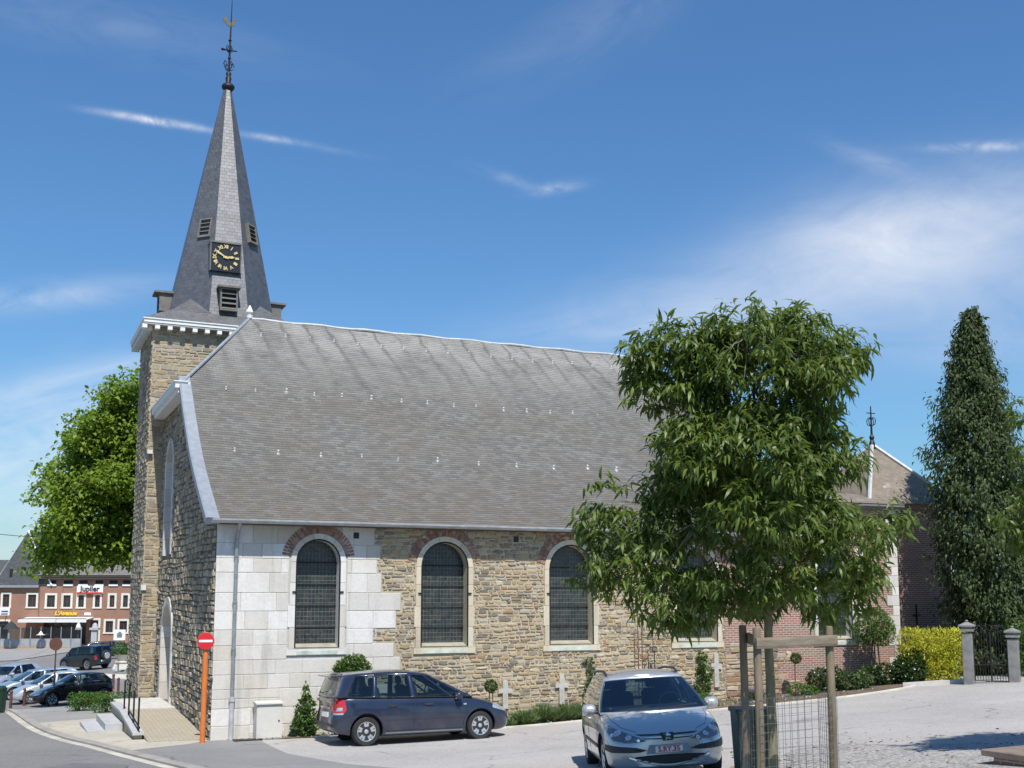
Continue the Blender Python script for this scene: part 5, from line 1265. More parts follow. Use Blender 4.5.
# ---------------------------------------------------------------- trees and plants
M['leaf_chest'] = foliage_mat('chestnut_leaf', [(0, (.042, .074, .014)), (.4, (.074, .116, .020)), (.7, (.112, .158, .028)), (1, (.20, .23, .05))], .34, .46, .42)
M['leaf_bright'] = foliage_mat('maple_leaf', [(0, (.060, .125, .014)), (.45, (.18, .27, .03)), (.8, (.25, .36, .04)), (1, (.33, .43, .07))], .48, .5, .3)
M['leaf_cypress'] = foliage_mat('cypress_spray', [(0, (.026, .042, .015)), (.5, (.05, .072, .026)), (.85, (.08, .108, .038)), (1, (.13, .155, .06))], .15, .6, .25)
M['leaf_yellow'] = foliage_mat('golden_leaf', [(0, (.26, .30, .03)), (.4, (.46, .47, .05)), (.8, (.60, .58, .08)), (1, (.70, .68, .18))], .35, .5, .3, (.65, .62, .05))
M['leaf_box'] = foliage_mat('box_leaf', [(0, (.022, .055, .012)), (.5, (.04, .09, .02)), (1, (.07, .14, .03))], .25, .45, .4)
M['leaf_mid'] = foliage_mat('shrub_leaf', [(0, (.035, .075, .016)), (.5, (.06, .125, .025)), (1, (.10, .18, .04))], .3, .5, .35)
M['leaf_hedge'] = foliage_mat('hedge_leaf', [(0, (.03, .085, .012)), (.5, (.055, .14, .02)), (1, (.09, .20, .035))], .3, .45, .4)
M['leaf_dark'] = foliage_mat('laurel_leaf', [(0, (.014, .036, .012)), (.6, (.028, .06, .018)), (1, (.05, .095, .03))], .15, .3, .5)
M['leaf_grey'] = foliage_mat('lavender_leaf', [(0, (.075, .115, .045)), (.5, (.125, .185, .075)), (1, (.18, .24, .11))], .25, .7, .2)
M['leaf_varieg'] = foliage_mat('variegated_leaf', [(0, (.03, .06, .018)), (.55, (.06, .10, .035)), (.8, (.10, .15, .06)), (1, (.42, .44, .26))], .25, .5, .35)
M['flower_red'] = foliage_mat('red_petal', [(0, (.55, .05, .02)), (1, (.75, .12, .03))], .3, .6, .2, (.7, .1, .05))
M['flower_lav'] = foliage_mat('lavender_flower', [(0, (.17, .13, .22)), (1, (.28, .22, .32))], .3, .7, .2, (.3, .2, .35))
def unit(v): return v/np.maximum(np.linalg.norm(v, axis=-1, keepdims=True), 1e-9)
def leaves(P, D, L, Wd, fold=.25, curl=.25):
    """P base points, D directions, L lengths, Wd widths -> verts, tris, quads of pointed leaves with a fold and a droop"""
    n = len(P); up = np.tile([0., 0, 1], (n, 1))+RNG.normal(0, .45, (n, 3)); s = unit(np.cross(D, up)); nn = np.cross(s, D)
    L = L[:, None]; Wd = Wd[:, None]
    mid = P+D*L*.36+nn*L*.05; far = P+D*L*.72-nn*L*curl*.25; tip = P+D*L-nn*L*curl
    V = np.stack([P, mid+s*Wd*.5+nn*Wd*fold, mid-s*Wd*.5+nn*Wd*fold, far+s*Wd*.38+nn*Wd*fold*.7, far-s*Wd*.38+nn*Wd*fold*.7, tip], 1).reshape(-1, 3)
    b = np.arange(n)[:, None]*6
    T = np.concatenate([b+np.array([0, 1, 2]), b+np.array([3, 5, 4])]); Q = b+np.array([1, 3, 4, 2]); return V, T, Q
def leaf_mesh(name, P, D, L, Wd, mat, parent, **k):
    V, T, Q = leaves(P, D, L, Wd, **k); return raw_mesh(name, V, [T, Q], mat, parent)
def blobs(lobes, n, shell=.55):
    """points through a set of ellipsoids (centre, axes as 3 vectors), more of them toward the outside"""
    vol = np.array([np.prod([np.linalg.norm(a) for a in ax])**.8 for _, ax in lobes]); cnt = RNG.multinomial(n, vol/vol.sum()); out = []; nrm = []
    for (c, ax), k in zip(lobes, cnt):
        u = unit(RNG.normal(size=(k, 3))); r = RNG.uniform(0, 1, k)**(1/3); r = np.where(RNG.random(k) < shell, .78+.25*RNG.random(k), r)
        q = u*r[:, None]; A = np.array(ax); out.append(np.array(c)+q @ A); nrm.append(unit(u @ A))
    return np.concatenate(out), np.concatenate(nrm)
def vlobes(lst, d, base=None):
    """ellipsoids measured across the line of sight: (px, py, rx, ry, depth radius, depth shift)"""
    out = []
    for px, py, rx, ry, rd, dd in lst:
        k = (d+dd)/FPX; out.append((at(px, py, d+dd), [RT*rx*k, np.array([0, 0, 1.])*ry*k, HZ*rd]))
    return out
def limb_path(a, b, sag=.0, n=5, wob=.06):
    a, b = np.array(a), np.array(b); L = np.linalg.norm(b-a); out = []
    for i in range(n+1):
        t = i/n; p = a+(b-a)*t; p = p+np.array([0, 0, 1])*L*sag*4*t*(1-t)
        if 0 < i < n: p = p+RNG.normal(0, wob*L/n, 3)
        out.append(p)
    return out
def broad_tree(name, label, base, fork, lobes, ncl, per, L, Wd, leafmat, barkmat, tr, droop=.6, group=None, spread=.16, nlimb=14, shell=.6, twigs=160, lean=None, sub=None):
    root = empty(name, tuple(base)); tag(root, label, 'tree', group); B = np.array(base, float)
    main = lobes
    if sub:                                          # break the crown into many small leafy clumps
        c0, n0 = blobs([(c, [a*sub[2] for a in ax]) for c, ax in lobes], sub[0], .6); lobes = lobes if sub[1] <= 0 else [(c, [RT*r, HZ*r, np.array([0, 0, r*.72])]) for c, r in zip(c0, sub[1]*RNG.uniform(.55, 1.3, len(c0)))]
    pts, nrm = blobs(lobes, ncl if not sub else int(ncl*.62), shell)
    if sub: p2, n2 = blobs([(c, [a*.86 for a in ax]) for c, ax in main], ncl-len(pts), .5); pts = np.concatenate([pts, p2]); nrm = np.concatenate([nrm, n2])
    tb = MB(); fk = B+np.array(fork)
    tb.tube(limb_path(B-np.array([0, 0, .3]), fk, 0, 7, .022), [tr*1.25]+[tr*(1-.28*i/6) for i in range(7)], 12)
    top = fk+np.array([0, 0, 1.0])*(np.max(pts[:, 2])-fk[2])*.62
    lead = limb_path(fk, top, 0, 5, .12); tb.tube(lead, [tr*.74, tr*.6, tr*.48, tr*.36, tr*.24, tr*.12], 8)
    nodes = [np.array(p) for p in lead]
    sel = pts[RNG.permutation(len(pts))[:nlimb*6]]; chosen = []
    for p in sel:                                    # limbs spread apart
        if all(np.linalg.norm(p-q) > .33*np.mean([np.linalg.norm(a) for _, ax in lobes for a in ax[:1]]) for q in chosen): chosen.append(p)
        if len(chosen) >= nlimb: break
    for p in chosen:
        s = min(nodes[:6], key=lambda q: np.linalg.norm(p-q)+max(0, q[2]-p[2])*1.2)
        pa = limb_path(s, p, .06, 5, .10); tb.tube(pa, [tr*.42, tr*.34, tr*.27, tr*.2, tr*.13, tr*.05], 6); nodes += [np.array(q) for q in pa[2:]]
    NA = np.array(nodes)
    for p in pts[RNG.permutation(len(pts))[:twigs]]:
        j = np.argmin(np.linalg.norm(NA-p, axis=1)); tb.tube(limb_path(NA[j], p, .04, 3, .08), [tr*.13, tr*.09, tr*.06, tr*.03], 4)
    off = -B; tb.v = [tuple(np.array(v)+off) for v in tb.v]
    tb.build('trunk', barkmat, root, smooth=60)
    k = len(pts)*per; P = np.repeat(pts, per, 0)+RNG.normal(0, spread, (k, 3))*np.array([1, 1, .7]); out = np.repeat(nrm, per, 0)
    az = unit(RNG.normal(size=(k, 3))*np.array([1, 1, .45])+out*.55); D = unit(az+np.array([0, 0, -1.])*RNG.uniform(.2, 1.25, (k, 1))*droop)
    sz = RNG.uniform(.55, 1.3, k); leaf_mesh('crown', P-B, D, L*sz, Wd*sz, leafmat, root)
    return root
# young chestnut on stakes
D1 = 13.6
b1 = at(775, 800, D1); b1[2] = G(b1[0], b1[1])
L1 = [(755, 372, 92, 58, 1.15, 0), (700, 372, 58, 48, .7, .2), (824, 368, 40, 46, .7, -.1), (800, 345, 55, 34, .7, .1), (655, 372, 30, 36, .45, 0), (765, 330, 62, 22, .7, 0), (715, 345, 40, 26, .6, .1),
      (755, 452, 98, 52, 1.3, 0), (690, 450, 46, 42, .8, -.2), (816, 452, 32, 46, .7, .1), (680, 490, 40, 30, .7, .3),
      (765, 520, 100, 46, 1.2, 0), (650, 545, 48, 38, .8, .1), (598, 520, 24, 26, .4, 0), (612, 565, 30, 30, .4, .2), (842, 544, 42, 36, .8, -.2), (888, 528, 20, 20, .3, 0), (905, 522, 12, 12, .2, 0),
      (745, 582, 76, 27, .9, 0), (655, 602, 30, 24, .5, -.2), (825, 594, 42, 30, .7, .2), (690, 612, 30, 14, .4, .2), (862, 575, 22, 26, .4, 0)]
broad_tree('chestnut_tree', 'young sweet chestnut with long drooping leaves, held by three stakes in front of the church', b1, (-.02, 0, 2.15), vlobes(L1, D1), 2650, 13, .168, .033, M['leaf_chest'], M['bark_young'], .068,
           .85, 'chestnut trees along the parking area', .05, 18, .75, 420, sub=(225, .235, .92))
# its neighbour, mostly beyond the right edge of the view
D2 = 16.3; b2 = at(1138, 760, D2); b2[2] = G(b2[0], b2[1])
L2 = [(1140, 420, 92, 62, 1.2, 0), (1140, 500, 108, 60, 1.3, 0), (1080, 470, 52, 50, .8, 0), (1040, 510, 34, 60, .5, 0), (1034, 425, 26, 50, .4, 0), (1200, 450, 60, 60, .9, 0), (1100, 400, 50, 36, .8, 0), (1150, 560, 80, 34, 1.1, 0)]
broad_tree('chestnut_tree', 'sweet chestnut at the right edge, only its outer leaves in view before the cypress', b2, (-.02, 0, 2.2), vlobes(L2, D2), 1900, 12, .17, .037, M['leaf_chest'], M['bark_young'], .07,
           .85, 'chestnut trees along the parking area', .03, 14, .7, 160, sub=(190, .3, .9))
# big bright tree behind the tower
D3 = 48.0; b3 = at(150, 690, D3); b3[2] = G(b3[0], b3[1])
L3 = [(128, 400, 26, 20, 1.0, 0), (150, 410, 22, 24, 1.2, 0), (112, 430, 30, 20, 1.3, -.5), (150, 450, 40, 35, 1.8, .5), (92, 455, 30, 18, 1.3, 0), (76, 478, 28, 16, 1.2, .3), (108, 480, 36, 22, 1.6, -.8), (150, 505, 50, 45, 2.4, 1), (62, 495, 16, 10, .8, 0),
      (95, 515, 44, 26, 1.9, -.6), (68, 532, 28, 20, 1.3, .2), (52, 553, 16, 15, .9, 0), (80, 546, 36, 16, 1.6, -.4), (42, 570, 12, 10, .6, 0), (62, 562, 16, 9, .8, 0), (112, 546, 30, 18, 1.5, 0), (150, 548, 34, 22, 1.8, .5), (175, 470, 45, 70, 2.4, 0)]
broad_tree('maple_tree', 'tall bright green leafy tree rising behind the church tower', b3, (0, 0, 3.6), vlobes(L3, D3), 3300, 17, .21, .125, M['leaf_bright'], M['bark'], .26,
           .45, None, .20, 18, .8, 220, sub=(230, .72, .92))
# cypress by the gate
def cypress():
    base = at(991, 684, 35.0); base[2] = G(base[0], base[1])-.1; root = empty('cypress_tree', tuple(base))
    tag(root, 'tall dark cypress with drooping sprays standing behind the iron gate', 'tree')
    H = 11.55; tb = MB(); tb.tube([(0, 0, -.3), (.03, 0, 3), (-.03, 0, 7), (0, 0, H*.97)], [.24, .19, .11, .02], 8); tb.build('trunk', M['bark'], root)
    prof = [(0, .8), (.12, 1.3), (.3, 1.6), (.5, 1.55), (.65, 1.30), (.77, .98), (.87, .62), (.94, .35), (.98, .15), (1, .03)]
    br = MB(); P = []; D = []; n = 760
    for i in range(n):
        t = (i+.5)/n; t = 1-(1-t)**.9; h = .5+t*(H-.5); R = float(crom([h/H], prof)[0])*(.62+.52*RNG.random()); a = i*2.39996+RNG.normal(0, .25)
        R = max(.05, R*(.92+.34*math.sin(a*2+h*2.1)*math.sin(h*1.7+a)))
        tip = np.array([math.cos(a)*R, math.sin(a)*R, h-.10*R]); root_ = np.array([0, 0, h-.45*R])
        if i % 3 == 0: br.tube([root_, (root_+tip)/2+np.array([0, 0, .08]), tip], [.03, .02, .008], 4)
        k = 70; u = RNG.uniform(.45, 1.05, k)**.7; q = root_+(tip-root_)*u[:, None]+RNG.normal(0, .09+.05*R, (k, 3))
        P.append(q); out = np.array([math.cos(a), math.sin(a), 0]); D.append(unit(out*RNG.uniform(.1, .9, (k, 1))+np.array([0, 0, -1.])*RNG.uniform(.25, 1.0, (k, 1))+RNG.normal(0, .35, (k, 3))))
    for j in range(60): P.append(np.array([[RNG.normal(0, .05), RNG.normal(0, .05), H-.6+.6*RNG.random()]])); D.append(unit(np.array([[RNG.normal(0, .5), RNG.normal(0, .5), .6]])))
    br.build('branches', M['bark'], root)
    P = np.concatenate(P); D = np.concatenate(D); m = len(P); s = RNG.uniform(.6, 1.25, m)
    leaf_mesh('crown', P, D, .155*s, .056*s, M['leaf_cypress'], root, curl=.4)
cypress()
def shrub(name, label, base, lobes, n, L, Wd, mat, cat='shrub', group=None, up=.3, stem=None, jitter=.5, shell=.7, dark=True, flowers=None, parts=('foliage', 'stem')):
    """lobes in metres from the base: (x, y, z, rx, ry, rz), x across the view, y away from it"""
    root = empty(name, tuple(base)); tag(root, label, cat, group)
    X, Y = RT, HZ; lb = [(X*x+Y*y+np.array([0, 0, z]), [X*a, Y*b, np.array([0, 0, c])]) for x, y, z, a, b, c in lobes]
    P, nr = blobs(lb, n, shell); P[:, 2] = np.maximum(P[:, 2], .02)
    D = unit(nr*.8+RNG.normal(0, jitter, (n, 3))+np.array([0, 0, up])); s = RNG.uniform(.65, 1.25, n)
    leaf_mesh(parts[0], P-D*(L*s*.4)[:, None], D, L*s, Wd*s, mat, root)
    tb = MB()
    if stem:
        for pth, r in stem: tb.tube([X*a+Y*b+np.array([0, 0, c]) for a, b, c in pth], r, 7)
    else:
        for _, (c, ax) in zip(range(6), lb):
            for k in range(3): tb.tube(limb_path(np.array([c[0]*.3, c[1]*.3, -.05]), c+RNG.normal(0, .3, 3)*np.array([np.linalg.norm(ax[0]), np.linalg.norm(ax[1]), np.linalg.norm(ax[2])]), .05, 3), [.014, .011, .008, .004], 4)
    tb.build(parts[1], M['bark'], root)
    if flowers:
        k, fm, fL = flowers; P2, n2 = blobs(lb[2::3], k, 1.0); P2[:, 2] += .02; D2 = unit(n2[:len(P2)]+np.array([0, 0, .8])); leaf_mesh('flowers', P2, D2, np.full(len(P2), fL), np.full(len(P2), fL*.6), fm, root)['kind'] = 'stuff'
    return root
def gp(px, py): p = onG(px, py); return p
def wallp(px, Y): p = onY(px, 690, Y); return np.array([p[0], Y, G(p[0], Y)+.03])
shrub('conical_shrub', 'pointed bushy green shrub between the white utility cabinet and the blue car', wallp(306, -.32), [(0, 0, .22, .36, .26, .25), (0, 0, .48, .28, .24, .22), (.02, 0, .75, .20, .18, .2), (0, 0, 1.0, .10, .1, .18), (-.22, 0, .72, .06, .06, .05), (0, 0, 1.18, .04, .04, .12)], 950, .11, .05, M['leaf_mid'])
shrub('ball_shrub', 'round leafy green standard shrub rising behind the blue car by the wall', wallp(352, -.38), [(0, 0, 1.58, .46, .36, .26), (-.22, 0, 1.50, .25, .25, .18), (.2, 0, 1.5, .24, .25, .17), (.05, 0, 1.75, .28, .24, .16)], 1500, .11, .038, M['leaf_mid'], stem=[([(0, 0, -.1), (.02, 0, .8), (0, 0, 1.5)], [.03, .025, .02])])
for i, (px, Y, hz, r, lab, nm) in enumerate(((491, -.45, 1.02, .17, 'clipped box ball on thin twin stems right of the blue car', 0), (797, -.62, 1.02, .16, 'clipped box ball on one thin stem right of the staked tree', 1))):
    shrub('topiary_ball', lab, wallp(px, Y), [(0, 0, hz, r, r, r*.93)], 700, .045, .03, M['leaf_box'], 'topiary', 'clipped box balls on stems', .1, [([(-.04, 0, -.05), (-.04, 0, hz-.1)], [.016, .013])]+([([(.05, .02, -.05), (.04, 0, hz-.1)], [.014, .012])] if i == 0 else []), .35, .95)
def spiky(name, label, base, w, h, n, mat, group, fl=None):
    root = empty(name, tuple(base)); tag(root, label, 'plant', group); r = np.sqrt(RNG.random(n)); a = RNG.random(n)*2*np.pi
    P = np.outer(r*np.cos(a)*w, RT)+np.outer(r*np.sin(a)*w*.55, HZ); D = unit(P*.9/w+np.array([0, 0, 1.])+RNG.normal(0, .22, (n, 3))); L = h*RNG.uniform(.55, 1.1, n)*(1-.35*r)
    leaf_mesh('foliage', P*.6, D, L, np.full(n, .022), mat, root, curl=.1)
    if fl: k = int(n*.3); leaf_mesh('flowers', (P*.6+D*L[:, None]*.9)[:k], D[:k], np.full(k, .09), np.full(k, .025), fl, root)
for px, Y, w, h, lab in ((524, -.62, .36, .50, 'low grey green lavender clump nearest the blue car'), (545, -.45, .42, .60, 'taller lavender clump left of the second white cross'), (566, -.50, .42, .58, 'lavender clump below the second white cross'), (583, -.55, .34, .55, 'lavender clump touching the silver car outline')):
    spiky('lavender_plant', lab, wallp(px, Y), w, h, 900, M['leaf_grey'], 'lavender clumps in the church bed')
spiky('lavender_plant', 'sparse lavender clump beside the staked tree, in front of the brick wall', wallp(752, -.75), .42, .36, 700, M['leaf_grey'], 'lavender clumps in the church bed', M['flower_lav'])
spiky('lavender_plant', 'small low tuft of lavender peeping out before the blue car bonnet', wallp(509, -.70), .2, .26, 380, M['leaf_grey'], 'lavender clumps in the church bed')
shrub('climbing_plant', 'thin straggly climber on the wall under the third window', wallp(589, -.12), [(0, 0, 1.45, .16, .08, .12), (.05, 0, 1.2, .12, .07, .10), (.06, 0, .85, .16, .08, .16), (-.05, 0, .55, .12, .08, .12), (.05, 0, 1.02, .06, .05, .2)], 210, .10, .045, M['leaf_mid'], 'plant', stem=[([(.06, .02, -.05), (.07, 0, .6), (.04, .02, 1.5)], [.014, .011, .006])])
shrub('climbing_plant', 'bushy upright climber below the fourth window beside a white cross', wallp(703, -.14), [(0, 0, .45, .26, .1, .25), (.05, 0, .85, .26, .1, .22), (0, 0, 1.25, .15, .08, .16), (.18, 0, .72, .12, .08, .1), (.02, 0, 1.05, .10, .07, .25)], 400, .12, .05, M['leaf_mid'], 'plant', stem=[([(.0, .02, -.05), (.02, 0, .6), (.0, .02, 1.3)], [.016, .012, .007])])
shrub('low_bush', 'low rounded green bush right of the silver car', wallp(690, -.62), [(0, 0, .18, .34, .3, .2), (.35, .1, .18, .3, .3, .17)], 1100, .06, .035, M['leaf_hedge'], group='low bushes along the bed')
shrub('low_bush', 'low clipped green bush just right of the tree trunk', wallp(800, -1.2), [(0, 0, .16, .36, .3, .19), (.3, .0, .14, .24, .3, .16)], 1000, .06, .035, M['leaf_hedge'], group='low bushes along the bed')
shrub('laurel_shrub', 'dark glossy evergreen shrub at the foot of the brick wall', wallp(823, -.9), [(0, 0, .34, .46, .4, .36), (.35, .1, .36, .42, .4, .36), (-.2, 0, .3, .3, .3, .3)], 1300, .11, .05, M['leaf_dark'])
shrub('variegated_shrub', 'pale edged variegated shrub between the dark evergreens', wallp(849, -1.25), [(0, 0, .26, .48, .4, .28), (.4, .1, .3, .32, .35, .26)], 1300, .09, .045, M['leaf_varieg'])
shrub('laurel_shrub', 'dark broad leaved shrub filling the bed below the round topped shrub', wallp(873, -.9), [(0, 0, .3, .42, .4, .32), (.4, 0, .34, .35, .4, .33)], 1000, .11, .05, M['leaf_dark'])
shrub('round_standard', 'round topped leafy standard shrub on pale stakes at the chancel corner', wallp(876, -.75), [(0, 0, 1.72, .62, .5, .46), (-.3, 0, 1.52, .36, .4, .36), (.3, 0, 1.52, .36, .4, .38), (.05, 0, 2.02, .36, .35, .26), (0, 0, 1.42, .4, .4, .3)], 2900, .11, .032, M['leaf_mid'], stem=[([(-.12, 0, -.1), (-.1, 0, .8), (0, 0, 1.6)], [.03, .026, .02]), ([(.16, -.1, -.1), (.08, -.05, 1.35)], [.022, .022]), ([(.02, -.08, -.1), (-.02, -.05, 1.3)], [.02, .02])])
shrub('laurel_shrub', 'rounded dark green shrub left of the yellow hedge', wallp(911, -1.45), [(0, 0, .42, .5, .45, .46), (.15, 0, .7, .34, .35, .3), (-.25, 0, .3, .35, .4, .32)], 1900, .12, .055, M['leaf_dark'])
# hedges
def hedge(name, label, c, hx, hy, hz, n, L, Wd, mat, up=.5, fl=None):
    rt = shrub(name, label, c, [(x, y, z, hx*.36, hy*.7, hz*.27) for x in (-hx*.7, -hx*.35, 0, hx*.35, hx*.7) for y in (-hy*.25, hy*.25) for z in (hz*.2, hz*.5, hz*.78)], n, L, Wd, mat, 'hedge', None, up, None, .55, .8, flowers=fl); return rt
yh = at(934, 682, 33.6); yh[2] = G(yh[0], yh[1])
hedge('golden_hedge', 'bright yellow leafy hedge left of the stone gate pillars', yh, .98, .5, 1.5, 7500, .12, .032, M['leaf_yellow'], .9)
hl = onG(84, 711.5); hedge('clipped_hedge', 'low clipped green hedge with red flowers near the west steps, left clump', hl, .52, .42, .62, 1900, .06, .04, M['leaf_hedge'], .3, (9, M['flower_red'], .08))
hl = onG(112, 713); hedge('clipped_hedge', 'low green hedge with red flowers touching the tower foot, right clump', hl, .56, .42, .66, 1900, .06, .04, M['leaf_hedge'], .3, (16, M['flower_red'], .08))
hr = at(1036, 680, 33); hr[2] = G(hr[0], hr[1]); hedge('green_hedge', 'dark green hedge right of the iron gate', hr, .7, .5, 1.5, 2200, .10, .05, M['leaf_mid'], .3)
hb = at(1000, 676, 37); hb[2] = G(hb[0], hb[1]); hedge('green_hedge', 'shaded dark hedge behind the iron gate bars', hb, 1.5, .6, 2.0, 2400, .13, .06, M['leaf_dark'], .2)

# ---------------------------------------------------------------- the square on the left
FD = 112.0; ux = Vector(RT*math.cos(rad(5))+HZ*math.sin(rad(5))); ROT = math.atan2(ux.y, ux.x)
F0 = at(37, 646, FD); FZ0 = float(F0[2]); KX = FD/FPX
def fx(px): return (px-37)*KX
def fz(py): return (646-py)*KX
M['frame_white'] = plain('house_surround', (.66, .62, .54), .8, 0, .08)
M['awning'] = plain('awning_cloth', (.72, .72, .68), .8, 0, .06)
M['screen'] = glass_mat('terrace_screen', (.62, .66, .66), .8)
M['terrace_panel'] = plain('grey_panel', (.30, .31, .31), .5, 0, .2, 1.5)
M['eave_dark'] = plain('dark_eave', (.06, .05, .045), .8)
def grid_wall(x0, x1, z0, z1, holes, y=0.0, rev=.18):
    mb = MB(); xs = sorted({x0, x1, *[h[0] for h in holes], *[h[1] for h in holes]}); zs = sorted({z0, z1, *[h[2] for h in holes], *[h[3] for h in holes]})
    for a, b in zip(xs[:-1], xs[1:]):
        for c, d in zip(zs[:-1], zs[1:]):
            if not any(h[0] <= (a+b)/2 <= h[1] and h[2] <= (c+d)/2 <= h[3] for h in holes): mb.add([(a, y, c), (b, y, c), (b, y, d), (a, y, d)], [(0, 1, 2, 3)])
    for h in holes:
        a, b, c, d = h; mb.add([(a, y, c), (b, y, c), (b, y, d), (a, y, d), (a, y+rev, c), (b, y+rev, c), (b, y+rev, d), (a, y+rev, d)], [(0, 4, 5, 1), (1, 5, 6, 2), (2, 6, 7, 3), (3, 7, 4, 0)])
    return mb
def house_window(root, h, fw=.2, mull=True):
    a, b, c, d = h; mb = MB()
    for p, q in (((a-fw, c), (a, d+fw)), ((b, c), (b+fw, d+fw)), ((a, d), (b, d+fw))): mb.box((p[0], -.045, p[1]), (q[0], .06, q[1]))
    mb.box((a-fw-.03, -.09, c-fw*.75), (b+fw+.03, .06, c)); w = mb.build('window', M['frame_white'], root)
    g = MB(); g.box((a, .14, c), (b, .16, d)); g.build('pane', M['dimglass'], w)
    if mull:
        s = MB(); m = (a+b)/2; s.box((m-.025, .10, c), (m+.025, .138, d)); s.box((a, .10, d-(d-c)*.28), (b, .137, d-(d-c)*.28+.04)); s.build('sash', M['rust'], w)
    return w
cafe = empty('brick_restaurant', tuple(F0), ROT); tag(cafe, 'long red brick restaurant with pale framed windows and an awning across the square', 'building')
up = [(42.6, 53.2), (58.6, 68.4), (73.2, 81.6), (89.6, 97.2), (104.0, 111.6), (117.2, 124.8), (134, 142), (151, 159)]
H = [(fx(a)+.18, fx(b)-.10, fz(607.4), fz(595.6)) for a, b in up]
H2 = [(fx(103.0), fx(110.2), fz(632.6), fz(621.4)), (fx(116.6), fx(124), fz(632.6), fz(621.4)), (fx(134), fx(142), fz(632.6), fz(621.4)), (fx(151), fx(159), fz(632.6), fz(621.4))]
DR = (fx(88), fx(95.8), fz(645), fz(620.5)); FR = (fx(42), fx(84), fz(644), fz(621))
AT = [(fx(a), fx(b), fz(584.4), fz(580.6)) for a, b in ((44.6, 52.4), (60, 68.6), (75, 83.2), (91, 98.6), (104.8, 112.8), (118.2, 126), (134, 142))]
wl = grid_wall(0, fx(175), -1.0, fz(579.4), H+H2+[DR, FR]+AT); wl.box((0, .3, -1), (fx(175), 9, fz(579.4))); wl.build('wall', M['brick_far'], cafe)
for h in H+H2: house_window(cafe, h, .2)
for h in AT:
    mb = MB(); mb.box((h[0]-.05, -.1, h[2]-.20), (h[1]+.05, .05, h[2])); w = mb.build('attic_window', M['sign_white'], cafe); g = MB(); g.box((h[0], .13, h[2]), (h[1], .16, h[3])); g.build('pane', M['black'], w)
mb = MB(); mb.box((DR[0], .14, DR[2]), (DR[1], .17, DR[3])); d = mb.build('door', M['dimglass'], cafe)
mb = MB(); mb.box((DR[1], -.05, DR[2]), (DR[1]+.2, .06, DR[3]+.2)); mb.box((DR[0]-.1, -.05, DR[3]), (DR[1], .06, DR[3]+.2)); mb.build('door_frame', M['frame_white'], d)
mb = MB(); mb.box((FR[0], .14, FR[2]), (FR[1], .17, FR[3])); sf = mb.build('shop_front', M['dimglass'], cafe)
mb = MB()
for k in range(6): x = FR[0]+(FR[1]-FR[0])*k/5; mb.box((x-.07, .02, FR[2]), (x+.07, .137, FR[3]))
mb.build('shop_front_frame', M['rust'], sf)
mb = MB(); mb.box((-.1, -.45, fz(579.4)), (fx(175), -.002, fz(577.4))); mb.box((-.1, -.5, fz(577.4)+.002), (fx(175), .6, fz(575.8))); mb.build('eave_board', M['eave_dark'], cafe)
V, UV, F = [], [], []
ze = fz(575.6); flat_face(V, UV, F, [(-.1, -.55, ze), (fx(175), -.55, ze), (fx(175), 4.6, ze+3.2), (-.1, 4.6, ze+3.2)]); flat_face(V, UV, F, [(fx(175), 9.4, ze), (-.1, 9.4, ze), (-.1, 4.6, ze+3.2), (fx(175), 4.6, ze+3.2)]); flat_face(V, UV, F, [(-.1, 9.4, ze), (-.1, -.55, ze), (-.1, 4.6, ze+3.2)])
uv_mesh('roof', V, UV, F, M['tile_far'], cafe)
def letters(name, txt, size, cx, cz, y, mat, root, depth=.04, **k):
    vs, fs = text_mesh(txt, size, depth, **k); mb = MB(); mb.add([(cx+v.x, y-v.z, cz+v.y) for v in vs], fs); return mb.build(name, mat, root)
# beer sign: black lettering over a red bar on a white board
sg = MB(); sg.box((fx(73.6), -.20, fz(594.0)), (fx(99.2), -.05, fz(586.2))); board = sg.build('sign_board', M['sign_white'], cafe)
letters('sign_letters', 'Jupiler', .74, fx(86.4), fz(589.4), -.22, M['black'], board, .02, bold=.02, spacing=.98)
sg = MB(); sg.box((fx(73.8), -.24, fz(594.4)), (fx(99.0), -.203, fz(592.6))); sg.build('sign_bar', M['sign_red'], board)
letters('gold_letters', "L'Avenue", .56, fx(63.5), fz(613.6), -.08, plain('yellow_lettering', (.80, .45, .04), .4), cafe, .05, bold=.025, shear=.2)
mb = MB(); mb.box((fx(81.8), -.07, fz(615.6)), (fx(88), -.004, fz(613.0))); mb.build('small_sign', M['sign_white'], cafe)
# awning over the terrace
aw = MB(); x0, x1 = fx(26), fx(91)
aw.add([(x0, -.02, fz(617.4)), (x1, -.02, fz(617.4)), (x1, -2.6, fz(619.4)), (x0, -2.6, fz(619.4)), (x0, -.02, fz(617.4)-.05), (x1, -.02, fz(617.4)-.05), (x1, -2.6, fz(619.4)-.05), (x0, -2.6, fz(619.4)-.05)], [(0, 3, 2, 1), (4, 5, 6, 7), (0, 1, 5, 4), (1, 2, 6, 5), (2, 3, 7, 6), (3, 0, 4, 7)])
aw.box((x0, -2.64, fz(622.2)), (x1, -2.602, fz(619.2)-.02)); ao = aw.build('awning', M['awning'], cafe); mb = MB(); mb.box((x0, -2.62, fz(618.8)), (x1, -2.5, fz(618.1))); mb.build('awning_bar', M['eave_dark'], ao)
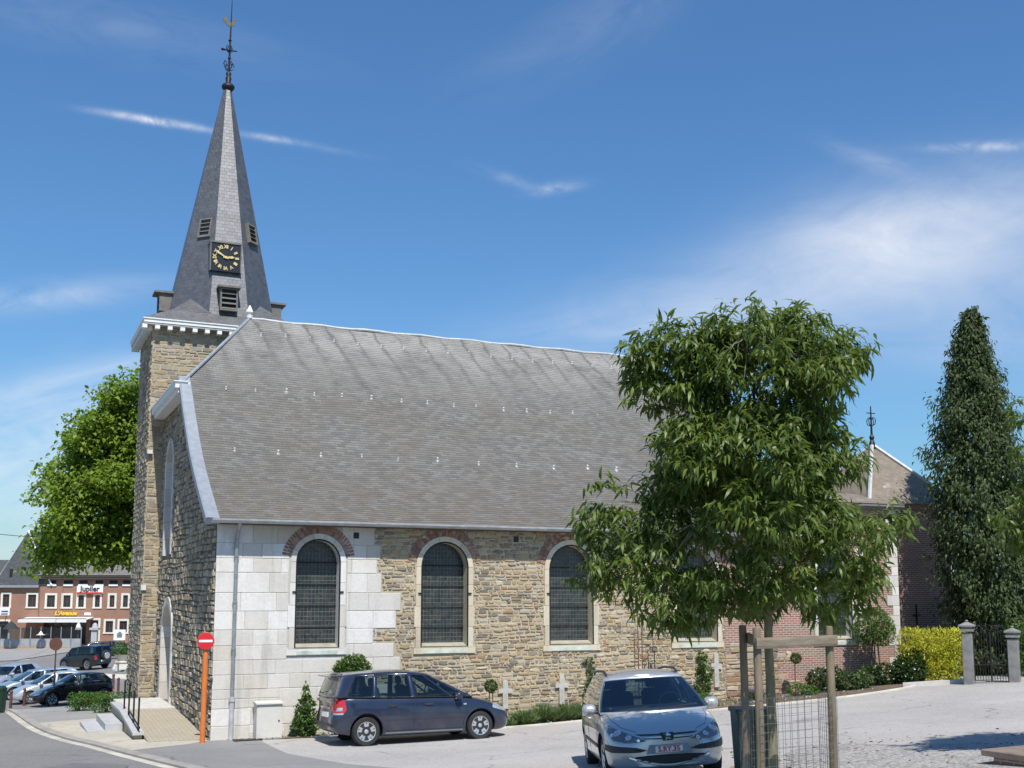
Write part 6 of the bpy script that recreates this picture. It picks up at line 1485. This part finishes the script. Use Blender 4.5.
# glazed terrace on a timber deck
tr = empty('terrace', tuple(F0), ROT); tag(tr, 'glazed pavement terrace on an orange timber deck in front of the brick restaurant', 'terrace')
mb = MB(); mb.box((fx(15), -4.2, -1.0), (fx(92), -.15, .02)); mb.build('deck', M['wood_deck'], tr)
for k in range(9):
    a = fx(15)+(fx(91)-fx(15))*k/8
    mb = MB(); mb.tube([(a, -4.1, .02), (a, -4.1, 1.95)], .045, 6); mb.build('post', M['lead'], tr)
for k in range(8):
    a = fx(15)+(fx(91)-fx(15))*k/8; b = fx(15)+(fx(91)-fx(15))*(k+1)/8
    mb = MB(); mb.box((a+.06, -4.115, .03), (b-.06, -4.085, .85)); mb.build('lower_panel', M['terrace_panel'], tr)
    mb = MB(); mb.box((a+.06, -4.11, .86), (b-.06, -4.09, 1.9)); mb.build('screen', M['screen'], tr)
def far_thing(name, label, cat, px, lat=0): pass
# tables and chairs seen through the screens, parasols
RF = random.Random(3)
def loc_f(x, y, z=0.0): c, s = math.cos(ROT), math.sin(ROT); return (F0[0]+c*x-s*y, F0[1]+s*x+c*y, FZ0+z)
lb = ['white bistro table at the left end of the terrace', 'white bistro table second from the left on the terrace', 'white bistro table in the middle of the terrace', 'white bistro table near the restaurant door']
for i, px in enumerate((30, 47, 62, 78)):
    t = empty('bistro_table', loc_f(fx(px), -3.2, .02), ROT); tag(t, lb[i], 'table', 'bistro tables on the terrace')
    mb = MB(); mb.lathe([(.36, .72), (.38, .735), (.36, .75)], (0, 0, 0), 14); mb.build('tabletop', M['sign_white'], t); mb = MB(); mb.lathe([(.22, 0), (.03, .04), (.03, .72)], (0, 0, 0), 8); mb.build('base', M['lead'], t)
def parasol(px, y, label, col, h=2.3, r=.35, open_=False):
    p = empty('parasol', loc_f(fx(px), y, .02), ROT); tag(p, label, 'parasol', 'parasols on the terrace'); mb = MB(); mb.tube([(0, 0, 0), (0, 0, h+.1)], .03, 6); mb.build('pole', M['lead'], p)
    mb = MB(); mb.lathe([(r, h-.75 if not open_ else h-.35), (r*.55, h-.3), (.04, h)], (0, 0, 0), 10); mb.build('canopy', col, p)
parasol(27.5, -4.9, 'dark folded parasol at the left end of the terrace', plain('dark_canvas', (.03, .035, .035), .9), 2.5, .75)
parasol(86, -3.4, 'white folded parasol beside the restaurant door', M['awning'], 2.4, .32)
parasol(55, -4.75, 'small white open parasol low in front of the terrace screens', M['sign_white'], 1.55, .45, True)
# left house with the steep slate gable
lh = empty('slate_gabled_house', loc_f(fx(37)-.02, .0), ROT); tag(lh, 'red brick house with a steep dark slate gable left of the restaurant', 'building')
WH = [(fx(24.6)+.15, fx(34)-.0, fz(607.2), fz(595)), (fx(1.6), fx(8.0), fz(607.2), fz(594.6)), (fx(-2), fx(8.4), fz(641), fz(621.5)), (fx(-22), fx(-13), fz(607.2), fz(594.6)), (fx(-22), fx(-13), fz(641), fz(621.5))]
wl = grid_wall(fx(-45), -.02, -1, fz(588), WH); wl.box((fx(-45), .3, -1), (-.02, 9, fz(588))); wl.build('wall', M['brick_far'], lh)
for h in WH: house_window(lh, h, .18)
mb = MB(); mb.box((fx(-45), -.4, fz(588)), (-.03, .28, fz(585.6))); mb.build('roof_lip', M['lead'], lh)
V, UV, F = [], [], []; zb = fz(585.5); ax_, az = fx(21), fz(530.5); gl, gr_ = fx(-8), fx(50)
gr_ = min(gr_, -.05+1.2)
flat_face(V, UV, F, [(gl, -.1, zb), (gr_, -.1, zb), (ax_, .6, az)]); flat_face(V, UV, F, [(gr_, -.1, zb), (gr_, 9, zb), (ax_, 9, az), (ax_, .6, az)]); flat_face(V, UV, F, [(gl, 9, zb), (gl, -.1, zb), (ax_, .6, az), (ax_, 9, az)]); flat_face(V, UV, F, [(gr_, 9, zb), (gl, 9, zb), (ax_, 9, az)])
flat_face(V, UV, F, [(fx(-45), -.3, zb), (gl, -.3, zb), (gl, 4, zb+2.6), (fx(-45), 4, zb+2.6)])
uv_mesh('roof', V, UV, F, M['slate_far'], lh)
mb = MB(); mb.tube([(ax_, .5, az), (fx(34), .05, fz(557)), (gr_, -.15, zb)], .09, 6); mb.build('verge_board', M['sign_white'], lh)
mb = MB(); mb.box((fx(7), -.12, fz(576)), (fx(9.4), .3, fz(569.5))); mb.build('gable_window', M['black'], lh)
V, UV, F = [], [], []; flat_face(V, UV, F, [(ax_+.2, 9, az-2.5), (fx(60), 9, az-2.5), (fx(60), 12, az), (ax_+.2, 12, az)]); flat_face(V, UV, F, [(fx(60), 15, az-2.5), (ax_+.2, 15, az-2.5), (ax_+.2, 12, az), (fx(60), 12, az)]); uv_mesh('roof_slope', V, UV, F, M['tile_far'], lh)
# hanging sign box on the left house
mb = MB(); mb.box((fx(2.6), -1.15, fz(615.4)), (fx(12.6), -.95, fz(608.2))); mb.box((fx(6), -.95, fz(611)), (fx(6.8), .0, fz(610))); sb = mb.build('hanging_sign', M['sign_white'], lh)
mb = MB(); mb.box((fx(5.0), -1.175, fz(612.2)), (fx(11.4), -1.152, fz(610.8))); mb.build('sign_mark', plain('blue_ink', (.05, .07, .16), .5), sb)
mb = MB(); mb.box((fx(4.6), -1.175, fz(614.6)), (fx(11.2), -1.152, fz(613.4))); mb.build('sign_stripe', plain('blue_ink_pale', (.10, .13, .22), .5), sb)
# overhead wire from the gable
mb = MB(); a = np.array(loc_f(fx(60), 1.0, fz(537))); b = at(-60, 526, 70); mb.tube([a+(b-a)*t-np.array([0, 0, 1.2*4*t*(1-t)*.2]) for t in np.linspace(0, 1, 14)], .03, 4); w = mb.build('overhead_wire', M['black']); tag(w, 'thin dark overhead wire crossing in front of the slate gable', 'wire')
# parked cars on the square
def car_spec(L, W_, Hh, wb, front=.82, boxy=.0, wr=.30):
    xf = wb/2+front; xr = xf-L; hb = Hh*.635; w = W_/2; hood = Hh*.60
    return dict(W=W_, wb=wb, wr=wr, xr=xr, xf=xf, deck=hb-.05,
        hw=[(xr, w*.72), (xr+.1, w*.86), (xr+.35, w*.95), (xr+.8, w), (xf-.9, w), (xf-.4, w*.93), (xf-.15, w*.8), (xf, w*.55)],
        top=[(xr, hb+.02), (xr+.5, hb+.03), (xf-1.25, hb), (xf-.95, hood+.06), (xf-.5, hood-.06), (xf-.12, hood-.22), (xf, hood-.30)],
        shoulder=[(xr, hb), (xr+.5, hb+.01), (xf-1.25, hb-.02), (xf-.95, hood), (xf-.5, hood-.12), (xf-.12, hood-.27), (xf, hood-.35)],
        bottom=[(xr, .36), (xr+.2, .27), (xr+1, .2), (xf-.9, .19), (xf-.2, .21), (xf, .27)], nose=[(.1, -.04), (.4, .03), (.75, -.06)], tail=[(.2, -.02), (.5, .03), (1.0, -.03)],
        belt=[(xr, hb+.05), (xf-1, hb-.01)], roof=[(xr, Hh-.12-.05*(1-boxy)), (xr+1.2, Hh-.05), (xf-2.2, Hh-.06), (xf-1.6, Hh-.13)],
        gw=(w*.93, w*(.72+.1*boxy)), taper=.05, bowf=.2, bowr=.1, dome=.04,
        cols=[(xf-1.02+.1*boxy, xf-1.85+.5*boxy, 'p'), (xf-1.2, xf-1.98+.5*boxy, 'g'), ((xf+xr)/2-.1, (xf+xr)/2-.2, 'p'), ((xf+xr)/2-.22, (xf+xr)/2-.32, 'h'), (xr+.62-.2*boxy, xr+.85-.45*boxy, 'p'), (xr+.06, xr+.42-.28*boxy, 'p')])
def small_car(name, label, sp, col, pos, yaw, group=None, spare=False, rim=True):
    r = empty(name); tag(r, label, 'car', group); pm = paint(name+'_paint', col, .4, .3)
    body = car_body(sp, pm, r); sh = greenhouse(sp, pm, M['carglass'], r); sk = Skin(body, sh)
    for x in (sp['wb']/2, -sp['wb']/2):
        for s in (1, -1): wheel(sp, x, s, r, M['alloy'], 7)
    dk = MB(); dk.box((sp['xr']+.3, -.6, sp['deck']), (sp['xf']-1.1, .6, sp['deck']+.012)); dk.build('cabin_floor', M['seat'], r); seats(sp, r, ((sp['xf']+sp['xr'])/2+.1, (sp['xf']+sp['xr'])/2-.75))
    zb = sp['deck']; w = sp['W']/2; xf, xr = sp['xf'], sp['xr']
    for sg, s in ((1, 'L'), (-1, 'R')):
        sk.patch('headlight', M['lampglass'], r, [(sg*w*.48, zb*.62), (sg*w*.80, zb*.64), (sg*w*.84, zb*.80), (sg*w*.60, zb*.76)], 'F', .012)
        sk.patch('tail_light', M['lampred'], r, [(sg*w*.70, zb*.66), (sg*w*.83, zb*.67), (sg*w*.83, zb*.92), (sg*w*.72, zb*.92)], 'B', .012)
        mirror(sp, xf-1.25, zb+.08, sg, pm, r)
        ln = MB()
        for xx in ((xf+xr)/2-.16, xf-1.2): sk.line(ln, dense([(xx, zb), (xx, .3)]), s, .006)
        ln.build('door_gap', M['black'], r)
    sk.patch('grille', M['trim'], r, rrect(-.34, zb*.50, .34, zb*.62, .02), 'F', .008); sk.patch('number_plate', M['plate'], r, rrect(-.24, zb*.40, .24, zb*.49, .01), 'F', .014); sk.patch('number_plate', M['plate'], r, rrect(-.24, zb*.52, .24, zb*.62, .01), 'B', .014)
    if spare:
        mb = MB(); c = (xr-.12, -.1, .88); Mx = Matrix.Translation(c) @ Matrix.Rotation(rad(90), 4, 'Y'); mb.lathe([(.20, -.1), (.34, -.11), (.37, 0), (.34, .11), (.2, .1)], (0, 0, 0), 22, 0, Mx); sw = mb.build('spare_wheel', M['tyre'], r, smooth=40)
        mb = MB(); mb.lathe([(.21, -.115), (.22, -.10), (.05, -.125)], (0, 0, 0), 18, 0, Mx); mb.build('rim', M['alloy'], sw)
        mb = MB(); mb.box((xr+.2, -w*.65, sp['roof'][1][1]+.06), (xr+2.0, -w*.62, sp['roof'][1][1]+.1)); mb.build('roof_rail', M['trim'], r)
    place(r, pos, yaw); ground_tilt(r, sp); return r
def towards(ang): d = -RT*math.cos(rad(ang))-HZ*math.sin(rad(ang)); return math.atan2(d[1], d[0])     # nose to the left of view, turned ang degrees toward the viewer
def gd(px, d): p = at(px, 690, d); return (p[0], p[1], 0)
GP = 'cars parked in a row on the square'
HB = car_spec(3.6, 1.62, 1.42, 2.36, .74)
small_car('hatchback_car', 'black hatchback nearest in the row parked behind the low hedge', HB, (.006, .006, .007), gd(74.5, 54.5), towards(36), GP)
small_car('hatchback_car', 'silver hatchback second in the row, half hidden by the black one', HB, (.52, .55, .58), gd(52, 56.8), towards(36), GP)
small_car('saloon_car', 'pale blue grey car third in the row behind the silver hatchback', car_spec(4.3, 1.72, 1.42, 2.6), (.30, .37, .46), gd(37, 59.8), towards(36), GP)
small_car('hatchback_car', 'light grey car at the left edge facing the viewer on the square', car_spec(3.9, 1.66, 1.45, 2.45), (.40, .44, .50), gd(10, 64.0), towards(72), GP)
small_car('off_road_car', 'dark boxy off-roader with a spare wheel on its back, driving left', car_spec(3.75, 1.66, 1.62, 2.25, .75, .9, .36), (.010, .016, .022), gd(84, 77.0), towards(-30), None, True)
small_car('estate_car', 'dark grey estate near the restaurant turned away from the viewer', car_spec(4.6, 1.76, 1.46, 2.7), (.018, .02, .026), gd(114, 93.0), towards(0)+math.pi-rad(24)+rad(48), None)
# bollards, sign seen from behind, litter bin, planter, stone pump, white board
b0 = empty('bollard', tuple(onG(10.5, 709))); b0['group'] = 'brown bollards along the pavement'; b0['category'] = 'bollard'
mb = MB(); mb.lathe([(.065, -.1), (.065, .66), (.055, .70)], (0, 0, 0), 12); mb.build('post', M['rust'], b0); mb = MB(); mb.lathe([(.055, .70), (.075, .73), (.08, .78), (.055, .83), (.02, .85)], (0, 0, 0), 12); mb.build('cap', M['rust'], b0)
bl = ['brown bollard standing nearest to the green litter bin', 'brown bollard at the silver hatchback nose', 'brown bollard in front of the black hatchback wheel', 'brown bollard between the black hatchback and the church tower', 'brown bollard hard by the hedge behind the black hatchback', 'brown bollard touching the left edge of the view']
for i, q in enumerate(((10.5, 709), (24, 706), (57, 704.5), (118, 694.5), (113, 690), (2.5, 698))):
    b = b0 if i == 0 else copy_tree(b0); b.location = tuple(onG(*q)); b['label'] = bl[i]
p = onG(53, 706); s = empty('round_road_sign', tuple(p), ROT); tag(s, 'brownish round road sign on a thin pole in front of the parked cars', 'sign')
mb = MB(); mb.tube([(0, 0, -.1), (0, 0, 3.05)], .035, 8); mb.build('pole', M['rust'], s)
mb = MB(); mb.lathe([(.30, -.008), (.30, .008)], (0, 0, 0), 22, 0, Matrix.Translation((0, -.05, 2.86)) @ Matrix.Rotation(rad(90), 4, 'X')); sd_ = mb.build('sign_disc', M['rust'], s)
p = onG(-2.5, 713); bn = empty('litter_bin', tuple(p), ROT); tag(bn, 'dark green litter bin at the left edge of the pavement', 'litter bin')
mb = MB(); mb.lathe([(.22, 0), (.25, .1), (.27, .8)], (0, 0, 0), 16); mb.build('body', M['bin_green'], bn); mb = MB(); mb.lathe([(.28, .8), (.28, .86), (.2, .93)], (0, 0, 0), 16); mb.build('lid', M['bin_green'], bn)
p = at(122, 671, 80); p[2] = G(p[0], p[1])+.1
pl = empty('stone_planter', tuple(p), ROT); tag(pl, 'pale stone planter on the traffic island beside the tower', 'planter'); mb = MB(); mb.lathe([(.4, 0), (.42, .12), (.3, .2), (.55, .55), (.6, .62), (.5, .62), (.45, .5)], (0, 0, 0), 14); mb.build('bowl', M['concrete'], pl)
shrub('planter_shrub', 'rounded light green shrub growing in the stone planter', p+np.array([0, 0, .5]), [(0, 0, .45, .75, .6, .55), (.3, 0, .3, .5, .5, .35)], 700, .16, .08, M['leaf_hedge'], stem=[([(0, 0, 0), (0, 0, .4)], [.04, .03])])
p = at(125, 675, 72); p[2] = G(p[0], p[1])+.08; be = empty('bench', tuple(p), ROT); tag(be, 'low wooden bench on the traffic island', 'bench')
mb = MB()
mb.box((-.7, -.2, .40), (.7, .2, .46)); mb.build('seat', M['wood'], be)
for x in (-.5, .5): mb = MB(); mb.box((x-.06, -.18, -.05), (x+.06, .18, .398)); mb.build('leg', M['concrete'], be)
pp = empty('stone_pump', loc_f(fx(107.4), -5.5, -.3), ROT); tag(pp, 'weathered stone street pump with a cap in front of the restaurant windows', 'pump')
mb = MB(); mb.box((-.26, -.26, -.4), (.26, .26, 2.0)); mb.box((-.38, -.38, -.4), (.38, .38, .3)); mb.build('shaft', M['bluestone'], pp); mb = MB(); mb.box((-.40, -.40, 2.003), (.40, .40, 2.2)); mb.lathe([(.3, 2.2), (.22, 2.5), (.08, 2.65)], (0, 0, 0), 10); mb.build('cap', M['bluestone'], pp)
wbp = empty('white_board', loc_f(fx(124.5), -3.0, -.1), ROT); tag(wbp, 'white notice board on legs standing in front of the restaurant', 'notice board')
mb = MB(); mb.box((-.55, -.03, .75), (.55, .03, 1.75)); mb.build('panel', M['sign_white'], wbp)
mb = MB(); mb.box((-.25, -.045, 1.0), (.25, -.032, 1.4)); mb.box((-.1, -.046, 1.4), (.15, -.033, 1.55)); mb.build('print', plain('grey_print', (.16, .18, .20), .6), wbp)
for x in (-.45, .45): mb = MB(); mb.box((x-.03, -.03, -.4), (x+.03, .03, .748)); mb.build('leg', M['iron'], wbp)

# ---------------------------------------------------------------- street furniture and small things
def disc(mb, c, r, th, m=0, n=32, ry=0.0): mb.lathe([(r, -th), (r, th)], (0, 0, 0), n, m, Matrix.Translation(c) @ Matrix.Rotation(ry, 4, 'Z') @ Matrix.Rotation(rad(90), 4, 'X'))
p = onG(202.2, 744.5); ne = empty('no_entry_sign', tuple(p), rad(-10)); tag(ne, 'red no-entry disc with a white bar on an orange pole at the church corner', 'sign')
mb = MB(); mb.tube([(0, 0, -.2), (.005, .01, 2.50)], .062, 14); mb.lathe([(.062, 2.49), (.04, 2.53)], (.005, .01, 0), 12); mb.build('pole', M['orange'], ne, smooth=50)
mb = MB(); disc(mb, (0, -.085, 2.33), .192, .006); dc = mb.build('disc', M['sign_red'], ne)
mb = MB(); mb.box((-.150, -.097, 2.305), (.150, -.092, 2.358)); mb.build('bar', M['sign_white'], dc)
mb = MB(); disc(mb, (0, -.077, 2.33), .195, .004); mb.tube([(0, -.075, 2.33), (0, 0, 2.33)], .03, 8); mb.build('backplate', M['lead'], dc)
ub = empty('utility_cabinet', (1.27, -.33, G(1.27, -.33)+.03)); tag(ub, 'small white utility cabinet against the white stone wall', 'cabinet')
mb = MB(); mb.box((-.30, -.15, -.05), (.30, .2, .80)); mb.build('body', M['box_grey'], ub)
mb = MB(); mb.prism([(-.20, .803), (.22, .803), (.22, .86), (-.20, .83)], lambda y, z: (-.325, y, z), lambda y, z: (.325, y, z)); o = mb.build('lid', M['box_grey'], ub); fix_normals(o)
mb = MB(); mb.box((-.275, -.157, .03), (.275, -.152, .765)); dr = mb.build('door', M['box_grey'], ub); mb = MB(); mb.tube([(.22, -.175, .42), (.22, -.15, .42)], .018, 8); mb.build('lock', M['iron'], dr)
mb = MB(); g = G(.75, -.55)+.04; mb.box((.45, -.62, g-.05), (1.1, -.34, g+.012)); dg = mb.build('drain_grate', M['iron']); tag(dg, 'dark iron drain grate in the ground below the downpipe', 'drain')
# white grave crosses set against the wall
def cross(px, Y, lab, h, w, name='grave_cross'):
    b = wallp(px, Y); mb = MB(); a = .085
    pts = [(-a, -.1), (a, -.1), (a*.95, h*.48), (w, h*.46), (w+.01, h*.64), (a, h*.66), (a*.9, h-.05), (.04, h), (-.05, h-.01), (-a*.92, h-.06), (-a, h*.66), (-w, h*.65), (-w-.01, h*.47), (-a, h*.49)]
    mb.prism(pts, lambda x, z: (x, -.035, z), lambda x, z: (x, .02, z)); o = mb.build(name, M['stone_old2']); fix_normals(o); o.scale = (.88, 1, .88); o.location = (b[0], Y, b[2]+.48); tag(o, lab, 'cross', 'old stone crosses along the wall'); return o
M['stone_old2'] = plain('pale_cross_stone', (.43, .41, .36), .9, 0, .25, 5, bump=.3)
for px, lab, h, w in ((505, 'weathered white stone cross beside the box ball topiary', .74, .22), (561.5, 'white stone cross above the lavender left of the silver car', .82, .21), (716.5, 'tall white stone cross half hidden by the climber right of the silver car', 1.0, .20)): cross(px, -.03, lab, h, w)
# iron plant stakes behind the silver car
for i, (px, h, curl, lab) in enumerate(((638.5, 2.6, 0, 'tallest thin rusty plant rod standing behind the silver car'), (642.5, 2.25, 0, 'thin straight iron plant rod right beside the taller rod'), (648.5, 1.62, 1, 'iron stake with a curled top, left of the curled pair'), (655, 1.58, -1, 'iron stake with a curled top, right of the curled pair'))):
    b = wallp(px, -.28); mb = MB(); mb.tube([(0, 0, -.2), (.01, 0, h*.6), (0, 0, h)], .013, 6)
    if curl:
        mb.tube([(curl*(.0+.07*math.sin(t)), 0, h-.02+.07*(1-math.cos(t))) for t in np.linspace(0, 4.6, 10)], .012, 5); mb.tube([(curl*.08, .02, -.2), (curl*.09, .02, h*.78)], .011, 5)
    o = mb.build('plant_stake', M['rust'] if i < 2 else M['iron']); o.location = b; tag(o, lab, 'plant stake', 'iron plant stakes by the wall')
b = wallp(627, -.3); mb = MB(); mb.tube([(-.05, 0, -.1), (-.05, 0, .95), (.5, 0, .98)], .012, 5); o = mb.build('bracket_rail', M['iron']); o.location = b; tag(o, 'thin bent iron rail behind the silver car roof', 'rail')
# stakes, rails and wire guard round the young tree
def stake(px, ptop, d, lab, r=.046):
    t = at(px, ptop, d); q = t.copy(); q[2] = G(t[0], t[1]); o = empty('tree_stake', tuple(q)); tag(o, lab, 'stake', 'stakes round the young tree')
    mb = MB(); h = t[2]-q[2]; mb.tube([(0, 0, -.3), (.01, 0, h*.5), (0, 0, h-.02), (0, 0, h)], [r, r*1.03, r*.98, r*.85], 12); mb.build('post', M['wood'], o, smooth=50); return q, h
s1, h1 = stake(756.5, 628, 12.75, 'pale round wooden stake left of the tree trunk, nearest to the viewer'); s2, h2 = stake(742.5, 625, 13.7, 'dark wooden stake behind the litter bin, farthest left'); s3, h3 = stake(828.5, 626, 13.05, 'wooden stake standing right of the tree trunk')
s4 = s2+(s3-s1); s4[2] = G(s4[0], s4[1])
def rail(a, b, z0, z1, lab, nm='guard_rail'):
    """half-round rail nailed across two stakes"""
    A = Vector(a); B = Vector(b); A.z, B.z = z0, z1; d = (B-A).normalized(); n = Vector((-d.y, d.x, 0)); n.normalize()
    if n.dot(Vector(-HZ)) < 0: n = -n
    mb = MB(); o0 = A-d*.055+n*.07; o1 = B+d*.055+n*.07; up = Vector((0, 0, .06)); e = n*.022
    vs = [o0-up-e, o0-up+e*.6, o0-up*.5+e, o0+up*.5+e, o0+up+e*.6, o0+up-e]; ws = [v+(o1-o0) for v in vs]
    mb.add(vs+ws, [tuple(range(6))[::-1], tuple(range(6, 12))]+[(i, (i+1) % 6, 6+(i+1) % 6, 6+i) for i in range(6)]); o = mb.build(nm, M['wood_rail']); fix_normals(o); tag(o, lab, 'rail', 'rails of the tree guard'); return o
zr = at(757, 643, 12.75)[2]
rail(s1, s3, zr, zr+.02, 'long weathered plank nailed across the front stakes'); rail(s2, s1, zr+.02, zr, 'short weathered plank joining the two left stakes')
wg = MB()
def wire_panel(a, b, h, pitch=.09):
    A = Vector(a); B = Vector(b); L = (B-A).length; n = max(2, int(L/pitch))
    for k in range(n+1):
        q = A+(B-A)*k/n; z = G(q.x, q.y); wg.tube([(q.x, q.y, z+.02), (q.x, q.y, z+h)], .0024, 4)
    m = int(h/pitch)
    for k in range(m+1):
        wg.tube([(p.x, p.y, G(p.x, p.y)+.02+(h-.02)*k/m) for p in (A, A+(B-A)*.5, B)], .0024, 4)
off = -HZ*.065
wire_panel(s1+off, s3+off, 1.22); wire_panel(s2-RT*.065, s1-RT*.065, 1.22); wire_panel(s3+RT*.065, s4+RT*.065, 1.22); wire_panel(s2+HZ*.065, s4+HZ*.065, 1.22)
o = wg.build('wire_guard', M['mesh_wire']); tag(o, 'square wire mesh fastened round the tree stakes', 'wire mesh')
# green bin behind the stakes
q = at(753, 760, 14.6); q[2] = G(q[0], q[1]); gb = empty('green_bin', tuple(q), HEAD-math.pi/2); tag(gb, 'dark green plastic bin standing behind the tree stakes', 'bin')
mb = MB(); wt_, wb2, hh = .235, .19, at(753, 709, 14.6)[2]-q[2]
mb.add([(-wb2, -wb2, 0), (wb2, -wb2, 0), (wb2, wb2, 0), (-wb2, wb2, 0), (-wt_, -wt_, hh-.05), (wt_, -wt_, hh-.05), (wt_, wt_, hh-.05), (-wt_, wt_, hh-.05)], [(0, 3, 2, 1), (4, 5, 6, 7), (0, 1, 5, 4), (1, 2, 6, 5), (2, 3, 7, 6), (3, 0, 4, 7)]); mb.build('body', M['bin_green'], gb)
mb = MB(); mb.cbox((0, 0, hh-.02), (wt_*2+.05, wt_*2+.05, .055), None, 0, .015); ld = mb.build('lid', M['bin_green'], gb); mb = MB(); mb.tube([(-.2, wt_+.03, hh-.05), (.2, wt_+.03, hh-.05)], .016, 6); mb.build('handle', M['bin_green'], ld)
# gate with stone pillars
def pillar(px, ptop, d, lab):
    t = at(px, ptop, d); z = G(t[0], t[1]); o = empty('gate_pillar', (t[0], t[1], z), rad(35)); tag(o, lab, 'pillar', 'stone gate pillars'); h = t[2]-z
    mb = MB(); mb.cbox((0, 0, (h-.32)/2-.05), (.27, .27, h-.22), None, 0, .012); mb.build('shaft', M['pillar'], o)
    mb = MB(); mb.cbox((0, 0, h-.245), (.34, .34, .07), None, 0, .012); mb.cbox((0, 0, h-.18), (.27, .27, .06)); mb.cbox((0, 0, h-.125), (.40, .40, .05), None, 0, .012)
    mb.add([(-.17, -.17, h-.10), (.17, -.17, h-.10), (.17, .17, h-.10), (-.17, .17, h-.10), (0, 0, h-.01)], [(0, 1, 4), (1, 2, 4), (2, 3, 4), (3, 0, 4), (3, 2, 1, 0)]); mb.lathe([(.03, h-.03), (.05, h+.0), (.02, h+.03)], (0, 0, 0), 8); mb.build('cap', M['pillar'], o)
    return np.array([t[0], t[1], z])
p1 = pillar(966.5, 621, 31.4, 'grey stone gate pillar with a pointed cap next to the yellow hedge'); p2 = pillar(1012, 627, 31.0, 'grey stone gate pillar at the right side of the iron gate')
ga = empty('iron_gate', tuple(p1)); tag(ga, 'black double iron gate with scrolled top between two stone pillars', 'gate'); dv = Vector(p2-p1); dv.z = 0; Lg = dv.length-.30; du = dv.normalized()
for k in range(2):
    mb = MB(); a = .15+k*(Lg/2+.005); b = a+Lg/2-.01; zz = .06+(p2[2]-p1[2])*.5
    def gq(s, z): return tuple(du*s+Vector((0, 0, z+zz)))
    mb.tube([gq(a, .02), gq(a, 1.32), gq(b, 1.32), gq(b, .02), gq(a, .02)], .018, 6); mb.tube([gq(a, .45), gq(b, .45)], .014, 6)
    for i in range(1, 6): s = a+(b-a)*i/6; mb.tube([gq(s, .02), gq(s, 1.32)], .009, 5)
    for i, sgn in ((.3, 1), (.7, -1)):
        c = a+(b-a)*i; mb.tube([gq(c+sgn*.10*math.cos(t)*(1-t*.10), 1.42+.10*math.sin(t)*(1-t*.1)) for t in np.linspace(-1.4, 5.2, 16)], .010, 5)
    mb.tube([gq(a, 1.34), gq((a+b)/2, 1.56 if k == 0 else 1.56), gq(b, 1.36)], .010, 5)
    mb.build('gate_leaf', M['iron'], ga)
# low kerb wall under the yellow hedge
a = onG(903, 688); b = onG(964, 684); mb = MB(); A, B = Vector(a), Vector(b); d = (B-A).normalized(); n = Vector((-d.y, d.x, 0))
vs = [A-n*.08, B-n*.08, B+n*.12, A+n*.12]; mb.add([v+Vector((0, 0, -.2)) for v in vs]+[v+Vector((0, 0, .14)) for v in vs], [(0, 3, 2, 1), (4, 5, 6, 7), (0, 1, 5, 4), (1, 2, 6, 5), (2, 3, 7, 6), (3, 0, 4, 7)]); o = mb.build('hedge_kerb', M['concrete']); tag(o, 'low pale concrete kerb wall under the yellow hedge', 'kerb wall')
# brown slab wall in the near right corner
q = onG(1026, 768); sw = empty('slab_wall', (q[0], q[1], q[2]), HEAD-math.pi/2+rad(28)); tag(sw, 'low wall with flat brown coping slabs in the near right corner', 'wall')
M['brown_slab'] = plain('brown_slab', (.20, .155, .125), .85, 0, .25, 5, bump=.3)
mb = MB(); mb.box((-.10, -3.0, -.5), (1.2, .42, .10)); mb.build('base', M['brick'], sw)
for k in range(4): 
    mb = MB(); mb.cbox((.52, .18-k*.82, .145), (1.36, .80, .085), None, 0, .012); mb.build('coping_slab', M['brown_slab'], sw)
# small scattered things on the ground: dry leaves under the trees
n = 420; cx = at(900, 750, 17.5); P = np.outer(RNG.normal(0, 2.6, n), RT)+np.outer(RNG.normal(0, 1.6, n), HZ)+np.array([cx[0], cx[1], 0]); P[:, 2] = Gv(P[:, 0], P[:, 1])+.018
D = unit(RNG.normal(size=(n, 3))*np.array([1, 1, .12])); o = leaf_mesh('fallen_leaves', P, D, RNG.uniform(.05, .13, n), RNG.uniform(.02, .045, n), foliage_mat('dry_leaf', [(0, (.16, .09, .04)), (.6, (.24, .15, .07)), (1, (.32, .22, .11))], .1, .8, .2, (.3, .2, .1)), None); tag(o, kind='stuff')
n = 700; X = RNG.uniform(1.2, 18, n); Yq = -.05-RNG.random(n)**1.5*np.interp(X, [0, 9, 16, 20], [.5, .8, 2.6, 2.2]); P = np.stack([X, Yq, Gv(X, Yq)+.04], -1)
D = unit(RNG.normal(size=(n, 3))*np.array([.6, .6, .3])+np.array([0, 0, .6])); o = leaf_mesh('weeds', P, D, RNG.uniform(.04, .12, n), RNG.uniform(.015, .04, n), M['leaf_mid'], None); tag(o, kind='stuff')
n = 500; X = RNG.uniform(.6, 18, n); Yq = -.06-RNG.random(n)*np.interp(X, [0, 9, 16, 20], [.4, .75, 2.2, 2.0]); P = np.stack([X, Yq, Gv(X, Yq)+.04], -1)
V = []; Fq = []
for i in range(n):
    r = RNG.uniform(.01, .035); c = P[i]; b = len(V); V += [c+np.array(v)*r*RNG.uniform(.6, 1.3) for v in ((1, 0, 0), (0, 1, 0), (-1, 0, 0), (0, -1, 0), (0, 0, .8), (0, 0, -.5))]
    Fq += [(b+i0, b+j0, b+4) for i0, j0 in ((0, 1), (1, 2), (2, 3), (3, 0))]+[(b+j0, b+i0, b+5) for i0, j0 in ((0, 1), (1, 2), (2, 3), (3, 0))]
o = raw_mesh('pebbles', np.array(V), [np.array(Fq)], M['stone_old']); tag(o, kind='stuff')
